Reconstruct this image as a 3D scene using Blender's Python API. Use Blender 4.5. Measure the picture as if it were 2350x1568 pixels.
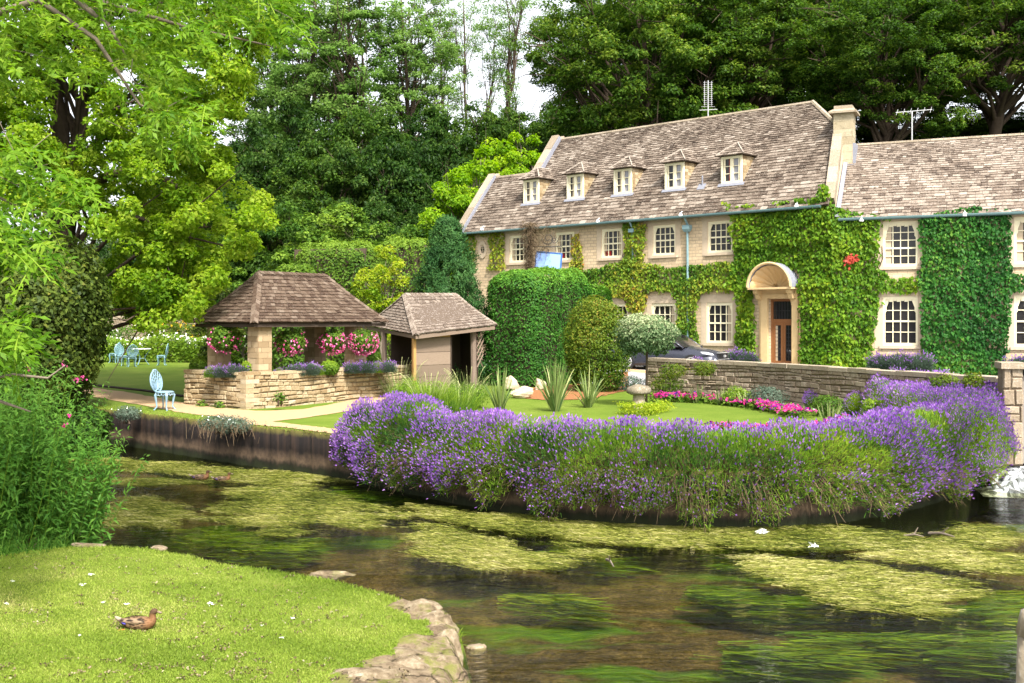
import bpy, math, random
import numpy as np
from math import sin, cos, pi, radians

for o in list(bpy.data.objects): bpy.data.objects.remove(o)
SC = bpy.context.scene
COL = SC.collection
random.seed(5)
RNG = np.random.default_rng(11)

# ------------------------------------------------------------------ camera
H, F, CX, HY = 3.3, 2520.0, 1175.0, 735.0     # eye height; survey constants of the photo (2350 px wide)
cam = bpy.data.cameras.new("camera"); camo = bpy.data.objects.new("camera", cam); COL.objects.link(camo)
camo.location = (0, 0, H); camo.rotation_euler = (radians(90), 0, 0)
cam.sensor_width = 36; cam.lens = 36 * F / 2350; cam.shift_y = -(784 - HY) / 2350
cam.clip_start = .1; cam.clip_end = 2000
SC.camera = camo
# ------------------------------------------------------------------ light
SUN_EL, SUN_AZ = 50, 158          # azimuth clockwise from +Y (away from the camera)
w = bpy.data.worlds.new("World"); SC.world = w; w.use_nodes = True
nt = w.node_tree; nt.nodes.clear()
sky = nt.nodes.new('ShaderNodeTexSky'); sky.sky_type = 'NISHITA'; sky.sun_disc = False
sky.sun_elevation = radians(SUN_EL); sky.sun_rotation = radians(SUN_AZ)
sky.dust_density = 4; sky.air_density = 1.0; sky.ozone_density = 1
hs = nt.nodes.new('ShaderNodeHueSaturation'); hs.inputs['Saturation'].default_value = .22
bg = nt.nodes.new('ShaderNodeBackground'); bg.inputs[1].default_value = .135
ow = nt.nodes.new('ShaderNodeOutputWorld')
nt.links.new(sky.outputs[0], hs.inputs['Color']); nt.links.new(hs.outputs[0], bg.inputs[0]); nt.links.new(bg.outputs[0], ow.inputs[0])
sl = bpy.data.lights.new("sun", 'SUN'); sl.energy = 2.9; sl.angle = radians(7); sl.color = (1, .95, .86)
so = bpy.data.objects.new("sun", sl); COL.objects.link(so)
so.location = (30, -20, 60)
so.rotation_euler = (radians(90 - SUN_EL), 0, radians(180 - SUN_AZ))
SC.view_settings.view_transform = 'Standard'; SC.view_settings.look = 'None'
SC.view_settings.exposure = 1.66; SC.view_settings.gamma = 1
SC.cycles.max_bounces = 8; SC.cycles.transparent_max_bounces = 12
SC.cycles.diffuse_bounces = 3; SC.cycles.glossy_bounces = 3

# ------------------------------------------------------------------ survey helpers: real positions from measured pixels
def gp(x, y, z):
    D = (H - z) * F / (y - HY); return np.array(((x - CX) / F * D, D, z))
def at(x, y, D): return np.array(((x - CX) / F * D, D, H - (y - HY) / F * D))
def sm(t): t = np.clip(t, 0, 1); return t * t * (3 - 2 * t)
P0 = np.array((10.5, 43.0)); DM = np.array((-.7297, .6838)); NM = np.array((.6838, .7297))
B0 = P0 - 2.16 * DM; DR = np.array((.908, -.418)); NR = np.array((.418, .908))
GH = 1.4
def Mp(t, s, z): p = P0 + t * DM + s * NM; return (p[0], p[1], z)
def Rp(r, s, z): p = B0 + r * DR + s * NR; return (p[0], p[1], z)
def MA(t, s, z):
    t, s, z = np.broadcast_arrays(*(np.asarray(a, float) for a in (t, s, z)))
    return np.stack([P0[0] + t * DM[0] + s * NM[0], P0[1] + t * DM[1] + s * NM[1], z], -1)
def RA(t, s, z):
    t, s, z = np.broadcast_arrays(*(np.asarray(a, float) for a in (t, s, z)))
    return np.stack([B0[0] + t * DR[0] + s * NR[0], B0[1] + t * DR[1] + s * NR[1], z], -1)
def on_plane(x, y, o, d, n, s=0):
    """t and z where the pixel meets the facade plane"""
    u = (x - CX) / F; ox, oy = o + s * n
    t = (u * oy - ox) / (d[0] - u * d[1]); Y = oy + t * d[1]
    return t, H - (y - HY) / F * Y
def gz(X, Y):
    X = np.asarray(X, float); Y = np.asarray(Y, float)
    z = .9 + .3 * sm((Y - 27) / 25)
    e = (X - 4.3) * .9018 + (Y - 34.8) * .4323
    z = z + .25 * sm((e - .2) / 2.0) * sm((Y - 20) / 6)
    q = (X - P0[0]) * NM[0] + (Y - P0[1]) * NM[1]
    z = z + 20 * (1 - np.exp(-.7 * np.maximum(0, q - 9) / 20))
    return z
def gzf(x, y): return float(gz(x, y))

# ------------------------------------------------------------------ mesh helpers
def root_of(p):
    while p.parent: p = p.parent
    return p
def link(name, me, m, parent, loc=None):
    o = bpy.data.objects.new(name, me); COL.objects.link(o)
    if m: me.materials.append(m)
    if parent is not None: o.parent = parent
    elif loc is not None: o.location = loc
    return o
def tag(o, label, cat, group=None, kind=None):
    if label: o['label'] = label
    if cat: o['category'] = cat
    if group: o['group'] = group
    if kind: o['kind'] = kind
    return o
def thing(name, label, cat, loc=(0, 0, 0), group=None):
    o = bpy.data.objects.new(name, None); COL.objects.link(o); o.location = loc; o.empty_display_size = .2
    return tag(o, label, cat, group)
def fast(name, V, Fc, m, parent=None, tint=None, smooth=False):
    V = np.asarray(V, np.float64).reshape(-1, 3); Fc = np.asarray(Fc, np.int32)
    loc = None
    if parent is not None: V = V - np.array(root_of(parent).location)
    else:
        loc = np.array((V[:, 0].mean(), V[:, 1].mean(), V[:, 2].min())); V = V - loc
    me = bpy.data.meshes.new(name); k = Fc.shape[1]; n = len(Fc)
    me.vertices.add(len(V)); me.vertices.foreach_set('co', V.astype(np.float32).ravel())
    me.loops.add(n * k); me.loops.foreach_set('vertex_index', Fc.ravel())
    me.polygons.add(n); me.polygons.foreach_set('loop_start', np.arange(0, n * k, k, dtype=np.int32))
    if smooth: me.polygons.foreach_set('use_smooth', np.ones(n, bool))
    if tint is not None:
        a = me.attributes.new('tint', 'FLOAT', 'FACE'); a.data.foreach_set('value', np.asarray(tint, np.float32))
    me.update(calc_edges=True); me.validate()
    return link(name, me, m, parent, loc)
class MB:
    def __init__(s): s.V = []; s.F = []; s.T = []
    def add(s, V, Fc, t=0.5):
        b = len(s.V); s.V.extend([tuple(map(float, v)) for v in V])
        for f in Fc: s.F.append([b + i for i in f]); s.T.append(t)
    def box(s, fr, a, b, c, d, e, f, t=.5):
        """box in a frame fr(u,v,z): u a..b, v c..d, z e..f"""
        V = [fr(a, c, e), fr(b, c, e), fr(b, d, e), fr(a, d, e), fr(a, c, f), fr(b, c, f), fr(b, d, f), fr(a, d, f)]
        s.add(V, [(0, 3, 2, 1), (4, 5, 6, 7), (0, 1, 5, 4), (1, 2, 6, 5), (2, 3, 7, 6), (3, 0, 4, 7)], t)
    def tube(s, pts, rads, n=7, t=.5, cap=True):
        pts = [np.array(p, float) for p in pts]
        if np.isscalar(rads): rads = [rads] * len(pts)
        ref = np.array((.31, .17, .93)); V = []; Fc = []
        for i, p in enumerate(pts):
            d = pts[min(i + 1, len(pts) - 1)] - pts[max(i - 1, 0)]; d = d / (np.linalg.norm(d) + 1e-9)
            if i == 0 and abs(d @ ref) > .95: ref = np.array((1., 0, 0))
            a = ref - d * (ref @ d); a /= np.linalg.norm(a) + 1e-9; b = np.cross(d, a); ref = a
            for k in range(n): V.append(p + rads[i] * (cos(2 * pi * k / n) * a + sin(2 * pi * k / n) * b))
        for i in range(len(pts) - 1):
            for k in range(n): k2 = (k + 1) % n; Fc.append((i * n + k, i * n + k2, (i + 1) * n + k2, (i + 1) * n + k))
        if cap: Fc.append(tuple(range(n))[::-1]); Fc.append(tuple((len(pts) - 1) * n + k for k in range(n)))
        s.add(V, Fc, t)
    def lathe(s, c, prof, n=24, t=.5):
        V = []; Fc = []
        for r, z in prof:
            for k in range(n): V.append((c[0] + r * cos(2 * pi * k / n), c[1] + r * sin(2 * pi * k / n), c[2] + z))
        for i in range(len(prof) - 1):
            for k in range(n): k2 = (k + 1) % n; Fc.append((i * n + k, i * n + k2, (i + 1) * n + k2, (i + 1) * n + k))
        Fc.append(tuple(range(n))[::-1]); Fc.append(tuple((len(prof) - 1) * n + k for k in range(n)))
        s.add(V, Fc, t)
    def build(s, name, m, parent=None, smooth=False):
        V = np.array(s.V); loc = None
        if parent is not None: V = V - np.array(root_of(parent).location)
        else: loc = np.array((V[:, 0].mean(), V[:, 1].mean(), V[:, 2].min())); V = V - loc
        me = bpy.data.meshes.new(name); me.from_pydata(V.tolist(), [], s.F)
        a = me.attributes.new('tint', 'FLOAT', 'FACE'); a.data.foreach_set('value', np.array(s.T, np.float32))
        if smooth: me.polygons.foreach_set('use_smooth', np.ones(len(s.F), bool))
        me.update(calc_edges=True)
        return link(name, me, m, parent, loc)
def W3(x, y, z): return (x, y, z)
def copy_tree(o, parent=None):
    c = o.copy(); COL.objects.link(c)
    if parent is not None: c.parent = parent
    for ch in list(o.children): copy_tree(ch, c)
    return c
def place(root, loc, rz=0, sc=1.0, label=None, group=None):
    c = copy_tree(root); c.location = loc; c.rotation_euler = (0, 0, rz)
    c.scale = (sc,) * 3 if np.isscalar(sc) else sc
    if label: c['label'] = label
    if group: c['group'] = group
    return c
def hide_proto(root):
    for ch in list(root.children): hide_proto(ch)
    bpy.data.objects.remove(root)
def inpoly(x, y, poly):
    x = np.asarray(x); y = np.asarray(y); c = np.zeros(x.shape, bool); n = len(poly); j = n - 1
    for i in range(n):
        xi, yi = poly[i]; xj, yj = poly[j]
        with np.errstate(divide='ignore', invalid='ignore'):
            c ^= ((yi > y) != (yj > y)) & (x < (xj - xi) * (y - yi) / (yj - yi + 1e-12) + xi)
        j = i
    return c
def sample_poly(poly, n, rng):
    p = np.array(poly); lo, hi = p.min(0), p.max(0); out = np.zeros((0, 2))
    while len(out) < n:
        q = rng.uniform(lo, hi, (n * 2, 2)); out = np.vstack([out, q[inpoly(q[:, 0], q[:, 1], poly)]])
    return out[:n]
def unit(a): return a / (np.linalg.norm(a, axis=-1, keepdims=True) + 1e-9)
def leafq(P, N, L, Wd, rng, ax=None, bend=.15):
    """four-cornered leaves at P with normals N"""
    n = len(P); N = unit(N)
    r = rng.normal(size=(n, 3)) if ax is None else np.asarray(ax) + rng.normal(size=(n, 3)) * .25
    a = unit(r - (r * N).sum(-1, keepdims=True) * N); b = np.cross(N, a)
    L = np.broadcast_to(np.asarray(L, float), (n,))[:, None] * rng.uniform(.7, 1.25, (n, 1)); Wd = np.broadcast_to(np.asarray(Wd, float), (n,))[:, None] * rng.uniform(.75, 1.2, (n, 1))
    V = np.stack([P, P + a * L * .45 + b * Wd * .5 + N * Wd * .15, P + a * L - N * bend * L, P + a * L * .45 - b * Wd * .5 + N * Wd * .15], 1).reshape(-1, 3)
    return V, np.arange(n * 4).reshape(n, 4)
def blades(base, direc, L, Wd, droop, rng, seg=4, wprof=None):
    """curved strips: base (n,3), unit start directions, gravity droop"""
    n = len(base); L = np.broadcast_to(np.asarray(L, float), (n,)); Wd = np.broadcast_to(np.asarray(Wd, float), (n,)); droop = np.broadcast_to(np.asarray(droop, float), (n,))
    side = unit(np.cross(direc, np.array((0, 0, 1.))) + rng.normal(size=(n, 3)) * .35); side = unit(side - (side * direc).sum(-1, keepdims=True) * direc)
    V = np.zeros((n, seg + 1, 2, 3))
    for i in range(seg + 1):
        f = i / seg; c = base + direc * (L * f)[:, None]; c = c + np.array((0, 0, -1.)) * (droop * L * f ** 2.3)[:, None]
        wd = (Wd * ((1 - f) ** .6 * (.55 + .9 * min(f * 3, .5)) if wprof is None else wprof(f)))[:, None] * .5 + .0004
        V[:, i, 0] = c - side * wd; V[:, i, 1] = c + side * wd
    idx = np.arange(n * (seg + 1) * 2).reshape(n, seg + 1, 2)
    Fc = np.stack([idx[:, :-1, 0], idx[:, :-1, 1], idx[:, 1:, 1], idx[:, 1:, 0]], -1).reshape(-1, 4)
    return V.reshape(-1, 3), Fc
def cat_meshes(parts):
    Vs, Fs, Ts, b = [], [], [], 0
    for V, Fc, T in parts:
        Vs.append(V); Fs.append(Fc + b); Ts.append(np.broadcast_to(T, (len(Fc),))); b += len(V)
    return np.vstack(Vs), np.vstack(Fs), np.concatenate(Ts)

# ------------------------------------------------------------------ materials
def newmat(name):
    m = bpy.data.materials.new(name); m.use_nodes = True; n = m.node_tree; n.nodes.clear()
    out = n.nodes.new('ShaderNodeOutputMaterial'); return m, n, out
def ramp(n, cols, fac, const=False):
    r = n.nodes.new('ShaderNodeValToRGB'); e = r.color_ramp.elements
    if const: r.color_ramp.interpolation = 'CONSTANT'
    while len(e) < len(cols): e.new(.5)
    for i, c in enumerate(cols):
        if len(c) == 4: e[i].position = c[3]
        else: e[i].position = i / max(1, len(cols) - 1)
        e[i].color = (*c[:3], 1)
    n.links.new(fac, r.inputs[0]); return r.outputs[0]
def attr(n, name='tint'):
    a = n.nodes.new('ShaderNodeAttribute'); a.attribute_name = name; return a.outputs['Fac']
def noise(n, scale, detail=4, rough=.6, vec=None, dist=0):
    t = n.nodes.new('ShaderNodeTexNoise'); t.inputs['Scale'].default_value = scale; t.inputs['Detail'].default_value = detail
    t.inputs['Roughness'].default_value = rough; t.inputs['Distortion'].default_value = dist
    if vec is not None: n.links.new(vec, t.inputs['Vector'])
    return t.outputs['Fac']
def pos(n, scale=(1, 1, 1), rot=0):
    g = n.nodes.new('ShaderNodeNewGeometry'); mp = n.nodes.new('ShaderNodeMapping')
    mp.inputs['Scale'].default_value = scale; mp.inputs['Rotation'].default_value = (0, 0, rot)
    n.links.new(g.outputs['Position'], mp.inputs['Vector']); return mp.outputs[0]
def mixc(n, a, b, fac, mode='MIX'):
    m = n.nodes.new('ShaderNodeMix'); m.data_type = 'RGBA'; m.blend_type = mode
    for s, v in ((m.inputs['Factor'], fac), (m.inputs['A'], a), (m.inputs['B'], b)):
        if hasattr(v, 'default_value') or hasattr(v, 'links'): n.links.new(v, s)
        else: s.default_value = v if np.isscalar(v) else (*v[:3], 1)
    return m.outputs['Result']
def math_(n, op, a, b=0.0, clamp=False):
    m = n.nodes.new('ShaderNodeMath'); m.operation = op; m.use_clamp = clamp
    for s, v in zip(m.inputs, (a, b)):
        if np.isscalar(v): s.default_value = v
        else: n.links.new(v, s)
    return m.outputs[0]
def bsdf(n, out, col, rough=.8, spec=.3, bump=None, bstr=.3, bdist=.02, metal=0):
    p = n.nodes.new('ShaderNodeBsdfPrincipled'); p.inputs['Metallic'].default_value = metal
    p.inputs['Specular IOR Level'].default_value = spec
    if np.isscalar(rough): p.inputs['Roughness'].default_value = rough
    else: n.links.new(rough, p.inputs['Roughness'])
    if isinstance(col, tuple): p.inputs['Base Color'].default_value = (*col[:3], 1)
    else: n.links.new(col, p.inputs['Base Color'])
    if bump is not None:
        b = n.nodes.new('ShaderNodeBump'); b.inputs['Strength'].default_value = bstr; b.inputs['Distance'].default_value = bdist
        n.links.new(bump, b.inputs['Height']); n.links.new(b.outputs[0], p.inputs['Normal'])
    if out: n.links.new(p.outputs[0], out.inputs[0])
    return p.outputs[0]
def leafmat(name, cols, trans=.35, spec=.10, tcol=None):
    m, n, out = newmat(name); c = ramp(n, cols, attr(n))
    b = bsdf(n, None, c, .5, spec)
    t = n.nodes.new('ShaderNodeBsdfTranslucent')
    hv = n.nodes.new('ShaderNodeHueSaturation'); hv.inputs['Hue'].default_value = .5; hv.inputs['Saturation'].default_value = 1.05; hv.inputs['Value'].default_value = 1.5
    n.links.new(c, hv.inputs['Color']); n.links.new(hv.outputs[0], t.inputs[0])
    mx = n.nodes.new('ShaderNodeMixShader'); mx.inputs[0].default_value = trans
    n.links.new(b, mx.inputs[1]); n.links.new(t.outputs[0], mx.inputs[2]); n.links.new(mx.outputs[0], out.inputs[0])
    return m
def plain(name, col, rough=.6, spec=.4, metal=0, var=.25, scale=12, bstr=.2):
    m, n, out = newmat(name); f = noise(n, scale, 5, .65, pos(n))
    c = mixc(n, tuple(x * (1 - var) for x in col), tuple(min(1, x * (1 + var)) for x in col), f)
    bsdf(n, out, c, rough, spec, f, bstr, .01, metal); return m
def tiles_mat(name, cols, spots=(.5, .48, .4), dark=(.05, .03, .025), spot_amt=.5, dark_amt=.5):
    m, n, out = newmat(name); p = pos(n); c = ramp(n, cols, attr(n))
    f = noise(n, 9, 6, .7, p); c = mixc(n, c, tuple(x * .55 for x in cols[0][:3]), math_(n, 'MULTIPLY', f, .55))
    l = noise(n, 22, 3, .6, p); lf = ramp(n, [(0, 0, 0, .56), (1, 1, 1, .68)], l); c = mixc(n, c, spots, math_(n, 'MULTIPLY', lf, spot_amt))
    d = noise(n, 5.5, 5, .7, p, .5); df = ramp(n, [(0, 0, 0, .54), (1, 1, 1, .68)], d); c = mixc(n, c, dark, math_(n, 'MULTIPLY', df, dark_amt))
    bsdf(n, out, c, .9, .15, l, .5, .02); return m

M = {}
M['roof'] = tiles_mat('stone_slate', [(.052, .037, .028), (.128, .098, .075), (.22, .175, .138), (.37, .315, .262)], (.50, .44, .36), (.045, .025, .016), .6, .8)
M['shingle'] = tiles_mat('cedar_shingle', [(.045, .027, .018), (.082, .054, .037), (.125, .088, .062), (.19, .145, .11)], (.26, .22, .19), (.04, .022, .016), .3, .4)
M['shingle2'] = tiles_mat('old_shingle', [(.085, .062, .047), (.145, .11, .085), (.215, .172, .138), (.29, .24, .195)], (.45, .4, .36), (.08, .055, .035), .6, .6)
M['wall_stone'] = tiles_mat('limestone_rubble', [(.20, .135, .068), (.31, .23, .13), (.39, .31, .19), (.45, .375, .26)], (.48, .43, .32), (.17, .10, .04), .35, .4)
M['road_wall'] = tiles_mat('weathered_rubble', [(.17, .125, .085), (.26, .20, .14), (.33, .265, .19), (.40, .33, .25)], (.46, .42, .36), (.09, .065, .03), .45, .5)
M['mortar'] = plain('mortar', (.19, .145, .09), .95, .1)
M['cope'] = tiles_mat('coping_stone', [(.24, .195, .14), (.34, .28, .2), (.40, .33, .25)], (.45, .41, .36), (.13, .09, .055), .5, .4)
def facade():
    m, n, out = newmat('coursed_limestone')
    g = n.nodes.new('ShaderNodeNewGeometry'); sx = n.nodes.new('ShaderNodeSeparateXYZ'); n.links.new(g.outputs['Position'], sx.inputs[0])
    u = math_(n, 'ADD', math_(n, 'MULTIPLY', sx.outputs[0], -.7297), math_(n, 'MULTIPLY', sx.outputs[1], .6838))
    cb = n.nodes.new('ShaderNodeCombineXYZ'); n.links.new(u, cb.inputs[0]); n.links.new(sx.outputs[2], cb.inputs[1])
    br = n.nodes.new('ShaderNodeTexBrick'); n.links.new(cb.outputs[0], br.inputs['Vector'])
    br.inputs['Scale'].default_value = 1; br.inputs['Brick Width'].default_value = .34; br.inputs['Row Height'].default_value = .135; br.inputs['Mortar Size'].default_value = .012
    br.inputs['Color1'].default_value = (.58, .44, .28, 1); br.inputs['Color2'].default_value = (.42, .31, .19, 1); br.inputs['Mortar'].default_value = (.24, .19, .135, 1); br.inputs['Bias'].default_value = -.1
    f = noise(n, 3, 6, .7, pos(n)); c = mixc(n, br.outputs[0], (.54, .43, .29), math_(n, 'MULTIPLY', f, .5))
    f2 = noise(n, 14, 4, .7, pos(n)); c = mixc(n, c, (.21, .155, .10), math_(n, 'MULTIPLY', ramp(n, [(0, 0, 0, .5), (1, 1, 1, .75)], f2), .6))
    bsdf(n, out, c, .92, .12, br.outputs['Fac'], -.6, .015); return m
M['facade'] = facade()
M['ashlar'] = plain('ashlar', (.47, .375, .27), .9, .15, 0, .22, 7)
M['gold_stone'] = plain('golden_ashlar', (.52, .37, .19), .85, .2, 0, .16, 7)
M['cream'] = plain('cream_paint', (.74, .67, .47), .5, .4, 0, .06, 20, .05)
M['lead'] = plain('lead', (.19, .195, .23), .55, .4, 0, .25, 8)
M['gutter'] = plain('green_paint', (.055, .10, .10), .4, .5, 0, .2)
M['pipe'] = plain('blue_green_paint', (.17, .27, .29), .4, .5, 0, .2)
M['glass'] = plain('dark_pane', (.018, .017, .018), .06, .5, 0, .3, 2, 0)
M['glass_pale'] = plain('pale_pane', (.24, .24, .27), .06, .5, 0, .3, 2, 0)
M['curtain'] = plain('curtain', (.42, .34, .24), .9, .1, 0, .2, 30)
M['red_cloth'] = plain('red_curtain', (.22, .012, .012), .9, .1, 0, .3, 30)
M['wood_door'] = plain('varnished_oak', (.20, .082, .03), .4, .4, 0, .3, 15)
M['iron'] = plain('black_iron', (.02, .02, .022), .5, .4)
M['white'] = plain('white_paint', (.8, .8, .78), .4, .4, 0, .05)
M['alu'] = plain('aerial_metal', (.55, .55, .55), .4, .5, .6, .1)
M['sign_blue'] = plain('sign_blue', (.30, .47, .92), .4, .4, 0, .02)
M['sign_edge'] = plain('sign_frame_blue', (.05, .13, .35), .4, .4, 0, .1)
def wood(name, a, b, sc=(3, 3, 30)):
    m, n, out = newmat(name); f = noise(n, 3, 5, .65, pos(n, sc)); t = attr(n)
    c = mixc(n, a, b, f); c = mixc(n, c, tuple(x * .6 for x in a), math_(n, 'MULTIPLY', t, .5)); bsdf(n, out, c, .85, .2, f, .4, .01); return m
M['board'] = wood('weathered_board', (.13, .092, .066), (.30, .225, .17))
M['oak_post'] = wood('fresh_oak', (.36, .19, .06), (.5, .3, .12))
M['old_post'] = wood('old_post', (.12, .085, .065), (.25, .19, .15))
M['dark_wood'] = plain('dark_timber', (.045, .033, .025), .9, .1)
def brickpier():
    m, n, out = newmat('pier_stone'); c = ramp(n, [(.22, .155, .085), (.33, .245, .145), (.43, .335, .215)], attr(n)); f = noise(n, 9, 5, .7, pos(n))
    c = mixc(n, c, (.22, .16, .1), math_(n, 'MULTIPLY', f, .5)); bsdf(n, out, c, .9, .15, f, .4, .02); return m
M['pier'] = brickpier()
M['teal'] = plain('teal_cast_metal', (.15, .265, .30), .45, .4, 0, .15, 30)
M['paleblue'] = plain('pale_blue_cast_metal', (.19, .29, .37), .4, .45, 0, .15, 30)
M['bark'] = plain('bark', (.075, .055, .04), .95, .1, 0, .5, 6, .6)
M['bark_pale'] = plain('pale_bark', (.16, .13, .10), .95, .1, 0, .4, 6, .6)
M['twig'] = plain('twig', (.12, .085, .05), .9, .1, 0, .3, 15)
M['soil'] = plain('red_soil', (.23, .105, .045), .95, .1, 0, .4, 12, .6)
M['gravel'] = plain('gravel', (.36, .245, .14), .95, .1, 0, .35, 30, .8)
M['road'] = plain('pale_asphalt', (.27, .265, .27), .9, .2, 0, .15, 25)
# foliage
LF = {}
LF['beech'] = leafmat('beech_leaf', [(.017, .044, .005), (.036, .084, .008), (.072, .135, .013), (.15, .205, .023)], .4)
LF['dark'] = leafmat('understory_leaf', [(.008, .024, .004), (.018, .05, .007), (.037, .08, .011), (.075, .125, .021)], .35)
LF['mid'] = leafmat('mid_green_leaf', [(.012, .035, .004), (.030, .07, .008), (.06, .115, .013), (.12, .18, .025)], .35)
LF['ashl'] = leafmat('pale_tree_leaf', [(.05, .115, .02), (.10, .195, .035), (.155, .26, .055), (.22, .32, .085)], .5)
LF['lime'] = leafmat('lime_leaf', [(.05, .12, .008), (.10, .195, .012), (.175, .28, .018), (.28, .365, .035)], .52)
LF['ashf'] = leafmat('ash_leaflet', [(.035, .10, .006), (.08, .175, .010), (.14, .25, .018), (.22, .31, .035)], .45)
LF['yew'] = leafmat('dark_bush_leaf', [(.012, .026, .006), (.035, .06, .010), (.085, .12, .018), (.15, .15, .022)], .3)
LF['golden'] = leafmat('golden_leaf', [(.06, .15, .006), (.12, .24, .009), (.20, .33, .014), (.31, .41, .025)], .5)
LF['yellow'] = leafmat('yellow_leaf', [(.09, .18, .01), (.18, .27, .015), (.30, .36, .025), (.44, .43, .05)], .45)
LF['hedge'] = leafmat('hedge_leaf', [(.014, .055, .010), (.028, .10, .014), (.055, .155, .02), (.12, .25, .028)], .3)
LF['hedge_bk'] = leafmat('hedge_back_leaf', [(.02, .06, .008), (.055, .12, .014), (.11, .19, .022), (.20, .30, .035)], .35)
LF['rust'] = leafmat('rusty_shrub_leaf', [(.025, .065, .006), (.06, .11, .010), (.12, .165, .016), (.23, .17, .03)], .35)
LF['conifer'] = leafmat('conifer_leaf', [(.014, .05, .015), (.03, .09, .024), (.06, .14, .035), (.10, .19, .05)], .25)
LF['vari'] = leafmat('variegated_leaf', [(.025, .06, .02), (.06, .115, .045), (.14, .20, .09), (.42, .46, .26)], .35)
LF['ivy'] = leafmat('creeper_leaf', [(.018, .06, .006), (.055, .14, .010), (.13, .235, .015), (.28, .35, .022)], .35)
LF['ivy_r'] = leafmat('turning_creeper_leaf', [(.05, .13, .014), (.16, .25, .022), (.32, .30, .035), (.42, .10, .04)], .3)
LF['ivy_d'] = leafmat('dark_creeper_leaf', [(.008, .036, .008), (.016, .075, .013), (.035, .13, .018), (.10, .20, .022)], .25)
LF['lavfol'] = leafmat('lavender_foliage', [(.02, .06, .016), (.06, .145, .022), (.15, .26, .025), (.29, .37, .04)], .4)
LF['lavgrey'] = leafmat('grey_lavender_foliage', [(.04, .07, .05), (.08, .12, .085), (.14, .18, .13)], .3)
LF['lavflow'] = leafmat('lavender_flower', [(.125, .036, .28), (.235, .095, .42), (.34, .17, .50), (.47, .28, .58)], .4)
LF['willow'] = leafmat('willowherb_leaf', [(.035, .11, .016), (.07, .18, .024), (.12, .25, .036), (.19, .33, .055)], .4)
LF['pink'] = leafmat('pink_petal', [(.45, .02, .17), (.65, .05, .28), (.8, .2, .42), (.85, .55, .65)], .35)
LF['magenta'] = leafmat('petunia_petal', [(.06, .012, .18), (.22, .012, .14), (.48, .015, .16), (.60, .06, .25)], .35)
LF['whitefl'] = leafmat('white_petal', [(.7, .7, .62), (.8, .8, .76), (.85, .85, .8)], .3)
LF['yelfl'] = leafmat('yellow_petal', [(.6, .30, .01), (.75, .42, .02), (.8, .55, .05)], .3)
LF['border'] = leafmat('border_leaf', [(.05, .12, .015), (.11, .20, .02), (.20, .30, .03), (.30, .38, .045)], .4)
LF['phorm'] = leafmat('flax_blade', [(.06, .11, .035), (.12, .18, .05), (.22, .27, .09), (.42, .42, .2)], .3)
LF['grass'] = leafmat('grass_blade', [(.095, .15, .016), (.165, .235, .028), (.245, .30, .05), (.36, .34, .12)], .35)
LF['weed'] = leafmat('water_weed', [(.012, .018, .003), (.065, .085, .010), (.175, .19, .028), (.31, .29, .085), (.46, .41, .20)], .15)
LF['weedg'] = leafmat('river_weed', [(.02, .05, .006), (.04, .09, .009), (.08, .13, .012)], .25)
# ================================================================== GROUND
EDGE_PX = [(-1500, 985), (-700, 990), (-200, 1000), (100, 1008), (250, 1017), (400, 1042), (600, 1074), (800, 1100), (1000, 1148), (1150, 1175), (1300, 1194), (1450, 1206), (1600, 1212), (1750, 1212), (1900, 1205), (2050, 1180), (2150, 1155), (2220, 1125), (2262, 1098), (2290, 1075)]
EDGE = np.array([gp(x, y, 0)[:2] for x, y in EDGE_PX])
EDGE = np.vstack([EDGE, [(11.2, 23.6), (14.5, 23.0), (24, 19), (60, 4)]])
def resample(P, step):
    P = np.asarray(P, float); d = np.r_[0, np.cumsum(np.linalg.norm(np.diff(P, axis=0), axis=1))]
    s = np.linspace(0, d[-1], max(2, int(d[-1] / step) + 1))
    return np.stack([np.interp(s, d, P[:, k]) for k in range(P.shape[1])], 1)
def smooth_line(P, it=3):
    P = np.array(P, float)
    for _ in range(it):
        Q = [P[0]]
        for a, b in zip(P[:-1], P[1:]): Q += [a * .75 + b * .25, a * .25 + b * .75]
        Q.append(P[-1]); P = np.array(Q)
    return P
EDGE = smooth_line(EDGE, 2); EW = resample(EDGE, .25)
# garden, road ground and hill in one sheet: rows run from the river wall back to the horizon
fr = np.r_[0, .012, .03, .05, np.geomspace(.08, 14, 74)]
G = EW[:, None, :] * (1 + fr)[None, :, None]
GX, GY = G[..., 0], G[..., 1]; GZ = gz(GX, GY); GZ[:, 0] = .88
nr, nc = GX.shape
idx = np.arange(nr * nc).reshape(nr, nc)
Fq = np.stack([idx[:-1, :-1], idx[1:, :-1], idx[1:, 1:], idx[:-1, 1:]], -1).reshape(-1, 4)
def lawnmat(name, a, b, c, dirt=.0):
    m, n, out = newmat(name); p = pos(n); f = noise(n, .55, 5, .65, p); col = ramp(n, [(*a, .3), (*b, .5), (*c, .72)], f)
    f2 = noise(n, 35, 4, .8, p); col = mixc(n, col, tuple(x * .45 for x in a), math_(n, 'MULTIPLY', f2, .55))
    f3 = noise(n, 2.2, 6, .75, p); col = mixc(n, col, (.26, .2, .08), math_(n, 'MULTIPLY', ramp(n, [(0, 0, 0, .6), (1, 1, 1, .8)], f3), dirt))
    bsdf(n, out, col, .95, .1, f2, .5, .02); return m
M['lawn'] = lawnmat('garden_lawn', (.085, .14, .014), (.12, .175, .02), (.17, .215, .035), .25)
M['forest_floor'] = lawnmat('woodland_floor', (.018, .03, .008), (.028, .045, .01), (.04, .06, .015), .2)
lawn_f = []; wood_f = []
fc = GX[:-1, :-1].ravel(), GY[:-1, :-1].ravel()
q = (fc[0] - P0[0]) * NM[0] + (fc[1] - P0[1]) * NM[1]
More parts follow.
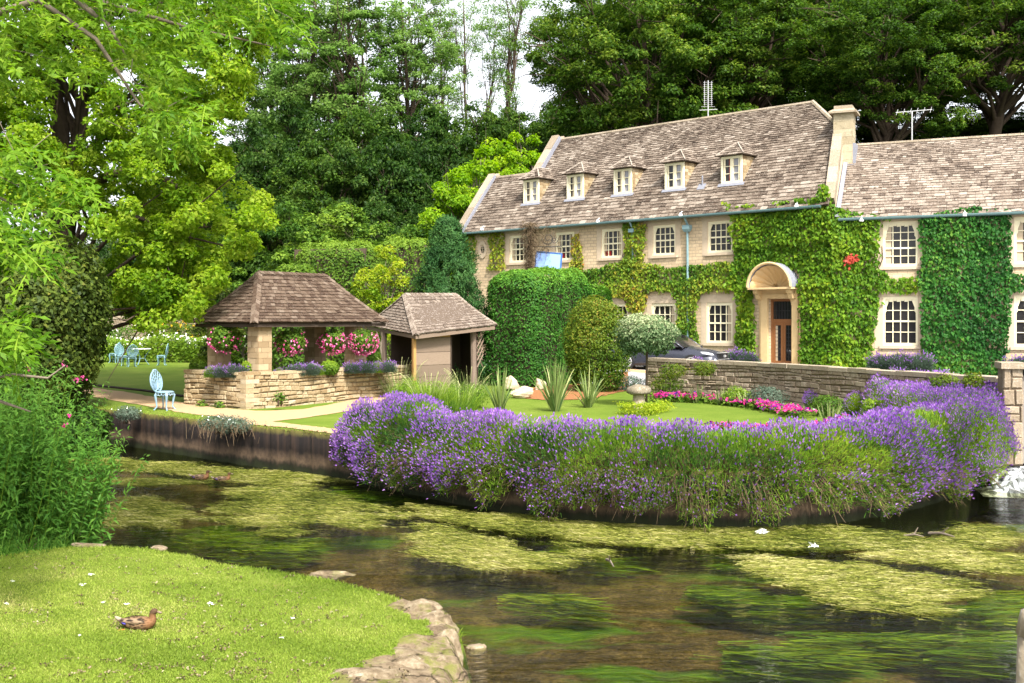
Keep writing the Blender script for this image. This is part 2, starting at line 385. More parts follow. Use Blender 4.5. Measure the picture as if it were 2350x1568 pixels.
isw = (q > 7.5) | (fc[1] > 70)
V = np.stack([GX, GY, GZ], -1).reshape(-1, 3)
def sub_sheet(name, mask, m):
    Ff = Fq[mask]; u, inv = np.unique(Ff, return_inverse=True)
    o = fast(name, V[u], inv.reshape(Ff.shape), m, smooth=True); tag(o, None, None, kind='structure'); return o
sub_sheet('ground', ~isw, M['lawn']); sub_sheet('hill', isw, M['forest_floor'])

# near bank and river bed: one height field
BANK_PX = [(-700, 1290), (-200, 1275), (40, 1262), (170, 1250), (260, 1248), (350, 1255), (430, 1268), (500, 1283), (600, 1296), (700, 1310), (810, 1335), (880, 1352), (930, 1372), (985, 1390), (1030, 1405), (1045, 1430), (1050, 1470), (1055, 1520), (1050, 1600), (1050, 1720)]
BZ = .34
BANK = np.array([gp(x, y, BZ)[:2] for x, y in BANK_PX] + [(-.2, 3), (-.2, -6), (-40, -6)])
step = .075
gx = np.arange(-16, 14, step); gy = np.arange(2.5, 19, step)
X, Y = np.meshgrid(gx, gy, indexing='ij')
def seg_dist(X, Y, P):
    d = np.full(X.shape, 1e9)
    for a, b in zip(P, np.roll(P, -1, 0)):
        ab = b - a; t = np.clip(((X - a[0]) * ab[0] + (Y - a[1]) * ab[1]) / (ab @ ab + 1e-9), 0, 1)
        d = np.minimum(d, np.hypot(X - a[0] - t * ab[0], Y - a[1] - t * ab[1]))
    return d
def wob(X, Y, s=1.0):
    return (np.sin(X * 1.7 * s + 1.3 * np.sin(Y * 1.1 * s)) + np.sin(Y * 2.3 * s + 1.7 * np.sin(X * .9 * s + 2)) + .6 * np.sin(X * 4.1 * s + Y * 3.3 * s) + .4 * np.sin(X * 7.3 * s - Y * 6.1 * s)) / 3
sd = seg_dist(X, Y, BANK) * np.where(inpoly(X, Y, [tuple(p) for p in BANK]), 1, -1) + .07 * wob(X, Y, 2.5)
def bankz(sd, X, Y):
    top = BZ + .05 * wob(X, Y, .6) + .012 * wob(X, Y, 3) - .05 * np.exp(-np.maximum(sd, 0) / .25)
    bed = -.45 + .06 * wob(X, Y, 1.2) + .03 * wob(X, Y, 4)
    return bed + (top - bed) * sm((sd + .28) / .34)
RK = np.array([gp(x, y, BZ)[:2] for x, y in ((900, 1385), (945, 1368), (1080, 1395), (1100, 1470), (1100, 1760), (640, 1760), (770, 1568), (850, 1505), (925, 1480), (960, 1440))])
def rocky(X, Y):
    s = seg_dist(X, Y, RK) * np.where(inpoly(X, Y, [tuple(p) for p in RK]), 1, -1) + .16 * wob(X, Y, 2.2) + .08 * wob(X, Y, 6) - .04
    return sm(s / .12 + .5)
RKV = rocky(X, Y)
Z = bankz(sd, X, Y)
Z = Z + RKV * np.where(sd > -.2, 1, 0) * (.035 * np.abs(wob(X, Y, 4.5)) + .03 * wob(X + .3 * Y, Y, 9) + .05 * np.floor(1.6 * wob(X, Y, 1.9)) * .5 + RNG.normal(size=X.shape) * .008)
idx = np.arange(X.size).reshape(X.shape); Fb = np.stack([idx[:-1, :-1], idx[1:, :-1], idx[1:, 1:], idx[:-1, 1:]], -1).reshape(-1, 4)
V = np.stack([X, Y, Z], -1).reshape(-1, 3); inb = (sd > -.06)[:-1, :-1].ravel()
def bedmat():
    m, n, out = newmat('river_bed'); p = pos(n); a = noise(n, 2.6, 6, .75, p); c = ramp(n, [(.022, .014, .005, .3), (.075, .048, .018, .5), (.16, .105, .048, .7)], a)
    g = noise(n, .55, 4, .6, pos(n, (.45, 1.3, 1)), .4); gm = ramp(n, [(0, 0, 0, .54), (1, 1, 1, .62)], g); fn2 = noise(n, 17, 5, .75, p); c = mixc(n, c, (.012, .008, .004), math_(n, 'MULTIPLY', ramp(n, [(0, 0, 0, .45), (1, 1, 1, .6)], fn2), .75)); fn3 = noise(n, 26, 3, .7, p); c = mixc(n, c, (.20, .15, .085), math_(n, 'MULTIPLY', ramp(n, [(0, 0, 0, .58), (1, 1, 1, .7)], fn3), .6))
    st = noise(n, 3, 6, .7, pos(n, (1.2, 9, 1), .12)); wc = ramp(n, [(.016, .045, .004, .3), (.05, .105, .006, .5), (.12, .175, .014, .7)], st)
    c = mixc(n, c, wc, gm); bsdf(n, out, c, .95, .1, a, .8, .06); return m
M['bed'] = bedmat()
M['near_lawn'] = lawnmat('bank_lawn', (.10, .15, .01), (.14, .19, .014), (.20, .23, .03), .6)
def banktop():
    m, n, out = newmat('bank_turf_and_rock'); p = pos(n); f = noise(n, .9, 6, .7, p); col = ramp(n, [(.11, .165, .018, .3), (.155, .21, .028, .5), (.22, .26, .05, .72)], f)
    f2 = noise(n, 30, 4, .8, p); col = mixc(n, col, (.05, .07, .006), math_(n, 'MULTIPLY', f2, .6)); f3 = noise(n, 3.5, 6, .8, p); col = mixc(n, col, (.22, .16, .07), ramp(n, [(0, 0, 0, .56), (.8, .8, .8, .72)], f3))
    r1 = noise(n, 6, 8, .78, p); vo = n.nodes.new('ShaderNodeTexVoronoi'); vo.feature = 'DISTANCE_TO_EDGE'; vo.inputs['Scale'].default_value = 1.9; wv = n.nodes.new('ShaderNodeMixRGB'); wv.blend_type = 'ADD'; wv.inputs[0].default_value = .35; wn = n.nodes.new('ShaderNodeTexNoise'); wn.inputs['Scale'].default_value = 3.5; wn.inputs['Detail'].default_value = 5; n.links.new(p, wn.inputs['Vector']); n.links.new(pos(n, (1, 1, 2)), wv.inputs[1]); n.links.new(wn.outputs['Color'], wv.inputs[2]); n.links.new(wv.outputs[0], vo.inputs['Vector']); rc = ramp(n, [(.05, .036, .022, .3), (.15, .11, .07, .45), (.26, .20, .13, .6), (.40, .345, .26, .75)], r1); rc = mixc(n, (.03, .022, .012), rc, ramp(n, [(0, 0, 0, .0), (1, 1, 1, .035)], vo.outputs['Distance'])); r2 = noise(n, 2.2, 6, .75, p); rc = mixc(n, rc, (.14, .15, .03), ramp(n, [(0, 0, 0, .5), (.85, .85, .85, .6)], r2))
    a = n.nodes.new('ShaderNodeAttribute'); a.attribute_name = 'rock'; mk = math_(n, 'ADD', a.outputs['Fac'], math_(n, 'MULTIPLY', math_(n, 'SUBTRACT', f3, .5), .9)); mk = ramp(n, [(0, 0, 0, .42), (1, 1, 1, .55)], mk)
    bsdf(n, out, mixc(n, col, rc, mk), .95, .12, r1, .9, .05); return m
M['near_lawn'] = banktop()
def sub2(name, mask, m):
    Ff = Fb[mask]; u, inv = np.unique(Ff, return_inverse=True); o = fast(name, V[u], inv.reshape(Ff.shape), m, smooth=True); o.data.attributes.new('rock', 'FLOAT', 'POINT').data.foreach_set('value', RKV.ravel()[u].astype(np.float32)); tag(o, None, None, kind='structure'); return o
sub2('lawn_bank', inb, M['near_lawn']); sub2('riverbed_shallows', ~inb, M['bed'])
o = fast('riverbed', [(-90, -10, -.62), (90, -10, -.62), (90, 60, -.62), (-90, 60, -.62)], [(0, 1, 2, 3)], M['bed']); tag(o, None, None, kind='structure')
def bank_height(x, y):
    x = np.asarray(x, float); y = np.asarray(y, float); s = seg_dist(x, y, BANK) * np.where(inpoly(x, y, [tuple(p) for p in BANK]), 1, -1) + .07 * wob(x, y, 2.5)
    return bankz(s, x, y), s
# water
def watermat():
    m, n, out = newmat('clear_water'); p1 = pos(n, (1.2, 3.2, 1), .12); p2 = pos(n, (5, 11, 1), .12)
    h = math_(n, 'ADD', noise(n, 1.0, 3, .55, p1, .6), math_(n, 'MULTIPLY', noise(n, 1.0, 4, .6, p2, .3), .6))
    rf_ = ramp(n, [(.7, .7, .7, .5), (2.6, 2.6, 2.6, .66)], noise(n, .42, 4, .65, pos(n, (.8, 1.6, 1)))); h = math_(n, 'MULTIPLY', h, rf_); bp = n.nodes.new('ShaderNodeBump'); bp.inputs['Strength'].default_value = .55; bp.inputs['Distance'].default_value = .11; n.links.new(h, bp.inputs['Height'])
    fr_ = n.nodes.new('ShaderNodeFresnel'); fr_.inputs['IOR'].default_value = 1.33; n.links.new(bp.outputs[0], fr_.inputs['Normal'])
    gl = n.nodes.new('ShaderNodeBsdfGlossy'); gl.inputs['Roughness'].default_value = .03; n.links.new(bp.outputs[0], gl.inputs['Normal'])
    tr = n.nodes.new('ShaderNodeBsdfTransparent'); tr.inputs[0].default_value = (.80, .82, .62, 1)
    mx = n.nodes.new('ShaderNodeMixShader'); n.links.new(math_(n, 'MULTIPLY', fr_.outputs[0], .62), mx.inputs[0]); n.links.new(tr.outputs[0], mx.inputs[1]); n.links.new(gl.outputs[0], mx.inputs[2]); n.links.new(mx.outputs[0], out.inputs[0])
    return m
M['water'] = watermat()
o = fast('water', [(-90, -9, 0), (90, -9, 0), (90, 58, 0), (-90, 58, 0)], [(0, 1, 2, 3)], M['water']); tag(o, None, None, kind='structure')

# river retaining wall (sheet planks)
def plankmat():
    m, n, out = newmat('stained_planks'); g = n.nodes.new('ShaderNodeNewGeometry'); s = n.nodes.new('ShaderNodeSeparateXYZ'); n.links.new(g.outputs['Position'], s.inputs[0])
    st = noise(n, 5, 5, .7, pos(n, (1, 1, .06))); c = ramp(n, [(.005, .004, .004, .3), (.017, .011, .009, .5), (.048, .028, .018, .72)], st)
    zz = math_(n, 'ADD', s.outputs[2], math_(n, 'MULTIPLY', math_(n, 'SUBTRACT', noise(n, 4, 5, .7, pos(n, (1, 1, .5))), .5), .3))
    tan = ramp(n, [(0, 0, 0, .13), (1, 1, 1, .24), (.8, .8, .8, .3), (0, 0, 0, .46)], zz)
    tb_ = attr(n); c = mixc(n, c, (.004, .003, .003), math_(n, 'MULTIPLY', tb_, .75)); c = mixc(n, c, (.15, .10, .062), math_(n, 'MULTIPLY', tan, math_(n, 'MULTIPLY', noise(n, 9, 4, .7, pos(n)), 1.1)))
    alg = ramp(n, [(1, 1, 1, .05), (0, 0, 0, .22)], zz); c = mixc(n, c, (.012, .016, .004), alg)
    moss = ramp(n, [(0, 0, 0, .78), (1, 1, 1, .9)], zz); c = mixc(n, c, (.11, .10, .02), math_(n, 'MULTIPLY', moss, .7))
    bsdf(n, out, c, .8, .25, st, .5, .02); return m
M['planks'] = plankmat()
mb = MB(); WP = resample(EDGE[(EDGE[:, 0] > -30) & (EDGE[:, 0] < 11.3)], .085)
tng = np.gradient(WP, axis=0); nrm = unit(np.stack([tng[:, 1], -tng[:, 0]], -1))
Vw = []
for i, (p, nn) in enumerate(zip(WP, nrm)):
    off = (.03 if (i // 4) % 2 else 0.0) + RNG.uniform(-.006, .006)
    for k, (z, e) in enumerate(((-.6, 0), (.1, 0), (.5, 0), (.9 + RNG.uniform(-.02, .02), 0), (.9, -.12))): Vw.append((*(p + nn * (off + e)), z))
Fw = [(i * 5 + k, (i + 1) * 5 + k, (i + 1) * 5 + k + 1, i * 5 + k + 1) for i in range(len(WP) - 1) for k in range(4)]
_bt = [0.95 if (i + 1) % 4 == 0 else .0 for i in range(len(WP) - 1) for k in range(4)]; _bv = RNG.random(len(WP)) * .6; o = fast('river_wall', Vw, Fw, M['planks'], tint=[max(t_, _bv[i // 4 // 4 * 4]) for i, t_ in enumerate(_bt)]); tag(o, 'dark stained plank wall holding the garden bank above the river', 'retaining wall')

# overlays
def strip(name, up, lo, m, dz=.012, z=.93, n=60, kind='structure', skirt=True):
    A = resample([gp(x, y, z)[:2] for x, y in up], .1); B = resample([gp(x, y, z)[:2] for x, y in lo], .1)
    A = np.array([A[int(i)] for i in np.linspace(0, len(A) - 1, n)]); B = np.array([B[int(i)] for i in np.linspace(0, len(B) - 1, n)])
    R = 7; Vv = []; jit = RNG.normal(size=(n, 2)) * .03
    for i in range(n):
        for k in range(R):
            p = A[i] + (B[i] - A[i]) * k / (R - 1) + (jit[i] if k in (0, R - 1) else 0); Vv.append((p[0], p[1], gzf(p[0], p[1]) + (dz if 0 < k < R - 1 else dz * .55)))
    Ff = [(i * R + k, i * R + k + 1, (i + 1) * R + k + 1, (i + 1) * R + k) for i in range(n - 1) for k in range(R - 1)]
    o = fast(name, Vv, Ff, m, smooth=True); tag(o, None, None, kind=kind); return o
strip('path', [(60, 884), (180, 893), (300, 905), (400, 922), (500, 935), (600, 942), (700, 938), (800, 920), (900, 895)], [(60, 893), (180, 907), (300, 926), (400, 942), (480, 953), (590, 970), (690, 958), (800, 942), (900, 915)], M['gravel'], .02)
strip('garden_path', [(560, 958), (640, 968), (720, 977), (800, 986)], [(560, 972), (650, 979), (720, 988), (800, 997)], M['gravel'], .03)
strip('gravel_walk', [(1440, 872), (1540, 882), (1650, 897), (1760, 914), (1880, 926), (1990, 942), (2100, 965)], [(1440, 878), (1540, 889), (1650, 906), (1760, 922), (1880, 937), (1990, 956), (2100, 985)], M['gravel'], .03)
strip('flower_soil', [(1180, 900), (1260, 893), (1350, 888), (1440, 878)], [(1180, 915), (1260, 920), (1350, 918), (1445, 900)], M['soil'], .03)
# road between hedge and house
A = [Mp(16, -1.1, 0), Mp(8, -1.1, 0), Mp(2, -1.1, 0), Mp(-2.2, -1.1, 0), Rp(5, -1.1, 0), Rp(14, -1.1, 0)]
Bp = [(-5, 49.5, 0), (.5, 42, 0), (3.6, 37, 0), (6.8, 30.6, 0), (10.5, 23.7, 0), (16, 17, 0)]
A = resample(np.array(A), .3); Bp = resample(np.array(Bp), .3); n = 60; Vv = []
for i in range(n):
    a = A[int(i * (len(A) - 1) / (n - 1))]; b = Bp[int(i * (len(Bp) - 1) / (n - 1))]
    for k in range(12): p = a + (b - a) * k / 11; Vv.append((p[0], p[1], gzf(p[0], p[1]) + .02))
o = fast('road', Vv, [(i * 12 + k, i * 12 + k + 1, (i + 1) * 12 + k + 1, (i + 1) * 12 + k) for i in range(n - 1) for k in range(11)], M['road'], smooth=True); tag(o, None, None, kind='structure')

# ================================================================== HOUSE
house = thing('stone_hotel', 'long honey coloured stone hotel with slate roof and dormers beside the road', 'hotel', Mp(7, 3, GH))
def wall_with_holes(mb, fn, u0, u1, z0, ztop, holes, depth=.2):
    us = sorted({u0, u1, *[h[0] for h in holes], *[h[1] for h in holes]}); zs = sorted({z0, ztop, *[h[2] for h in holes], *[h[3] for h in holes]})
    for a, b in zip(us[:-1], us[1:]):
        for c, d in zip(zs[:-1], zs[1:]):
            um, zm = (a + b) / 2, (c + d) / 2
            if any(h[0] < um < h[1] and h[2] < zm < h[3] for h in holes): continue
            mb.add([fn(a, 0, c), fn(b, 0, c), fn(b, 0, d), fn(a, 0, d)], [(0, 1, 2, 3)])
    for a, b, c, d in holes:
        for q_ in (((a, c), (b, c)), ((b, c), (b, d)), ((b, d), (a, d)), ((a, d), (a, c))):
            (a1, c1), (b1, d1) = q_; mb.add([fn(a1, 0, c1), fn(b1, 0, d1), fn(b1, depth, d1), fn(a1, depth, c1)], [(0, 1, 2, 3)])
def window(fn, u0, u1, z0, z1, nu, nz, meet=None, surround=True, pelmet=False, curtain=0, red=False, lamp=False, sgn=1, label=None):
    f = MB(); fwd = .075
    for a, b, c, d in ((u0, u0 + fwd, z0, z1), (u1 - fwd, u1, z0, z1), (u0 + fwd, u1 - fwd, z0, z0 + .1), (u0 + fwd, u1 - fwd, z1 - .12, z1)): f.box(fn, a, b, .03, .13, c, d)
    ui0, ui1, zi0, zi1 = u0 + fwd, u1 - fwd, z0 + .1, z1 - .12
    for i in range(1, nu):
        u = ui0 + (ui1 - ui0) * i / nu; f.box(fn, u - .014, u + .014, .075, .115, zi0, zi1)
    for k in range(1, nz):
        z = zi0 + (zi1 - zi0) * k / nz; hw = .03 if k == meet else .014; f.box(fn, ui0, ui1, .07 if k == meet else .078, .112, z - hw, z + hw)
    if pelmet:   # shaped board under the head and down the jambs
        for k in range(8):
            ua = ui0 + (ui1 - ui0) * k / 8; f.box(fn, ua + .004, ua + (ui1 - ui0) / 8 - .004, .055, .068, zi1 - .05 - .03 * (k % 2), zi1)
        L = .26 * (ui1 - ui0) / 1.0
        for s0, s1 in ((ui0, 1), (ui1, -1)):
            pr = [(0, 0), (.13, 0), (.11, -.12), (.04, -.3), (.05, -.42), (0, -.5)]
            Vp = [fn(s0 + s1 * a, .056, zi1 + b) for a, b in pr] + [fn(s0 + s1 * a, .07, zi1 + b) for a, b in pr]
            f.add(Vp, [tuple(range(6)), tuple(range(6, 12))[::-1]] + [(i, (i + 1) % 6, 6 + (i + 1) % 6, 6 + i) for i in range(6)])
    else:
        for s0, s1 in ((ui0, 1), (ui1, -1)):
            Vp = [fn(s0, .056, zi1), fn(s0 + s1 * .12, .056, zi1), fn(s0, .056, zi1 - .28), fn(s0, .07, zi1), fn(s0 + s1 * .12, .07, zi1), fn(s0, .07, zi1 - .28)]
            f.add(Vp, [(0, 1, 2), (5, 4, 3), (0, 3, 4, 1), (1, 4, 5, 2)])
    fo = f.build('window', M['cream'], house)
    g = MB(); g.box(fn, ui0, ui1, .12, .128, zi0, zi1); g.build('pane', M['glass'], fo)
    if surround:
        s = MB(); s.box(fn, u0 - .12, u1 + .12, -.07, .06, z0 - .11, z0); s.build('sill', M['ashlar'], fo)
    if curtain:
        c = MB()
        for (a, b) in (((ui0, ui0 + .2 * (ui1 - ui0)),) if curtain == 1 else ((ui0, ui0 + .2 * (ui1 - ui0)), (ui1 - .15 * (ui1 - ui0), ui1))): c = MB(); c.box(fn, a, b, .1165, .1195, zi0, zi1); c.build('curtain', M['curtain'], fo)
    if red:
        c = MB(); c.box(fn, ui0 + .62 * (ui1 - ui0), ui1 - .05, .1165, .1195, zi0, zi0 + .22); c.build('chair_back', M['red_cloth'], fo)
    return fo
EAVE = 7.98
mu = []   # main upper windows: centre t from the photo
for x in (1190, 1296, 1404, 1524, 1652):
    t, _ = on_plane(x, 560, P0, DM, NM); mu.append((t - .58, t + .58, 6.06, 7.36))
ml = []
for x in (1415, 1523, 1651):
    t, _ = on_plane(x, 740, P0, DM, NM); ml.append((t - .62, t + .62, 2.36, 4.02))
tov, _ = on_plane(1108, 575, P0, DM, NM)
DOOR = (-.56, .50, GH, 4.13)
mbm = MB(); wall_with_holes(mbm, lambda u, v, z: Mp(u, v, z), -2.16, 17.5, GH - .3, EAVE, mu + ml + [DOOR])
# gables and back
def tri(mb, *pts): mb.add(pts, [tuple(range(len(pts)))])
tri(mbm, Mp(17.5, 0, GH - .3), Mp(17.5, 0, EAVE), Mp(17.5, 2.1, 10.6), Mp(17.5, 4.2, 8.0), Mp(17.5, 4.2, GH - .3))
tri(mbm, Mp(14.3, 0.3, EAVE), Mp(14.3, 3.5, 12.35), Mp(14.3, 7, EAVE), Mp(14.3, 4.2, GH))
tri(mbm, Mp(17.5, 4.2, GH), Mp(14.3, 4.2, GH), Mp(14.3, 4.2, 8.0), Mp(17.5, 4.2, 8.0)); tri(mbm, Mp(14.3, 7, GH), Mp(-1, 7, GH), Mp(-1, 7, EAVE), Mp(14.3, 7, EAVE))
tri(mbm, Mp(-2.16, 0, EAVE), Mp(-1.0, 3.5, 11.9), Mp(.1, 7, EAVE), Mp(.1, 7, GH), Mp(-2.16, 0, GH))
mbm.build('wall', M['facade'], house)
ru = []; rl = []
for c in (2.47, 6.9):
    ru.append((c - .61, c + .61, 5.28, 6.95)); rl.append((c - .61, c + .61, 2.36, 4.18))
RE = 7.36
mbr = MB(); wall_with_holes(mbr, lambda u, v, z: Rp(u, v, z), 0, 13, GH - .5, RE, ru + rl)
tri(mbr, Rp(13, 0, GH - .5), Rp(13, 5.4, GH - .5), Rp(13, 5.4, RE), Rp(13, 2.7, 10.2), Rp(13, 0, RE)); tri(mbr, Rp(0, 5.4, GH), Rp(13, 5.4, GH), Rp(13, 5.4, RE), Rp(0, 5.4, RE))
wing_wall = mbr.build('wing_wall', M['facade'], house)
for i, h in enumerate(mu): window(Mp, *h, 4, 4, 2, True, False, curtain=2 if i < 3 else 0, red=i in (1, 2))
for i, h in enumerate(ml): window(Mp, *h, 4, 4, 2, curtain=1 if i else 0)
for i, h in enumerate(ru): window(Rp, *h, 4, 5 if i == 0 else 4, 2, pelmet=True, curtain=1)
for i, h in enumerate(rl): window(Rp, *h, 4, 4, 2, pelmet=True)
# warm lamp shade seen behind the ground-floor pane
# smooth stone surrounds
def surround(fn, h, w_=.26):
    a, b, c, d = h; s = MB()
    s.box(fn, a - w_, a - .002, -.012, .05, c - .11, d + .002); s.box(fn, b + .002, b + w_, -.012, .05, c - .11, d + .002); s.box(fn, a - w_ - .04, b + w_ + .04, -.016, .05, d + .002, d + .34)
    s.build('window_surround', M['ashlar'], house)
for h in mu + ml: surround(Mp, h)
for h in ru + rl: surround(Rp, h, .3)
# oval window
f = MB(); zc = 6.78; n = 28
for r0, r1, d0 in ((.30, .16, -.05), (.16, .12, -.02)):
    Vv = []; k0 = .42 / .30
    for k in range(n):
        for r in (r0, r1):
            for dd in (d0, .05): Vv.append(Mp(tov + r * cos(2 * pi * k / n), dd, zc + (r * 1.45) * sin(2 * pi * k / n)))
    Fv = []
    for k in range(n):
        j = (k + 1) % n; a = k * 4; b = j * 4; Fv += [(a, b, b + 2, a + 2), (a, a + 1, b + 1, b), (a + 2, b + 2, b + 3, a + 3)]
    f.add(Vv, Fv)
f.box(Mp, tov - .012, tov + .012, -.02, 0.01, zc - .17, zc + .17)
for dz_ in (-.07, .07): f.box(Mp, tov - .12, tov + .12, -.02, .01, zc + dz_ - .012, zc + dz_ + .012)
fo = f.build('oval_window', M['ashlar'], house)
g = MB(); g.add([Mp(tov + .13 * cos(2 * pi * k / n), -.012, zc + .19 * sin(2 * pi * k / n)) for k in range(n)], [tuple(range(n))]); g.build('pane', M['glass'], fo)

# --- roofs
def slab_tiles(mb, fn, v0, v1, left, right, c0, c1, w0, w1, th, rng, lift=.0):
    v = v0
    while v < v1 - .02:
        k = (v - v0) / (v1 - v0); c = c0 + (c1 - c0) * k; w_ = w0 + (w1 - w0) * k
        a, b = left(v + c * .4), right(v + c * .4)
        if b - a > .05:
            u = a - rng.uniform(0, w_)
            while u < b:
                ww = w_ * rng.uniform(.6, 1.45); ua, ub = max(a, u) + .004, min(b, u + ww) - .004; u += ww
                if ub - ua < .03: continue
                t_ = th * rng.uniform(.75, 1.3); e = rng.uniform(-.022, .022); e2 = e + rng.uniform(-.012, .012); vt = min(v + c * 1.35, v1 + .05)
                Vv = [fn(ua, v + e, lift), fn(ub, v + e2, lift), fn(ub, vt, lift), fn(ua, vt, lift), fn(ua, v + e, lift + t_ + .022), fn(ub, v + e2, lift + t_ + .022 + rng.uniform(-.006, .006)), fn(ub, vt, lift + .012), fn(ua, vt, lift + .012)]
                mb.add(Vv, [(4, 5, 6, 7), (0, 1, 5, 4), (1, 2, 6, 5), (3, 0, 4, 7)], float(np.clip(rng.beta(2, 2.2) + .12 * sin(u * 1.3 + v * 2), 0, 1)))
        v += c
rg = np.random.default_rng(3)
def roof_fn(base, s0, z0, s1, z1):
    L = math.hypot(s1 - s0, z1 - z0); cs, sn = (s1 - s0) / L, (z1 - z0) / L
    def fn(u, v, h): return base(u, s0 + v * cs - h * sn, z0 + v * sn + h * cs)
    return fn, L
# main front slope: eave s=-.3 z=7.62 -> ridge s=3.5 z=12.4
mf, ML = roof_fn(Mp, -.3, 7.64, 3.5, 12.4); mslope = (12.4 - 7.64) / 3.8
def v_of_s(s): return (s + .3) / 3.8 * ML
def s_of_v(v): return -.3 + v / ML * 3.8
Vtop_low = v_of_s(2.1)
def ml_left(v):    # far-left limit (u = t, right in picture is smaller t)
    s = s_of_v(v); return -2.12 + s * .333 if s < 2.3 else -2.12 + .766 + (s - 2.3) * (.47 + 2.12 - .766) / 1.2
def ml_right(v): return 17.45 if v < Vtop_low else 14.25
mb = MB(); slab_tiles(mb, mf, 0, ML, ml_left, ml_right, .21, .095, .33, .17, .026, rg)
mb.add([mf(-2.2, 0, -.03), mf(17.5, 0, -.03), mf(17.5, Vtop_low, -.03), mf(14.3, Vtop_low, -.03), mf(14.3, ML, -.03), mf(.4, ML, -.03), mf(-1.35, v_of_s(2.3), -.03)], [(0, 1, 2, 3, 4, 5, 6)], .1)
bf, BL = roof_fn(Mp, 7.3, 7.64, 3.5, 12.4)
mb.add([Mp(.4, 3.5, 12.37), Mp(14.3, 3.5, 12.37), Mp(14.3, 7.3, 7.6), Mp(.4, 7.3, 7.6)], [(0, 1, 2, 3)], .3)
mb.add([Mp(14.3, 2.1, 10.62), Mp(17.5, 2.1, 10.62), Mp(17.5, 4.5, 7.7), Mp(14.3, 4.5, 7.7)], [(0, 1, 2, 3)], .3)
mb.add([Mp(.47, 3.5, 12.37), Mp(-1.36, 2.3, 10.9), Mp(-.5, 4.9, 10.7)], [(0, 1, 2)], .4)
mb.add([Mp(.47, 3.5, 12.37), Mp(-.5, 4.9, 10.7), Mp(.3, 7.3, 7.6), Mp(.47, 7.3, 7.6)], [(0, 1, 2, 3)], .3)
roof = mb.build('roof', M['roof'], house)
rb = MB()   # ridge and hip caps
for t0 in np.arange(.5, 14.1, .42):
    rb.tube([Mp(t0, 3.5, 12.40), Mp(t0 + .41, 3.5, 12.40)], .085, 6, rg.uniform())
rb.build('ridge_tiles', M['cope'], roof); rb = MB()
for t0 in np.arange(14.5, 17.3, .42): rb.tube([Mp(t0, 2.1, 10.62), Mp(t0 + .41, 2.1, 10.62)], .08, 6, rg.uniform())
rb.build('ridge_tiles', M['cope'], roof); rb = MB()
hA, hB = np.array(Mp(.47, 3.5, 12.42)), np.array(Mp(-1.4, 2.28, 10.95))
for k in range(6): rb.tube([hA + (hB - hA) * k / 6, hA + (hB - hA) * (k + .96) / 6], .095, 6, rg.uniform())
rb.build('hip_tiles', M['cope'], roof)
# gable copings and lead flashings
def coping(base, t0, t1, s0, z0, s1, z1, h, name='coping'):
    fn, L = roof_fn(base, s0, z0, s1, z1); c = MB(); k = max(1, int(L / .75))
    for i in range(k): c.box(fn, t0, t1, L * i / k + .004, L * (i + 1) / k - .004, -.25, h + rg.uniform(-.01, .01), rg.uniform())
    return c.build(name, M['cope'], house)
coping(Mp, 17.5, 17.92, -.35, 7.6, 2.15, 10.73, .2); coping(Mp, 17.5, 17.92, 4.5, 7.7, 2.15, 10.73, .2)
coping(Mp, 14.3, 14.75, 1.75, 10.2, 3.55, 12.46, .26); coping(Mp, 14.3, 14.75, 7.3, 7.64, 3.55, 12.46, .26)
def flashing(base, t0, t1, s0, z0, s1, z1, h):
    fn, L = roof_fn(base, s0, z0, s1, z1); c = MB(); c.box(fn, t0, t1, 0, L, .0, h); c.build('flashing', M['lead'], house)
flashing(Mp, 17.42, 17.495, -.3, 7.64, 2.1, 10.65, .17); flashing(Mp, 14.22, 14.295, 2.0, 10.52, 3.5, 12.4, .22)
k_ = MB(); k_.box(Mp, 14.3, 14.8, 1.35, 1.8, 10.05, 10.3); k_.build('kneeler', M['cope'], house); k_ = MB(); k_.box(Mp, 17.5, 18.0, -.5, -.1, 7.4, 7.65); k_.build('kneeler', M['cope'], house)
# wing roof
wf, WL = roof_fn(Rp, -.25, 7.1, 2.75, 10.25)
mb = MB(); slab_tiles(mb, wf, 0, WL, lambda v: .3, lambda v: 13.2, .18, .10, .30, .19, .022, rg)
mb.add([wf(.2, 0, -.03), wf(13.2, 0, -.03), wf(13.2, WL, -.03), wf(.2, WL, -.03)], [(0, 1, 2, 3)], .1); mb.add([Rp(.2, 2.75, 10.22), Rp(13.2, 2.75, 10.22), Rp(13.2, 5.75, 7.1), Rp(.2, 5.75, 7.1)], [(0, 1, 2, 3)], .3)
M['roof_w'] = tiles_mat('pale_stone_slate', [(.08, .058, .044), (.19, .148, .115), (.28, .23, .185), (.39, .33, .275)], (.50, .45, .40), (.03, .02, .016), .5, .9)
wroof = mb.build('wing_roof', M['roof_w'], house)
rb = MB()
for t0 in np.arange(.2, 13, .45): rb.tube([Rp(t0, 2.75, 10.27), Rp(t0 + .44, 2.75, 10.27)], .075, 6, rg.uniform())
rb.build('ridge_tiles', M['cope'], wroof)
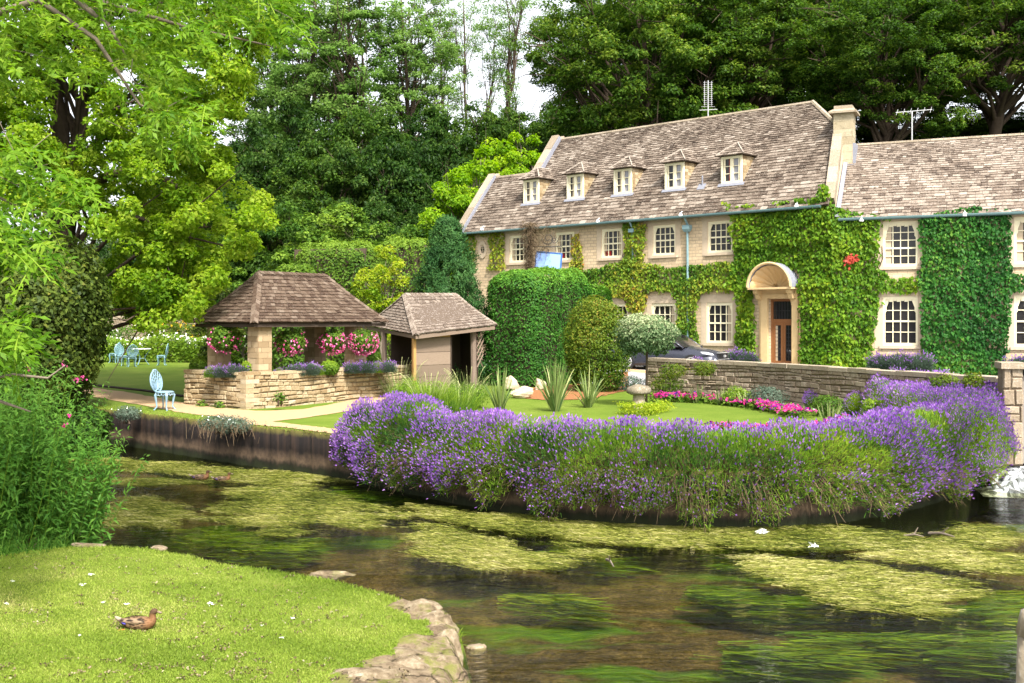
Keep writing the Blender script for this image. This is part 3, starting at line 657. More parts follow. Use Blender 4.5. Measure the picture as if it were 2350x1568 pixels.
# party wall coping between the two roofs, leaning on the wing's line
pc = MB(); pf, PL = roof_fn(Rp, .0, 7.75, 2.6, 11.1)
for i in range(5): pc.box(pf, -.24, .13, PL * i / 5 + .004, PL * (i + 1) / 5 - .004, -.4, .24, rg.uniform())
pc.build('coping', M['cope'], house)
pw = MB(); pw.add([Rp(.14, -.2, 7.2), Rp(.14, 2.75, 10.2), Rp(.14, 2.6, 11.1), Rp(.14, .0, 7.6)], [(0, 1, 2, 3)]); pw.add([Rp(.16, 2.6, 11.1), Rp(.16, 5.5, 7.5), Rp(.16, 2.6, 8)], [(0, 1, 2)]); pw.build('party_wall', M['ashlar'], house)
fl = MB(); fl.box(wf, .17, .33, .05, WL, .045, .075); fl.build('flashing', M['lead'], house)
# chimney
ch = MB(); cz0, cz1 = 9.3, 11.45
for k in range(7): ch.box(Rp, -.22 + rg.uniform(-.008, .008), .52 + rg.uniform(-.008, .008), 1.95, 2.75, cz0 + k * .307, cz0 + (k + 1) * .307 - .006, rg.uniform())
M['chim'] = tiles_mat('chimney_stone', [(.30, .25, .16), (.38, .32, .215), (.45, .385, .27)], (.5, .46, .36), (.12, .095, .05), .3, .5)
cho = ch.build('chimney', M['chim'], roof)
cc = MB()
def taper(mb, fr, c, d, e, f, z0, z1, g): mb.add([fr(c, e, z0), fr(d, e, z0), fr(d, f, z0), fr(c, f, z0), fr(c + g, e + g, z1), fr(d - g, e + g, z1), fr(d - g, f - g, z1), fr(c + g, f - g, z1)], [(0, 3, 2, 1), (4, 5, 6, 7), (0, 1, 5, 4), (1, 2, 6, 5), (2, 3, 7, 6), (3, 0, 4, 7)])
cc.box(Rp, -.38, .68, 1.79, 2.91, 11.45, 11.53); taper(cc, Rp, -.38, .68, 1.79, 2.91, 11.53, 11.62, .14); cc.box(Rp, -.2, .5, 1.97, 2.73, 11.62, 11.76)
cc.build('chimney_cap', M['cope'], house)
fl = MB(); fl.box(Rp, -.3, .62, 1.88, 1.945, 9.2, 9.4); fl.box(Rp, .525, .63, 1.95, 2.8, 9.35, 10.25); fl.build('flashing', M['lead'], house)
# dormers
for x in (1220, 1321, 1430, 1549, 1680):
    t, _ = on_plane(x, 420, P0, DM, NM, .72); s0 = .72; zb = 7.64 + mslope * (s0 + .3) + .03; zt = zb + 1.12; hw = .5
    d = MB(); sb = (zt - 7.64) / mslope - .3
    for sg in (-1, 1):   # stone-slated cheeks
        nrow = 8
        for r in range(nrow):
            za, zb2 = zb + (zt - zb) * r / nrow, zb + (zt - zb) * (r + 1) / nrow; se = (za - 7.64) / mslope - .3 + .1
            uu = s0 + .02
            while uu < se:
                ww = min(rg.uniform(.16, .34), se - uu + .05); o_ = .02 + rg.uniform(0, .012)
                a_, b_ = (t + sg * hw, t + sg * (hw + o_)); d.box(Mp, min(a_, b_), max(a_, b_), uu, uu + ww - .006, za, zb2 - .006, rg.uniform()); uu += ww
        d.add([Mp(t + sg * hw, s0, zb), Mp(t + sg * hw, s0, zt), Mp(t + sg * hw, sb, zt)], [(0, 1, 2)], .2)
    do = d.build('dormer', M['wall_stone'], house)
    # casement
    fr2 = lambda u, v, z, t=t: Mp(t + u, s0 + v, z)
    w_ = MB(); w_.box(fr2, -hw, -hw + .1, -.05, .05, zb, zt); w_.box(fr2, hw - .1, hw, -.05, .05, zb, zt); w_.box(fr2, -hw + .1, hw - .1, -.05, .05, zb, zb + .1); w_.box(fr2, -hw + .1, hw - .1, -.05, .05, zt - .1, zt); w_.box(fr2, -.04, .04, -.04, .05, zb + .1, zt - .1)
    for u in (-.2, .2):
        w_.box(fr2, u - .16, u - .125, -.035, .03, zb + .1, zt - .1); w_.box(fr2, u + .125, u + .16, -.035, .03, zb + .1, zt - .1)
        for k in (1, 2): w_.box(fr2, u - .125, u + .125, -.02, .02, zb + .1 + k * .307 - .013, zb + .1 + k * .307 + .013)
    w_.build('window_frame', M['cream'], do)
    g = MB(); g.box(fr2, -hw + .1, .0, .03, .036, zb + .1, zt - .1); g.build('pane', M['glass_pale'], do)
    g = MB(); g.box(fr2, 0.0, hw - .1, .03, .036, zb + .1, zt - .1); g.build('pane', M['glass'], do)
    c = MB()
    if x in (1220, 1430, 1321): c.box(fr2, .05, .2, .022, .027, zb + .1, zt - .1); c.build('curtain', M['curtain'], do)
    if x == 1680: c.box(fr2, .02, .16, .022, .027, zb + .1, zt - .1); c.build('curtain', M['red_cloth'], do)
    fl = MB(); fl.box(mf, t - .62, t + .62, v_of_s(s0) - .16, v_of_s(s0) - .0, .05, .065); fl.build('flashing', M['lead'], do)
    # little hipped roof
    r = MB(); oh = .16; za = zt + .02; zr = zt + .58; sfr = s0 - .2; sap = s0 + .42; sbk = (zr - 7.64) / mslope - .3; sba = (za - 7.64) / mslope - .3 + .1
    A_, B_, C_, D_, E_, G_ = [Mp(t + hw + oh, sfr, za), Mp(t - hw - oh, sfr, za), Mp(t, sap, zr), Mp(t, sbk + .1, zr), Mp(t - hw - oh, sba, za), Mp(t + hw + oh, sba, za)]
    def tri_tiles(P1, P2, Q1, Q2, rows=5):
        P1, P2, Q1, Q2 = map(np.array, (P1, P2, Q1, Q2)); nn = unit(np.cross(P2 - P1, Q1 - P1)); nn = nn * (1 if nn[2] > 0 else -1)
        for k in range(rows):
            f0, f1 = k / rows, min(1, (k + 1.2) / rows); a0, b0 = P1 + (Q1 - P1) * f0, P2 + (Q2 - P2) * f0; a1, b1 = P1 + (Q1 - P1) * f1, P2 + (Q2 - P2) * f1
            m_ = max(1, int(np.linalg.norm(b0 - a0) / .24))
            for i in range(m_):
                e0, e1 = i / m_, (i + 1) / m_ - .012; Vv = [a0 + (b0 - a0) * e0, a0 + (b0 - a0) * e1, a1 + (b1 - a1) * e1, a1 + (b1 - a1) * e0]
                up = [.04 + rg.uniform(0, .012), .04 + rg.uniform(0, .012), .012, .012]
                r.add(Vv + [v + nn * u for v, u in zip(Vv, up)], [(4, 5, 6, 7), (0, 1, 5, 4), (1, 2, 6, 5), (3, 0, 4, 7), (2, 3, 7, 6)], rg.uniform(0, .9))
    tri_tiles(B_, A_, C_, C_); tri_tiles(E_, B_, D_, C_); tri_tiles(A_, G_, C_, D_)
    r.add([A_, B_, C_, D_, E_, G_], [(0, 1, 2), (1, 4, 3, 2), (5, 0, 2, 3), (0, 5, 4, 1)], .1)
    for a, b in ((A_, C_), (B_, C_), (C_, D_)):
        a, b = np.array(a), np.array(b)
        for k in range(4): r.tube([a + (b - a) * k / 4 + (0, 0, .045), a + (b - a) * (k + .95) / 4 + (0, 0, .045)], .04, 5, 1)
    r.build('dormer_roof', M['roof'], do)
# gutters, downpipes, lamps
g = MB(); g.tube([Mp(-1.9, -.36, 7.6), Mp(17.5, -.36, 7.6)], .06, 8); g.build('gutter', M['gutter'], house); g = MB(); g.tube([Rp(.3, -.33, 7.06), Rp(13, -.33, 7.06)], .06, 8); g.build('gutter', M['gutter'], house)
td, _ = on_plane(1581, 540, P0, DM, NM)
g = MB(); g.tube([Mp(td, -.34, 7.6), Mp(td, -.12, 7.3), Mp(td, -.08, 4.3), Mp(td, -.08, GH)], .05, 8); g.box(Mp, td - .17, td + .17, -.26, -.02, 7.1, 7.26); taper(g, Mp, td - .17, td + .17, -.26, -.02, 7.1, 6.98, .06)
g.build('downpipe', M['pipe'], house); g = MB(); td2, _ = on_plane(1455, 540, P0, DM, NM); g.tube([Mp(td2, -.34, 7.6), Mp(td2, -.12, 7.3), Mp(td2, -.08, 5.2), Mp(td2, -.08, GH)], .045, 8); g.box(Mp, td2 - .14, td2 + .14, -.24, -.02, 7.12, 7.27)
g.build('downpipe', M['pipe'], house)
def lamp(base, u, z):
    l = MB(); l.tube([base(u, .0, z + .08), base(u, -.25, z + .1), base(u, -.33, z + .03)], .018, 6); c = np.array(base(u, -.33, z - .1)); l.lathe(c, [(.085, 0), (.09, .03), (.06, .1), (.03, .15)], 10); l.build('wall_lamp', M['white'], house)
for x, y in ((1106, 524), (1372, 506), (1562, 491), (1828, 470)):
    t, z = on_plane(x, y, P0, DM, NM, -.33); lamp(Mp, t, z)
for x, y in ((1977, 502), (2214, 490)):
    t, z = on_plane(x, y, B0, DR, NR, -.33); lamp(Rp, t, z)
vt = MB(); tv, _ = on_plane(1617, 420, P0, DM, NM, .9); vt.tube([mf(tv, v_of_s(.75), .03), np.array(mf(tv, v_of_s(.75), .03)) + (0, 0, .42)], .035, 8); vt.box(mf, tv - .18, tv + .18, v_of_s(.6), v_of_s(.8), .045, .06); vt.build('roof_vent', M['lead'], house)
# door, case and shell hood
dc = MB(); u0, u1 = DOOR[0], DOOR[1]; gs = M['gold_stone']
dc.box(Mp, u1 + .002, u1 + .30, -.12, .35, GH, 4.15); dc.box(Mp, u0 - .26, u0 - .002, -.12, .35, GH, 4.15); dc.box(Mp, u0 - .26, u1 + .30, -.14, .35, 4.15, 4.32); dc.box(Mp, u0 - .22, u1 + .26, -.11, .1, 4.32, 4.55)
dc.box(Mp, u0 - .36, u0 - .264, -.06, .02, GH, 4.2); dc.box(Mp, u1 + .304, u1 + .40, -.06, .02, GH, 4.2)
dco = dc.build('door_surround', gs, house)
cu = .12; R_ = .90; hz = 4.56
for u in (cu - .72, cu + .72):
    bk = MB(); prof = [(-.02, 0), (-.5, 0), (-.47, -.14), (-.34, -.2), (-.26, -.36), (-.12, -.42), (-.06, -.62), (-.02, -.62)]
    Vv = [Mp(u - .09, a, hz - .06 + b) for a, b in prof] + [Mp(u + .09, a, hz - .06 + b) for a, b in prof]; m8 = 8
    bk.add(Vv, [tuple(range(8))[::-1], tuple(range(8, 16))] + [(i, (i + 1) % 8, 8 + (i + 1) % 8, 8 + i) for i in range(8)])
    bk.build('hood_bracket', gs, dco)
sh = MB(); na, nb = 133, 12; Vv = []
for i in range(na):
    th = pi * i / (na - 1)
    for k in range(nb):
        rho = .1 + .86 * k / (nb - 1); fl_ = abs(sin(th * 9.5)) * .06 * rho
        Vv.append(Mp(cu + R_ * rho * cos(th), -.02 - .6 * rho ** 2.4 - fl_, hz + R_ * rho * sin(th)))
sh.add(Vv, [(i * nb + k, i * nb + k + 1, (i + 1) * nb + k + 1, (i + 1) * nb + k) for i in range(na - 1) for k in range(nb - 1)])
for i in range(12): sh.tube([Mp(cu, -.05 - .12 * sin(pi * i / 11), hz + .08), Mp(cu, -.05 - .12 * sin(pi * (i + 1) / 11), hz + .08)], .1 * sin(pi * (i + .5) / 12) + .01, 8, cap=False)
sh.box(Mp, cu - .96, cu + .96, -.68, -.0, hz - .06, hz + .015)
sh.build('shell_hood', gs, house, smooth=False)
hd = MB(); n = 25
ring = [(.91, -.68), (.97, -.68), (.97, 0), (.88, -.60)]; Vv = []
for i in range(n):
    th = pi * i / (n - 1)
    for rr, s in ring: Vv.append(Mp(cu + rr * cos(th), s, hz + .016 + rr * sin(th)))
hd.add(Vv, [(i * 4 + k, (i + 1) * 4 + k, (i + 1) * 4 + k + 1, i * 4 + k + 1) for i in range(n - 1) for k in (0, 1)] + [(i * 4 + 3, (i + 1) * 4 + 3, (i + 1) * 4, i * 4) for i in range(n - 1)])
hd.build('hood_roof', M['lead'], house)
rm_ = MB(); rm_.tube([Mp(cu + .935 * cos(pi * i / 24), -.69, hz + .02 + .935 * sin(pi * i / 24)) for i in range(25)], .055, 6); rm_.build('hood_rim', gs, house)
dr = MB(); zd = 3.28
for a, b, c, d in ((u0, u0 + .09, GH, 4.13), (u1 - .09, u1, GH, 4.13), (u0 + .09, u1 - .09, 4.04, 4.13), (u0 + .09, u1 - .09, zd - .08, zd + .06)): dr.box(Mp, a, b, .17, .25, c, d)
um = (u0 + u1) / 2
for a, b in ((u0 + .09, um - .004), (um + .004, u1 - .09)):
    dr.box(Mp, a, a + .1, .19, .24, GH + .02, zd - .08); dr.box(Mp, b - .1, b, .19, .24, GH + .02, zd - .08); dr.box(Mp, a + .1, b - .1, .19, .24, zd - .18, zd - .08); dr.box(Mp, a + .1, b - .1, .19, .24, GH + .02, GH + .3)
do = dr.build('door', M['wood_door'], house)
lead = MB()
for k in range(1, 9): z = GH + .3 + k * (zd - .18 - GH - .3) / 9; lead.box(Mp, u0 + .19, um - .104, .196, .204, z - .008, z + .008); lead.box(Mp, um + .104, u1 - .19, .196, .204, z - .008, z + .008)
for a, b in ((u0 + .19, um - .104), (um + .104, u1 - .19)): lead.box(Mp, (a + b) / 2 - .008, (a + b) / 2 + .008, .196, .204, GH + .3, zd - .18)
for k in range(1, 7): u = u0 + .09 + k * (u1 - u0 - .18) / 7; lead.box(Mp, u - .008, u + .008, .2, .21, zd + .06, 4.04)
lead.box(Mp, u0 + .09, u1 - .09, .2, .21, 3.66, 3.675); lead.build('leading', M['iron'], do)
g = MB(); g.box(Mp, u0 + .09, u1 - .09, .212, .22, GH + .02, 4.05); g.build('pane', M['glass'], do)
g = MB(); g.box(Mp, u1 - .28, u1 - .19, .206, .2105, GH + .3, zd - .2); g.build('curtain', M['curtain'], do)
st = MB(); st.box(Mp, u0 - .5, u1 + .5, -.5, -.13, GH - .2, GH + .04); st.build('doorstep', M['ashlar'], house)

# roof aerials
def aerial(x, y0, y1, base, s, kind, label):
    o_, d_, n_ = (P0, DM, NM) if base is Mp else (B0, DR, NR)
    t, z1 = on_plane(x, y0, o_, d_, n_, s); z0 = (12.4 if base is Mp else 10.28)
    b = np.array(base(t, s, z0)); r = thing('television_aerial', label, 'aerial', tuple(b))
    p = MB(); p.tube([b, b + (0, 0, z1 - z0)], .025, 6); p.build('mast', M['alu'], r)
    a = MB(); c = b + (0, 0, z1 - z0)
    if kind == 0:
        a.tube([b + (-.38, .0, .34), b + (.42, 0, .38)], .018, 5)
        for sx_ in (-.16, .16):
            a.tube([b + (sx_, 0, .55), b + (sx_, 0, 1.65)], .012, 4)
        for k in range(12): z = .6 + k * .09; a.tube([b + (-.21, 0, z), b + (-.05, 0, z)], .009, 4); a.tube([b + (.05, 0, z), b + (.21, 0, z)], .009, 4)
        a.tube([b + (-.3, 0, .5), b + (.3, 0, .5)], .012, 4)
    else:
        a.tube([c + (-.6, .1, -.04), c + (.75, -.1, .04)], .016, 5)
        for k in range(6): q_ = c + (-.55 + k * .25, .09 - .037 * k, -.03 + k * .012); a.tube([q_ + (-.05, -.05, -.12), q_ + (.05, .05, .12)], .009, 4)
    a.build('boom' if kind else 'antenna', M['alu'], r)
aerial(1625, 185, 262, Mp, 3.5, 0, 'tall ladder-shaped metal aerial on the ridge of the dormered roof')
aerial(2093, 255, 322, Rp, 2.75, 1, 'T-shaped metal aerial on the lower roof right of the chimney')
# ================================================================== STONE WALLS
def arc(P):
    P = np.asarray(P, float); d = np.r_[0, np.cumsum(np.linalg.norm(np.diff(P, axis=0), axis=1))]; t = np.gradient(P, axis=0); t = unit(t); nn = np.stack([-t[:, 1], t[:, 0]], -1)
    def fn(u, v, z):     # v>0 = behind (left of travel)
        p = np.array([np.interp(u, d, P[:, k]) for k in (0, 1)]); n_ = np.array([np.interp(u, d, nn[:, k]) for k in (0, 1)]); return (p[0] + n_[0] * v, p[1] + n_[1] * v, z)
    return fn, d[-1]
def rubble(mb, fn, L, z0f, z1f, hh=(.06, .14), ww=(.14, .42), rng=rg, depth=.12, u0=0.0):
    """dry-laid courses with chamfered, uneven faces"""
    v = 0.0; first = True
    while v < 1.0:
        u = u0 - rng.uniform(0, .2); zmid = (z0f(L / 2), z1f(L / 2)); Hh = zmid[1] - zmid[0]; h = rng.uniform(*hh); dv = h / Hh
        if v + dv * 1.4 > 1: dv = 1 - v
        while u < L:
            w_ = rng.uniform(*ww); a, b = max(u0, u), min(L, u + w_); u += w_
            if b - a < .04: continue
            split = rng.random() < .12 and h > .12
            for (q0, q1) in (((0, .5), (.5, 1)) if split else ((0, 1),)):
                za = lambda uu, q: z0f(uu) + (z1f(uu) - z0f(uu)) * (v + dv * q) + .018 * sin(uu * 3.1 + v * 9)
                g = .008; d0 = rng.uniform(-.022, .014); c = .018; j = lambda s=.012: rng.uniform(-s, s)
                A_, B_ = a + g, b - g; B4 = [(A_ + j(), za(A_, q0) + g), (B_ + j(), za(B_, q0) + g), (B_ + j(), za(B_, q1) - g), (A_ + j(), za(A_, q1) - g)]
                cx_ = sum(p[0] for p in B4) / 4; cz_ = sum(p[1] for p in B4) / 4; w2, h2 = max(B_ - A_, .05), max(B4[3][1] - B4[0][1], .03)
                In = [(cx_ + (p[0] - cx_) * (1 - 2 * c / w2), cz_ + (p[1] - cz_) * max(.3, 1 - 2 * c / h2)) for p in B4]
                Vv = [fn(p[0], depth, p[1]) for p in B4] + [fn(p[0], .012 + d0, p[1]) for p in B4] + [fn(p[0], -.014 + d0 + j(.008), p[1]) for p in In]
                mb.add(Vv, [(0, 1, 5, 4), (1, 2, 6, 5), (2, 3, 7, 6), (3, 0, 4, 7), (4, 5, 9, 8), (5, 6, 10, 9), (6, 7, 11, 10), (7, 4, 8, 11), (8, 9, 10, 11)], float(np.clip(rng.beta(2, 2), 0, 1)))
        v += dv
def core(mb, fn, L, z0f, z1f, v0=.03, v1=.34, n=30):
    for i in range(n):
        a, b = L * i / n, L * (i + 1) / n
        Vv = [fn(a, v0, z0f(a)), fn(b, v0, z0f(b)), fn(b, v0, z1f(b) - .03), fn(a, v0, z1f(a) - .03), fn(a, v1, z0f(a)), fn(b, v1, z0f(b)), fn(b, v1, z1f(b) - .03), fn(a, v1, z1f(a) - .03)]
        mb.add(Vv, [(0, 1, 2, 3), (5, 4, 7, 6), (3, 2, 6, 7)] + ([(4, 0, 3, 7)] if i == 0 else []) + ([(1, 5, 6, 2)] if i == n - 1 else []), .1)
# terrace wall under the pavilion
ZW = 1.84
left_face = [gp(408, 856, ZW)[:2] + (.0, .6), gp(565, 860, ZW)[:2]]
right_face = smooth_line([gp(565, 860, ZW)[:2], gp(640, 857.5, ZW)[:2], gp(720, 853, ZW)[:2], gp(800, 849, ZW)[:2], gp(880, 845, ZW)[:2], gp(950, 842, ZW)[:2] + (.2, .6), gp(985, 841, ZW)[:2] + (.3, 2)], 2)
tw = thing('terrace_wall', 'pale dry stone retaining wall with a sharp corner below the open pavilion', 'stone wall', (*gp(565, 860, ZW)[:2], .9))
for nm, pts in (('left_face', left_face), ('right_face', right_face)):
    fn, L = arc(resample(np.array(pts), .2)); z0 = lambda u: .84; z1 = lambda u: ZW + .02 * sin(u * 2.2)
    mb = MB(); rubble(mb, fn, L, z0, z1, (.075, .145), (.13, .36)); mb.build('stone_face', M['wall_stone'], tw)
    mb = MB(); core(mb, fn, L, z0, z1, .04, .5); mb.build('core', M['mortar'], tw)
    mb = MB(); u = 0
    while u < L - .05:   # cover stones
        w_ = rg.uniform(.2, .5); b = min(L, u + w_); h_ = rg.uniform(.04, .075); mb.box(fn, u + .006, b - .006, -.03 + rg.uniform(-.02, .02), .35, ZW - .02, ZW + h_, rg.uniform()); u += w_
    mb.build('coping', M['wall_stone'], tw)
mb = MB()
for k in range(8):   # quoins
    c = np.array(left_face[1]); dL = unit(np.array(left_face[0]) - c); dRt = unit(right_face[2] - c); z = .84 + k * .125; lu, ld = (.36, .2) if k % 2 else (.2, .36); e = .03
    q_ = lambda u, v, z_: (*(c + dL * u + dRt * v), z_); mb.box(q_, -e, lu, -e, ld, z, z + .118, rg.uniform(.4, 1))
mb.build('corner_stone', M['wall_stone'], tw)
# terrace bed behind the wall
Lp = [tuple(p) for p in left_face] + [tuple(p) for p in right_face[1:]]
bed_c = np.array([(*p, 1.7) for p in Lp] + [(*(np.array(Lp[-1]) + (-1.2, .7)), 1.7), (*(np.array(Lp[3]) + (-2.2, 2.6)), 1.7)])
Vb = [(*p, 1.72) for p in Lp]; cb_ = np.array(Lp).mean(0)
Fb_ = []; inn = []
for p in Lp: d_ = np.array((-.3, .95)); inn.append((*(np.array(p) + d_ * 1.0), 1.72))
Vb = Vb + inn; m_ = len(Lp)
o = fast('terrace_soil', Vb, [(i, i + 1, m_ + i + 1, m_ + i) for i in range(m_ - 1)], M['soil']); tag(o, None, None, kind='structure')

# roadside wall
rw = thing('roadside_wall', 'low weathered stone wall with flat copings between the garden and the road', 'stone wall', (7, 29, 1.0))
pts = resample(np.array([gp(1485, 822, 2.08)[:2], gp(1740, 833, 2.08)[:2] , gp(2020, 850, 2.08)[:2], gp(2300, 868, 2.08)[:2]]), .25)
fn, L = arc(pts); z0 = lambda u: gzf(*fn(u, 0, 0)[:2]) - .1; z1 = lambda u: 1.99
mb = MB(); rubble(mb, fn, L, z0, z1, (.08, .17), (.13, .42)); mb.build('stone_face', M['road_wall'], rw)
mb = MB(); core(mb, fn, L, z0, z1, .04, .36); mb.build('core', M['mortar'], rw)
mb = MB(); u = 0
while u < L:
    w_ = rg.uniform(.55, 1.1); b = min(L, u + w_); mb.box(fn, u + .005, b - .005, -.05 + rg.uniform(-.015, .015), .4, 1.985, 2.08 + rg.uniform(-.012, .015), rg.uniform()); u += w_
mb.build('coping', M['cope'], rw)
mb = MB(); fe = lambda u, v, z: fn(v, u, z)
pe = np.array(fn(0, 0, 0)); de = unit(np.array(fn(0, 1, 0)) - pe)
fend = lambda u, v, z: (pe[0] + de[0] * u - de[1] * -v * 1.0, pe[1] + de[1] * u + de[0] * -v, z)
rubble(mb, lambda u, v, z: tuple(np.array(fn(0, u, z)) + np.array((fn(.0, 0, 0)[0] - fn(.3, 0, 0)[0], fn(.0, 0, 0)[1] - fn(.3, 0, 0)[1], 0)) / .3 * (-v)), .36, lambda u: .9, z1, (.08, .15), (.15, .36)); mb.build('end_face', M['road_wall'], rw)
# bridge pier and wall at the right edge
bp = thing('bridge_pier', 'square stone bridge pier with capstone beside the little waterfall', 'pier', (*gp(2330, 1075, .33)[:2], 0))
pc_ = gp(2303, 835, 2.43); ux = np.array((.97, -.25)); uy = np.array((.25, .97))
fp = lambda u, v, z: (pc_[0] + ux[0] * u + uy[0] * v, pc_[1] + ux[1] * u + uy[1] * v, z)
mb = MB(); rubble(mb, fp, .36, lambda u: .4, lambda u: 2.36, (.26, .34), (.2, .4)); mb.box(fp, .01, .35, .02, .7, .4, 2.34, .2); mb.build('shaft', M['road_wall'], bp)
mb = MB(); mb.box(fp, -.05, .42, -.07, .75, 2.33, 2.45, .4); mb.build('capstone', M['cope'], bp)
bw = thing('bridge_wall', 'grey rendered bridge wall right of the square stone pier', 'wall', (*fp(1.2, .3, 0)[:2], .4))
mb = MB(); mb.box(fp, .362, 3.4, .10, .6, .44, 2.2, .1); mb.build('wall', plain('grey_render', (.23, .205, .175), .9, .1, 0, .45, 4), bw)
mb = MB(); mb.box(fp, .42, 3.4, .02, .66, 2.2, 2.33, .4); mb.build('coping', M['cope'], bw)
# waterfall
def foam():
    m, n, out = newmat('falling_water'); st = noise(n, 2, 3, .55, pos(n, (5, 5, .3))); c = ramp(n, [(.025, .027, .027, .38), (.2, .21, .22, .5), (.72, .74, .75, .66)], st); bsdf(n, out, c, .25, .5, st, .5, .03); return m
M['foam'] = foam()
def foam2():
    m, n, out = newmat('white_foam'); st = noise(n, 2.6, 4, .6, pos(n, (2.2, 1, 1)), .8); c = ramp(n, [(.02, .022, .016, .38), (.14, .15, .15, .5), (.75, .77, .78, .62)], st); bsdf(n, out, c, .2, .5, st, .25, .03); return m
M['foam2'] = foam2()
wf_ = thing('waterfall', 'small white waterfall tumbling out beside the bridge pier', 'waterfall', (*fp(.6, -.5, 0)[:2], 0))
Vv = []; nu, nv = 60, 14
for i in range(nu):
    u = -.25 + 2.6 * i / (nu - 1); b = .05 * sin(u * 9) + .03 * sin(u * 23)
    for k in range(nv):
        f_ = k / (nv - 1); z = .38 + .03 * sin(u * 6) - .4 * f_ ** 1.8 + .015 * sin(u * 41 + k); Vv.append(fp(u, .3 - .55 * f_ ** .8 - b * f_, z))
mb = MB(); mb.add(Vv, [(i * nv + k, (i + 1) * nv + k, (i + 1) * nv + k + 1, i * nv + k + 1) for i in range(nu - 1) for k in range(nv - 1)]); mb.build('falling_sheet', M['foam'], wf_, True)
Vv = []; nu, nv = 70, 26
for i in range(nu):
    for k in range(nv):
        u = -.55 + 3.2 * i / (nu - 1); v = -.15 - 1.05 * k / (nv - 1); e = sm((u + .55) / .5) * sm(min(1, (1.2 + v) / .4))
        Vv.append(fp(u, v, -.06 + e * (.09 + .12 * np.exp(-((v + .42) / .18) ** 2) * (1 + .5 * sin(u * 7)) + .035 * sin(u * 7 + 3 * sin(v * 6)) + .02 * sin(v * 13 + u * 5))))
mb = MB(); mb.add(Vv, [(i * nv + k, (i + 1) * nv + k, (i + 1) * nv + k + 1, i * nv + k + 1) for i in range(nu - 1) for k in range(nv - 1)]); mb.build('splash', M['foam2'], wf_, True)

# ================================================================== PAVILION AND SHED
NC = np.array((-6.93, 29.5)); PA = np.array((.62, .785)); PB = np.array((-.785, .62)); PLn, PWd = 5.1, 2.75; EZ = 3.24; RZ = 4.66
fpv = lambda u, v, z: (*(NC + PA * u + PB * v), z)
pav = thing('open_pavilion', 'open sided pavilion with hipped wooden shingle roof on four stone piers', 'pavilion', (*(NC + PA * 2.5 + PB * 1.35), 1.2))
def hip_roof(mb, capmb, corners, ridge, rows, rng, sw=.16):
    """corners: near, right, far, left; ridge: two points (toward left/near pair, toward right/far pair)"""
    N_, R_c, Fr, Lf = map(np.array, corners); r0, r1 = map(np.array, ridge)
    for (a, b, ta, tb) in ((N_, R_c, r0, r1), (Lf, N_, r0, r0), (R_c, Fr, r1, r1), (Fr, Lf, r1, r0)):
        nn = unit(np.cross(b - a, ta - a)); nn = nn * (1 if nn[2] > 0 else -1)
        mb.add([a - nn * .02, b - nn * .02, tb - nn * .02, ta - nn * .02], [(0, 1, 2, 3)], .1)
        for k in range(rows):
            sag = lambda f: (0, 0, -.05 * sin(pi * f))
            f0, f1 = k / rows, min(1.0, (k + 1.25) / rows); a0, b0, a1, b1 = a + (ta - a) * f0, b + (tb - b) * f0, a + (ta - a) * f1, b + (tb - b) * f1
            Ln = np.linalg.norm(b0 - a0); e = 0.0
            while e < Ln - .02:
                w_ = sw * rng.uniform(.6, 1.4); e0, e1 = e / Ln, min(1, (e + w_ - .007) / Ln); e += w_; jj = nn * 0 + (a0 - a1) / np.linalg.norm(a0 - a1) * rng.uniform(-.012, .018); u_ = .034 + rng.uniform(0, .012)
                p = [a0 + (b0 - a0) * e0 + jj, a0 + (b0 - a0) * e1 + jj, a1 + (b1 - a1) * e1, a1 + (b1 - a1) * e0]; p = [q_ + sag(f0 if i < 2 else f1) for i, q_ in enumerate(p)]
                mb.add(p + [q_ + nn * h_ for q_, h_ in zip(p, (u_, u_, .012, .012))], [(4, 5, 6, 7), (0, 1, 5, 4), (1, 2, 6, 5), (3, 0, 4, 7)], float(np.clip(rng.beta(1.8, 2.2), 0, 1)))
    for a, b in ((N_, r0), (Lf, r0), (R_c, r1), (Fr, r1), (r0, r1)):
        m_ = max(4, int(np.linalg.norm(b - a) / .17)); d_ = (b - a) / m_
        for k in range(m_):
            s_ = np.array((0, 0, -.05 * sin(pi * (k + .5) / m_) + .035)) if a is not r0 else np.array((0, 0, .03)); side = unit(np.cross(d_, (0, 0, 1)))
            for sg in (-1, 1):
                p0 = a + d_ * k + s_ + np.array((0, 0, .03)); p1 = p0 + d_ * 1.2 - (0, 0, .02); w_ = side * sg * .11 - np.array((0, 0, .07)); capmb.add([p0, p1, p1 + w_, p0 + w_, p0 - (0, 0, .02), p1 - (0, 0, .02), p1 + w_ - (0, 0, .02), p0 + w_ - (0, 0, .02)], [(0, 1, 2, 3), (0, 3, 7, 4), (1, 0, 4, 5), (2, 6, 7, 3)], rng.uniform(.2, 1))
rp = np.random.default_rng(8)
corn = [fpv(0, 0, EZ), fpv(PLn, 0, EZ), fpv(PLn, PWd, EZ), fpv(0, PWd, EZ)]; rdg = [fpv(1.25, PWd / 2, RZ), fpv(PLn - 1.3, PWd / 2, RZ)]
mb, cp_ = MB(), MB(); hip_roof(mb, cp_, corn, rdg, 15, rp); rf = mb.build('roof', M['shingle'], pav); cp_.build('hip_tiles', M['shingle'], rf)
mb = MB()
for (a, b, c, d) in ((0, PLn, .06, .16), (0, PLn, PWd - .16, PWd - .06)): mb.box(fpv, .06, PLn - .06, c, d, EZ - .13, EZ - .03)
mb.box(fpv, .06, .16, .162, PWd - .162, EZ - .13, EZ - .03); mb.box(fpv, PLn - .16, PLn - .06, .162, PWd - .162, EZ - .13, EZ - .03)
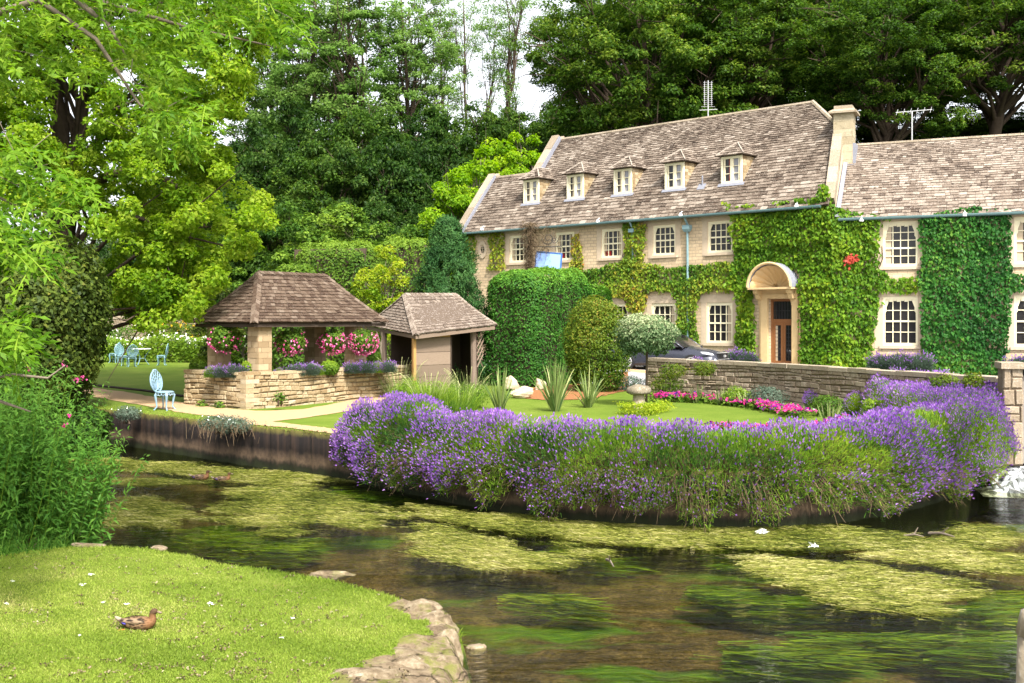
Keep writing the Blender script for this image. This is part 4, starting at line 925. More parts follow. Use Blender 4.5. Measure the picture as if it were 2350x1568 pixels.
mb.box(fpv, .3, PLn - .3, .42, .62, EZ - .12, EZ + .1); mb.box(fpv, .3, PLn - .3, PWd - .62, PWd - .42, EZ - .12, EZ + .1)
mb.build('eaves_beam', M['dark_wood'], pav)
for (u, v) in ((.55, .45), (PLn - .95, .45), (.55, PWd - .5), (PLn - .95, PWd - .5)):
    mb = MB(); hw = .235; zz = .95; k = 0
    while zz < EZ - .12:
        h_ = rp.uniform(.12, .17); 
        for s_ in range(4):
            cut = rp.uniform(-.06, .06) + (.08 if k % 2 else -.08)
            for a, b in ((-hw, cut), (cut, hw)):
                e = rp.uniform(-.006, .006); g = .006
                f4 = {0: lambda a_, d_, z_: fpv(u + a_, v - hw + d_, z_), 1: lambda a_, d_, z_: fpv(u + a_, v + hw - d_, z_), 2: lambda a_, d_, z_: fpv(u - hw + d_, v + a_, z_), 3: lambda a_, d_, z_: fpv(u + hw - d_, v + a_, z_)}[s_]
                lim = (max(a, -hw + (.0 if s_ < 2 else .03)), min(b, hw - (.0 if s_ < 2 else .03))); mb.box(f4, lim[0] + g, lim[1] - g, e, .028, zz + g, min(zz + h_, EZ - .12), rp.uniform())
        zz += h_; k += 1
    mb.box(fpv, u - hw + .015, u + hw - .015, v - hw + .015, v + hw - .015, .95, EZ - .12, .05); mb.build('pier', M['pier'], pav)

shed = thing('garden_shed', 'small shed with sagging shingle roof and horizontal board panel behind the stone wall', 'shed', (*at(1000, 767, 34.5)[:2], 1.1))
SN = at(955, 768, 33.2); SRt = at(1140, 746, 36.2); SL = at(838, 746, 37.0); SF = SL + SRt - SN + (0, 0, .0); r0 = at(930, 676, 36.0); r1 = at(1047, 676, 37.2)
mb, cp_ = MB(), MB(); hip_roof(mb, cp_, [SN, SRt, SF, SL], [r0, r1], 13, rp, .17); rf = mb.build('roof', M['shingle2'], shed); cp_.build('hip_tiles', M['shingle2'], rf)
dS = unit((SRt - SN) * (1, 1, 0)); dL_ = unit((SL - SN) * (1, 1, 0)); base = SN + dS * .12 + dL_ * .3
fs = lambda u, v, z: (base[0] + dS[0] * u + dL_[0] * v, base[1] + dS[1] * u + dL_[1] * v, z)
Ls = np.linalg.norm((SRt - SN)[:2])
def eav(u): return SN[2] + (SRt[2] - SN[2]) * u / Ls - .03
mb = MB(); mb.box(fs, -.09, .03, -.05, .09, .9, eav(0)); mb.build('corner_post', M['oak_post'], shed)
pw_ = 1.62; mb = MB(); zt = 2.76; k = 0
for h_, in ((.46,), (.4,), (.36,), (.36,), (.3,)):
    mb.box(fs, .034, pw_, .0, .035, zt - h_ + .012, zt, rp.uniform()); zt -= h_
mb.build('board_panel', M['board'], shed)
mb = MB(); mb.box(fs, .034, pw_, .005, .04, 2.775, 2.9); mb.build('lintel', M['oak_post'], shed)
mb = MB(); mb.box(fs, pw_ + .002, pw_ + .09, .02, .12, .9, 2.9); mb.build('door_jamb', M['dark_wood'], shed)
mb = MB(); mb.tube([fs(2.78, .05, .9), fs(2.8, .07, 1.8), fs(2.76, .05, eav(2.8) + .05)], [.12, .1, .11], 9)
mb.build('rustic_post', M['old_post'], shed); mb = MB(); mb.tube([fs(-.05, 2.4, .9), fs(-.05, 2.4, 3.0)], [.09, .08], 8); mb.build('rustic_post', M['old_post'], shed)
mb = MB(); mb.box(fs, .0, Ls - .3, 1.9, 1.96, .9, 2.95); mb.box(fs, Ls - .5, Ls - .44, .6, 1.9, .9, 2.9); mb.box(fs, .05, .1, 1.0, 1.9, .9, 2.0); mb.build('back_wall', M['dark_wood'], shed)
mb = MB(); fa = lambda u, v, z: fs(2.72 + v, .0 - .1 * 0 + u - .25, z)
for a in range(4):
    z = 2.85 - a * .22; mb.tube([fs(2.9, -.02, z), fs(3.2, -.02, z - .42)], .022, 4); mb.tube([fs(3.2, -.04, z), fs(2.9, -.04, z - .42)], .022, 4)
mb.build('trellis', M['board'], shed)
mb = MB(); mb.box(lambda u, v, z: tuple(SN + (SRt - SN) * u + dL_ * v + np.array((0, 0, z))), .0, .98, .02, .06, -.14, -.03); mb.box(lambda u, v, z: tuple(SN + (SL - SN) * u + dS * v + np.array((0, 0, z))), 0.02, .98, .02, .06, -.14, -.03); mb.build('fascia', M['board'], shed)

# hanging sign
sg = thing('hanging_sign', 'blank sky blue sign board hanging from a scrolled iron bracket above the hedge', 'sign', (*at(1215, 620, 42)[:2], 1.3))
c0, c1, c2, c3 = at(1231, 578, 42.1), at(1289, 583, 41.6), at(1285, 633, 41.6), at(1227, 626, 42.1)
nb_ = unit(np.cross(c1 - c0, c3 - c0)); 
def slab(mb, cs, th, k=1.0):
    cs = [np.array(c) for c in cs]; m_ = sum(cs) / 4; cs = [m_ + (c - m_) * k for c in cs]; mb.add([c - nb_ * th for c in cs] + [c + nb_ * th for c in cs], [(0, 1, 2, 3), (7, 6, 5, 4), (0, 4, 5, 1), (1, 5, 6, 2), (2, 6, 7, 3), (3, 7, 4, 0)])
mb = MB(); slab(mb, (c0, c1, c2, c3), .02, .97); mb.build('sign_board', M['sign_blue'], sg)
mb = MB(); 
for a, b in ((c0, c1), (c1, c2), (c2, c3), (c3, c0)): mb.tube([a, b], .035, 5)
mb.build('sign_frame', M['sign_edge'], sg)
mb = MB(); ps = at(1217, 560, 42.0); mb.tube([(ps[0], ps[1], 1.3), (ps[0], ps[1], 6.9)], [.09, .06], 8); mb.build('post', M['dark_wood'], sg)
mb = MB(); b0 = np.array(at(1219, 545, 42.0)); b1 = np.array(at(1288, 555, 41.6)); mb.tube([at(1219, 566, 42), at(1262, 567, 41.7), at(1290, 565, 41.6)], .018, 6)
for cxp, cyp, rr, dr_ in ((1272, 551, 8, 1), (1258, 548, 15, -1)):
    mb.tube([at(cxp + dr_ * rr * (1 - a / 22) * cos(a * .5), cyp + rr * (1 - a / 22) * sin(a * .5), 41.8) for a in range(20)], .014, 5)
for c in (c0 * .75 + c1 * .25, c0 * .25 + c1 * .75): mb.tube([c, c + (0, 0, .24)], .01, 4)
mb.build('bracket', M['iron'], sg)

# ================================================================== CAR
def car():
    o = np.array(at(1633, 822, 40.8)); o[2] = gzf(o[0], o[1]) + .02; d = unit(np.array((.80, -.60))); n_ = np.array((-d[1], d[0]))
    r = thing('parked_car', 'dark slate grey saloon car parked by the road wall in front of the hotel', 'car', tuple(o))
    W = .92
    fc = lambda x, y, z: (o[0] - d[0] * x + n_[0] * (y + W), o[1] - d[1] * x + n_[1] * (y + W), o[2] + z)   # x back from the nose
    st = [(0.0, .55, .30, .52), (.05, .72, .22, .66), (.18, .84, .18, .74), (.5, .90, .18, .82), (1.0, .92, .18, .90), (1.45, .92, .18, .96), (2.4, .92, .18, .98), (3.4, .92, .18, 1.0), (4.2, .88, .22, 1.02), (4.6, .8, .3, .98), (4.72, .7, .42, .85)]
    mb = MB(); Vv = []; m_ = 13
    for x, hw, zb, zt in st:
        for k in range(m_):
            f_ = k / (m_ - 1); th = pi * f_; y = -hw * cos(th) * (1 / max(abs(cos(th)), abs(sin(th)) * .86, .4)) ** .55; y = max(-hw, min(hw, y)); prof = [0, .25, .5, .8, .95, 1, 1.03, 1, .95, .8, .5, .25, 0][k]; Vv.append(fc(x, y, zb + (zt - zb) * prof))
    Ff = [(i * m_ + k, i * m_ + k + 1, (i + 1) * m_ + k + 1, (i + 1) * m_ + k) for i in range(len(st) - 1) for k in range(m_ - 1)] + [(i * m_ + m_ - 1, i * m_, (i + 1) * m_, (i + 1) * m_ + m_ - 1) for i in range(len(st) - 1)] + [tuple(range(m_)), tuple((len(st) - 1) * m_ + k for k in range(m_))[::-1]]
    mb.add(Vv, Ff); paint = plain('slate_car_paint', (.042, .045, .062), .25, .6, .3, .05); bo = mb.build('body', paint, r, True)
    cab = [(1.25, .80, .93, .93), (1.95, .72, .95, 1.36), (2.4, .66, .97, 1.46), (3.2, .64, .98, 1.45), (3.9, .68, 1.0, 1.22), (4.35, .74, 1.0, 1.03)]
    mb = MB(); Vv = []
    for x, hw, zb, zt in cab:
        hb = .84
        for y, z in ((-hb, zb), (-hw, zt - .05), (-hw + .1, zt), (hw - .1, zt), (hw, zt - .05), (hb, zb)): Vv.append(fc(x, y, z))
    g = MB(); g.add(Vv, [(i * 6 + k, i * 6 + k + 1, (i + 1) * 6 + k + 1, (i + 1) * 6 + k) for i in range(len(cab) - 1) for k in range(5)]); g.build('windscreen', M['glass'], r, True)
    mb = MB(); Vr = []
    for x, hw, zb, zt in cab[1:5]:
        for y, z in ((-hw, zt - .04), (-hw + .1, zt + .012), (hw - .1, zt + .012), (hw, zt - .04)): Vr.append(fc(x, y, z))
    mb.add(Vr, [(i * 4 + k, i * 4 + k + 1, (i + 1) * 4 + k + 1, (i + 1) * 4 + k) for i in range(3) for k in range(3)])
    for s in (-1, 1):
        for i in range(len(cab) - 1): mb.tube([fc(cab[i][0], s * cab[i][1] * 1.0, cab[i][3] - .04), fc(cab[i + 1][0], s * cab[i + 1][1], cab[i + 1][3] - .04)], .035, 5)
    mb.build('roof', paint, r, True)
    for x in (.85, 3.65):
        for s in (-1, 1):
            t_ = MB(); t_.add([p for k in range(24) for p in (fc(x + .33 * cos(pi * k / 12), s * .74, .33 + .33 * sin(pi * k / 12)), fc(x + .33 * cos(pi * k / 12), s * .935, .33 + .33 * sin(pi * k / 12)), fc(x + .23 * cos(pi * k / 12), s * .94, .33 + .23 * sin(pi * k / 12)))], [f_ for k in range(24) for f_ in ((k * 3, (k + 1) % 24 * 3, (k + 1) % 24 * 3 + 1, k * 3 + 1), (k * 3 + 1, (k + 1) % 24 * 3 + 1, (k + 1) % 24 * 3 + 2, k * 3 + 2))])
            wh = t_.build('wheel', M['iron'], r)
            rm = MB()
            for k in range(10): a = 2 * pi * k / 10; rm.tube([fc(x, s * .945, .33), fc(x + .22 * cos(a), s * .945, .33 + .22 * sin(a))], .022, 4)
            rm.tube([fc(x + .22 * cos(2 * pi * k / 20), s * .945, .33 + .22 * sin(2 * pi * k / 20)) for k in range(21)], .02, 5, cap=False); rm.build('rim', M['alu'], wh)
    for s in (-1, 1):
        h = MB(); Vh = [fc(.10, s * .54, .62), fc(.14, s * .72, .62), fc(.42, s * .87, .68), fc(.52, s * .86, .75), fc(.34, s * .78, .75), fc(.15, s * .57, .69)]
        Vh = [tuple(np.array(v) + np.array((d[0], d[1], 0)) * .03 + np.array((n_[0], n_[1], 0)) * s * .02 + np.array((0, 0, .02))) for v in Vh]; c_ = np.mean(Vh, 0) + np.array((d[0] * .04, d[1] * .04, .02)); h.add(Vh + [tuple(c_)], [(i, (i + 1) % 6, 6) for i in range(6)]); h.build('headlight', plain('headlamp_glass', (.33, .34, .37), .1, .6, 0, .05) if 'hl' not in M else M['hl'], r, True)
    g = MB()
    for k in range(5): z = .50 + k * .042; g.box(fc, -.075, .05, -.36 + .01 * k, .36 - .01 * k, z, z + .014)
    g.box(fc, -.03, .04, -.4, .4, .48, .71, .1); g.build('grille', M['iron'], r)
    g = MB()
    for z in (.475, .715): g.box(fc, -.08, .03, -.42, .42, z, z + .02)
    g.tube([fc(-.085, -.05, .6), fc(-.085, .05, .6)], .05, 8); g.build('grille_trim', M['alu'], r)
    g = MB(); g.box(fc, -.085, -.07, -.27, .27, .30, .42); g.build('number_plate', M['white'], r)
    g = MB(); g.box(fc, -.045, .3, -.75, .75, .2, .27); g.build('bumper_lip', M['iron'], r)
car()

# ================================================================== GARDEN FURNITURE
def chair(name_mat):
    r = thing('garden_chair', 'x', 'chair', (0, 0, 0), 'ornate cast metal garden chairs'); m = M[name_mat]
    s = MB(); s.lathe((0, 0, .43), [(.01, 0), (.19, -.005), (.22, 0), (.225, .02), (.2, .035), (.01, .028)], 20)
    for k in range(14): a = 2 * pi * k / 14; s.tube([(.2 * cos(a), .2 * sin(a), .44), (.212 * cos(a), .212 * sin(a), .38), (.19 * cos(a + .22), .19 * sin(a + .22), .36), (.2 * cos(a + .44), .2 * sin(a + .44), .42)], .011, 4)
    s.build('seat', m, r)
    for a in (.25 * pi, .75 * pi, 1.25 * pi, 1.75 * pi):
        l = MB(); c_, s_ = cos(a), sin(a); l.tube([(.18 * c_, .18 * s_, .43), (.225 * c_, .225 * s_, .36), (.2 * c_, .2 * s_, .2), (.19 * c_, .19 * s_, .08), (.25 * c_, .25 * s_, .012), (.27 * c_, .27 * s_, .012)], [.04, .036, .022, .018, .018, .02], 7); l.build('leg', m, r)
    b = MB(); bx_ = lambda y, z: (-.2 - .16 * (z - .45), y, z)     # leaning back, shell shaped
    ol = []
    for k in range(25): a = -.62 * pi + 1.24 * pi * 2 * k / 48; a = pi / 2 + (k / 24 - .5) * 2 * .78 * pi; ol.append(bx_(.235 * cos(a), .70 + .26 * sin(a) + (.03 if abs(k - 12) < 2 else 0)))
    b.tube([bx_(-.08, .44)] + ol[::-1] + [bx_(.08, .44)], .02, 6)
    for k in range(2, 23, 2):
        q_ = np.array(ol[k]); s0 = np.array(bx_(0, .50)); mid = (q_ + s0) / 2 + np.array((0, (q_[1]) * .25, .02)); b.tube([s0, mid, q_], [.012, .012, .018], 5)
    for rr in (.11, .18): b.tube([bx_(rr * cos(a), .66 + rr * 1.05 * sin(a)) for a in np.linspace(-.25 * pi, 1.25 * pi, 16)], .011, 5)
    b.tube([bx_(-.1, .46), bx_(0, .52), bx_(.1, .46)], .022, 5); b.build('backrest', m, r)
    return r
pc1 = chair('paleblue'); pc1.scale = (1.08,) * 3
g = gp(378, 940, .92); pc1.location = (g[0], g[1], gzf(g[0], g[1])); pc1.rotation_euler = (0, 0, radians(-16)); pc1['label'] = 'pale blue ornate cast chair alone on the grass verge above the river wall'
pt = chair('teal')
lw = 50.5
for x, rz, lab in ((262, 180 - 10, 'grey green garden chair farthest left, half behind the dark bush'), (281, -35, 'grey green chair second from left with its back leaning left'), (302, 120, 'dark backed grey green chair closest to the left of the round table'), (371, 188, 'grey green chair right of the round table on the far lawn')):
    D = {262: 54, 281: 50.5, 302: 49.5, 371: 51}[x]; p = at(x, 735, D); place(pt, (p[0], p[1], gzf(p[0], p[1])), radians(rz), 1.02, lab)
hide_proto(pt)
p = at(325, 735, 51.5); tb = thing('garden_table', 'round pale garden table with curved thin legs on the far lawn', 'table', (p[0], p[1], gzf(p[0], p[1])))
z0 = tb.location[2]
s = MB(); s.lathe((p[0], p[1], z0 + .74), [(.01, 0), (.41, 0), (.43, .012), (.41, .03), (.01, .03)], 28); s.build('tabletop', M['white'], tb)
for a in (.3, .3 + 2 * pi / 3, .3 + 4 * pi / 3):
    l = MB(); l.tube([(p[0] + q_ * cos(a), p[1] + q_ * sin(a), z0 + h_) for q_, h_ in ((.36, .74), (.3, .6), (.16, .42), (.14, .3), (.25, .1), (.33, .01))], .02, 6); l.build('leg', M['teal'], tb)
s = MB(); s.lathe((p[0], p[1], z0 + .30), [(.01, 0), (.15, 0), (.15, .02), (.01, .02)], 14); s.build('lower_shelf', M['teal'], tb)

# staddle stone
c = gp(1466, 936, .95); c[2] = gzf(c[0], c[1]); ss = thing('staddle_stone', 'mushroom shaped staddle stone with lichened cap on the lawn', 'stone ornament', tuple(c))
def rough(name, mb, m, parent, amp):
    o = mb.build(name, m, parent, True); me = o.data
    for v in me.vertices:
        q_ = v.co; f_ = amp * (sin(q_.x * 23 + 3 * sin(q_.z * 17)) + sin(q_.y * 29 + 2) + sin(q_.z * 31 + q_.x * 13)) / 3; v.co = q_ * 1.0 + q_.normalized() * f_
    return o
s = MB(); s.lathe(c, [(.2, -.02), (.19, .1), (.165, .25), (.15, .40), (.15, .44)], 16); s.build('stem', M['cope'], ss, True)
s = MB(); s.lathe(c, [(.12, .40), (.26, .405), (.315, .43), (.33, .50), (.31, .57), (.24, .62), (.1, .645), (.01, .65)], 24); rough('cap', s, tiles_mat('lichened_stone', [(.14, .115, .08), (.2, .17, .12), (.26, .22, .165)], (.42, .38, .3), (.06, .045, .03), .7, .7), ss, .04)

# ================================================================== DUCKS
def duckmat():
    m, n, out = newmat('mottled_feathers'); g = n.nodes.new('ShaderNodeTexCoord'); mp = n.nodes.new('ShaderNodeMapping'); mp.inputs['Scale'].default_value = (26, 40, 60); n.links.new(g.outputs['Object'], mp.inputs[0])
    v = n.nodes.new('ShaderNodeTexVoronoi'); n.links.new(mp.outputs[0], v.inputs['Vector']); v.inputs['Scale'].default_value = 1
    c = ramp(n, [(.012, .007, .004, .15), (.05, .028, .014, .4), (.15, .092, .048, .62)], v.outputs['Distance']); s = n.nodes.new('ShaderNodeSeparateXYZ'); n.links.new(g.outputs['Object'], s.inputs[0])
    br_ = ramp(n, [(0, 0, 0, .06), (1, 1, 1, .13)], s.outputs[0]); c2 = mixc(n, c, (.17, .078, .032), math_(n, 'MULTIPLY', br_, .75))
    hd_ = ramp(n, [(0, 0, 0, .175), (1, 1, 1, .2)], s.outputs[2]); c2 = mixc(n, c2, (.05, .030, .017), math_(n, 'MULTIPLY', hd_, .85)); bsdf(n, out, c2, .75, .2, v.outputs['Distance'], .4, .006); return m
M['duck'] = duckmat(); M['wing'] = None
def wingmat():
    m, n, out = newmat('wing_feathers'); g = n.nodes.new('ShaderNodeTexCoord'); mp = n.nodes.new('ShaderNodeMapping'); mp.inputs['Scale'].default_value = (17, 30, 42); n.links.new(g.outputs['Object'], mp.inputs[0]); v = n.nodes.new('ShaderNodeTexVoronoi'); n.links.new(mp.outputs[0], v.inputs['Vector']); v.inputs['Scale'].default_value = 1
    c = ramp(n, [(.012, .008, .006, .2), (.045, .028, .017, .45), (.19, .13, .08, .66)], v.outputs['Distance']); bsdf(n, out, c, .7, .2, v.outputs['Distance'], .3, .005); return m
def duck(label, group, swim=False):
    r = thing('duck', label, 'duck', (0, 0, 0), group); n = 14; rings = [(-.235, 0, .115, .006, .004), (-.20, 0, .108, .028, .014), (-.15, 0, .095, .058, .042), (-.08, 0, .085, .082, .066), (0, 0, .080, .092, .076), (.08, 0, .082, .086, .075), (.125, 0, .092, .070, .066), (.150, 0, .118, .050, .046)]
    nk = [(.150, 0, .142, .040, .036), (.146, 0, .165, .034, .033), (.150, 0, .190, .035, .038), (.163, 0, .209, .037, .040), (.185, 0, .211, .030, .031), (.202, 0, .205, .018, .015)]
    V_ = []; allr = rings + nk; P_ = [np.array(a[:3]) for a in allr]
    for i, a in enumerate(allr):
        d_ = P_[min(i + 1, len(P_) - 1)] - P_[max(0, i - 1)]; d_ = unit(d_); up = np.array((-d_[2], 0, d_[0])); 
        for k in range(n): th = 2 * pi * k / n; V_.append(P_[i] + np.array((0, 1, 0)) * a[3] * cos(th) + up * a[4] * sin(th))
    mb = MB(); mb.add(V_, [(i * n + k, i * n + (k + 1) % n, (i + 1) * n + (k + 1) % n, (i + 1) * n + k) for i in range(len(allr) - 1) for k in range(n)] + [tuple(range(n))[::-1], tuple((len(allr) - 1) * n + k for k in range(n))]); bo = mb.build('body', M['duck'], r, True)
    md = bo.modifiers.new('smooth', 'SUBSURF'); md.levels = 1; md.render_levels = 1
    b = MB(); b.tube([(.192, 0, .208), (.215, 0, .201), (.238, 0, .196), (.25, 0, .195)], [.012, .012, .013, .007], 8); o = b.build('bill', plain('bill', (.16, .12, .07), .4, .4, 0, .2), r, True)
    for s in (-1, 1):
        e = MB(); e.lathe((.172, s * .025, .212), [(.001, -.005), (.005, -.002), (.005, .002), (.001, .005)], 8); e.build('eye', M['iron'], r)
        w_ = MB(); Vw_ = []
        for x, z, h_, y in ((.09, .115, .02, .076), (.03, .115, .05, .091), (-.05, .115, .055, .090), (-.13, .113, .04, .066), (-.2, .112, .018, .034), (-.225, .115, .004, .018)):
            for k in range(5): f_ = k / 4 - .5; Vw_.append((x, s * (y + .006 * cos(pi * f_) - abs(f_) * .02 - (.025 if f_ > .3 else 0)), z + h_ * f_ * 1.2))
        w_.add(Vw_, [(i * 5 + k, i * 5 + k + 1, (i + 1) * 5 + k + 1, (i + 1) * 5 + k) for i in range(5) for k in range(4)])
        wm = M['wing'] or wingmat(); M['wing'] = wm; wo = w_.build('wing', wm, r, True)
        p_ = MB(); p_.add([(-.10, s * .089, .09), (-.145, s * .072, .095), (-.15, s * .070, .108), (-.105, s * .086, .105)], [(0, 1, 2, 3)]); p_.build('speculum', plain('blue_speculum', (.08, .06, .35), .4, .4, 0, .1) if s < 0 else wm, wo)
        if not swim and s < 0:
            f_ = MB(); f_.tube([(-.12, s * .05, .03), (-.19, s * .07, .02)], [.008, .006], 6); f_.add([(-.185, s * .07, .022), (-.245, s * .045, .008), (-.25, s * .07, .006), (-.24, s * .1, .008)], [(0, 1, 2), (0, 2, 3)]); f_.build('foot', plain('orange_foot', (.5, .13, .03), .6, .3, 0, .1), r)
    t = MB(); t.tube([(-.19, 0, .115), (-.235, 0, .135), (-.255, 0, .15)], [.022, .018, .004], 7); t.build('tail', plain('tail_feathers', (.26, .21, .15), .8, .2, 0, .4, 80), r, True)
    return r
d1 = duck('brown mottled duck sitting on the near lawn facing right', None); p = gp(318, 1447, BZ); hz_, _ = bank_height([p[0]], [p[1]]); d1.location = (p[0], p[1], float(hz_[0]) - .022); d1.rotation_euler = (0, 0, radians(-4)); d1.scale = (.92,) * 3
d2 = duck('brown duck swimming on the river, the left one of two', 'ducks swimming on the river', True); p = gp(460, 1101, 0); d2.location = (p[0], p[1], -.03); d2.scale = (.95,) * 3
d3 = place(d2, (*gp(510, 1104, 0)[:2], -.035), radians(12), .88, 'smaller brown duck swimming on the river, the right one of two')

# ================================================================== ROCKS, DEBRIS
def ico(r, sub=3):
    import bmesh
    bm = bmesh.new(); bmesh.ops.create_icosphere(bm, subdivisions=sub, radius=r); V_ = np.array([v.co[:] for v in bm.verts]); F_ = [tuple(v.index for v in f.verts) for f in bm.faces]; bm.free(); return V_, F_
def rock(name, c, dims, seed, m, label, cat='rock', group=None, rz=0, flat=.3):
    r_ = np.random.default_rng(seed); V_, F_ = ico(1, 4)
    for k in range(9):
        d_ = unit(r_.normal(size=3)); lim = r_.uniform(.45, .85); s_ = V_ @ d_; V_ = V_ - np.maximum(0, s_ - lim)[:, None] * d_ * .9
    ph = r_.uniform(0, 6, 6); V_ = V_ * (1 + .05 * np.sin(V_[:, :1] * 7 + ph[0]) * np.sin(V_[:, 1:2] * 8 + ph[1]) + .03 * np.sin(V_[:, 2:] * 15 + ph[2] + 4 * V_[:, :1]) + .015 * r_.normal(size=(len(V_), 1)))
    V_ = V_ * np.array(dims); c_, s_ = cos(rz), sin(rz); V_ = np.stack([V_[:, 0] * c_ - V_[:, 1] * s_, V_[:, 0] * s_ + V_[:, 1] * c_, V_[:, 2]], 1) + np.array(c)
    o = fast(name, V_, np.array(F_), m, tint=r_.uniform(0, 1, len(F_)) * .2 + .4); return tag(o, label, cat, group)
def rockmat():
    m, n, out = newmat('bank_rock'); f = noise(n, 7, 8, .75, pos(n)); c = ramp(n, [(.06, .043, .025, .3), (.17, .128, .08, .47), (.29, .235, .16, .62), (.44, .39, .31, .78)], f); f2 = noise(n, 3, 5, .7, pos(n)); c = mixc(n, c, (.12, .13, .03), math_(n, 'MULTIPLY', ramp(n, [(0, 0, 0, .52), (1, 1, 1, .66)], f2), .6)); bsdf(n, out, c, .95, .15, f, .9, .05); return m
M['rock'] = rockmat(); M['pale_rock'] = tiles_mat('pale_rockery', [(.38, .30, .19), (.48, .40, .28), (.55, .48, .36)], (.6, .54, .44), (.25, .17, .08), .4, .4)
for i, (x, y, z, dims, rz, lab) in enumerate((
    (765, 1323, .28, (.30, .10, .07), -.25, 'long flat pale kerb rock on the lawn edge, farthest up the near bank'),
    (962, 1404, .26, (.27, .20, .13), -.3, 'flat topped pale rock at the corner of the near bank'),
    (1000, 1450, .18, (.24, .26, .2), .2, 'rounded tan rock on the bank below the flat topped corner rock'),
    (1020, 1500, .10, (.19, .22, .24), .5, 'steep brown rock dropping into the water at the bank corner'),
    (930, 1512, .24, (.42, .28, .14), -.5, 'broad buff rock sheet spread over the grass at the bottom of the bank'),
    (850, 1560, .28, (.42, .26, .10), .1, 'low pale rock sheet at the bottom edge of the near bank'),
    (955, 1562, .14, (.30, .2, .22), .2, 'cracked grey rock at the lowest part of the bank'),
    (1042, 1545, .02, (.10, .15, .2), .1, 'narrow upright rock at the waterline of the bank'),
    (1088, 1490, -.02, (.13, .11, .07), 0, 'reddish flat stone just breaking the water beside the bank'),
    (205, 1255, .27, (.30, .12, .07), 0, 'flat pale stone on the lawn edge next to the willowherb'),
    (365, 1260, .26, (.12, .1, .05), -.1, 'small flat stone on the far lip of the near lawn'),
    (150, 1238, .02, (.35, .25, .25), .4, 'dark earthy boulder under the willowherb by the water'),
    (60, 1262, .1, (.4, .25, .22), .2, 'dark boulder beneath the left end of the willowherb'))):
    p = gp(x, y, z); rock('bank_rock', p, dims, 20 + i, M['rock'], lab, 'rock', 'rocks edging the near bank', rz)
for i, (x, y, dims, lab) in enumerate(((1175, 888, (.3, .3, .3), 'cream rockery boulder at the left of the rock pile behind the lavender'), (1208, 878, (.3, .25, .38), 'tallest cream boulder in the rock pile between the sword leaved plants'), (1238, 888, (.25, .25, .28), 'cream rockery boulder at the right of the rock pile'), (1200, 902, (.38, .28, .2), 'low front stone of the cream rock pile'))):
    p = gp(x, y + 8, 1.0); rock('rockery_stone', p + (0, 0, dims[2] * .6), dims, 50 + i, M['pale_rock'], lab, 'rock', 'rockery behind the lavender')
pp = np.array(at(2374, 1500, 6.3)); mb = MB(); mb.tube([(pp[0] + .06, pp[1], -.6), (pp[0] + .05, pp[1], 1.0), (pp[0] + .055, pp[1], 1.48)], [.16, .15, .14], 12); mb.tube([(pp[0] + .055, pp[1], 1.485), (pp[0] + .06, pp[1], 1.6), (pp[0] + .09, pp[1], 1.64)], [.15, .13, .06], 12); o = mb.build('parapet_post', M['cope'], None, True); tag(o, 'pale rounded stone post at the lower right by the water', 'stone post')
fe_ = np.random.default_rng(4)
feathers = [(205, 1327, .05, 'largest white feather tuft on the near lawn, above the duck'), (185, 1347, .045, 'white feather lying just below the largest feather tuft'), (28, 1342, .03, 'small white feather near the left edge of the lawn'), (235, 1390, .028, 'white feather between the duck and the larger tufts'), (290, 1392, .03, 'white feather just above the sitting duck'), (482, 1390, .045, 'long pale feather on the lawn to the right of the duck'), (12, 1395, .03, 'tiny white feather lowest on the left lawn edge'), (180, 1470, .03, 'lone pale feather left of and below the duck'), (645, 1470, .03, 'pale feather on the lawn far right of the duck'), (670, 1420, .03, 'feather on the open lawn toward the bank rocks'), (925, 1367, .07, 'curled white feather at the lawn edge above the bank rocks'), (600, 1440, .02, 'small grey feather right of the duck in the short grass')]
for x, y, s_, lab in feathers:
    p = gp(x, y, BZ); hz_, _ = bank_height([p[0]], [p[1]]); c_ = np.array((p[0], p[1], float(hz_[0]) + .03)); n = 16
    V_, F_ = leafq(c_ + fe_.normal(size=(n, 3)) * (s_ * .4, s_ * .3, s_ * .12), np.tile((0, -.3, 1.), (n, 1)) + fe_.normal(size=(n, 3)) * .5, s_ * .6, s_ * .24, fe_, ax=np.array((1, .2, .1))); o = fast('feather', V_, F_, LF['whitefl'], tint=fe_.uniform(0, 1, n)); tag(o, lab, 'feather', 'feathers dropped on the lawn')
p = gp(1748, 1228, 0); n = 90; V_, F_ = leafq(p + np.clip(fe_.normal(size=(n, 3)), -1.5, 1.5) * (.035, .02, .01) + (0, 0, .05), fe_.normal(size=(n, 3)) + (0, -.4, .8), .06, .03, fe_); o = fast('feather_clump', V_, F_, LF['whitefl'], tint=fe_.uniform(0, 1, n)); tag(o, 'white clump of feathers caught on the weed in front of the lavender', 'feathers')
p = gp(1868, 1259, 0); n = 24; V_, F_ = leafq(p + np.clip(fe_.normal(size=(n, 3)), -1.3, 1.3) * (.025, .018, .01) + (0, 0, .03), fe_.normal(size=(n, 3)) + (0, -.4, .8), .06, .04, fe_); o = fast('feather_clump', V_, F_, LF['whitefl'], tint=fe_.uniform(0, 1, n)); tag(o, 'small white feather on the weed right of the larger white clump', 'feathers')
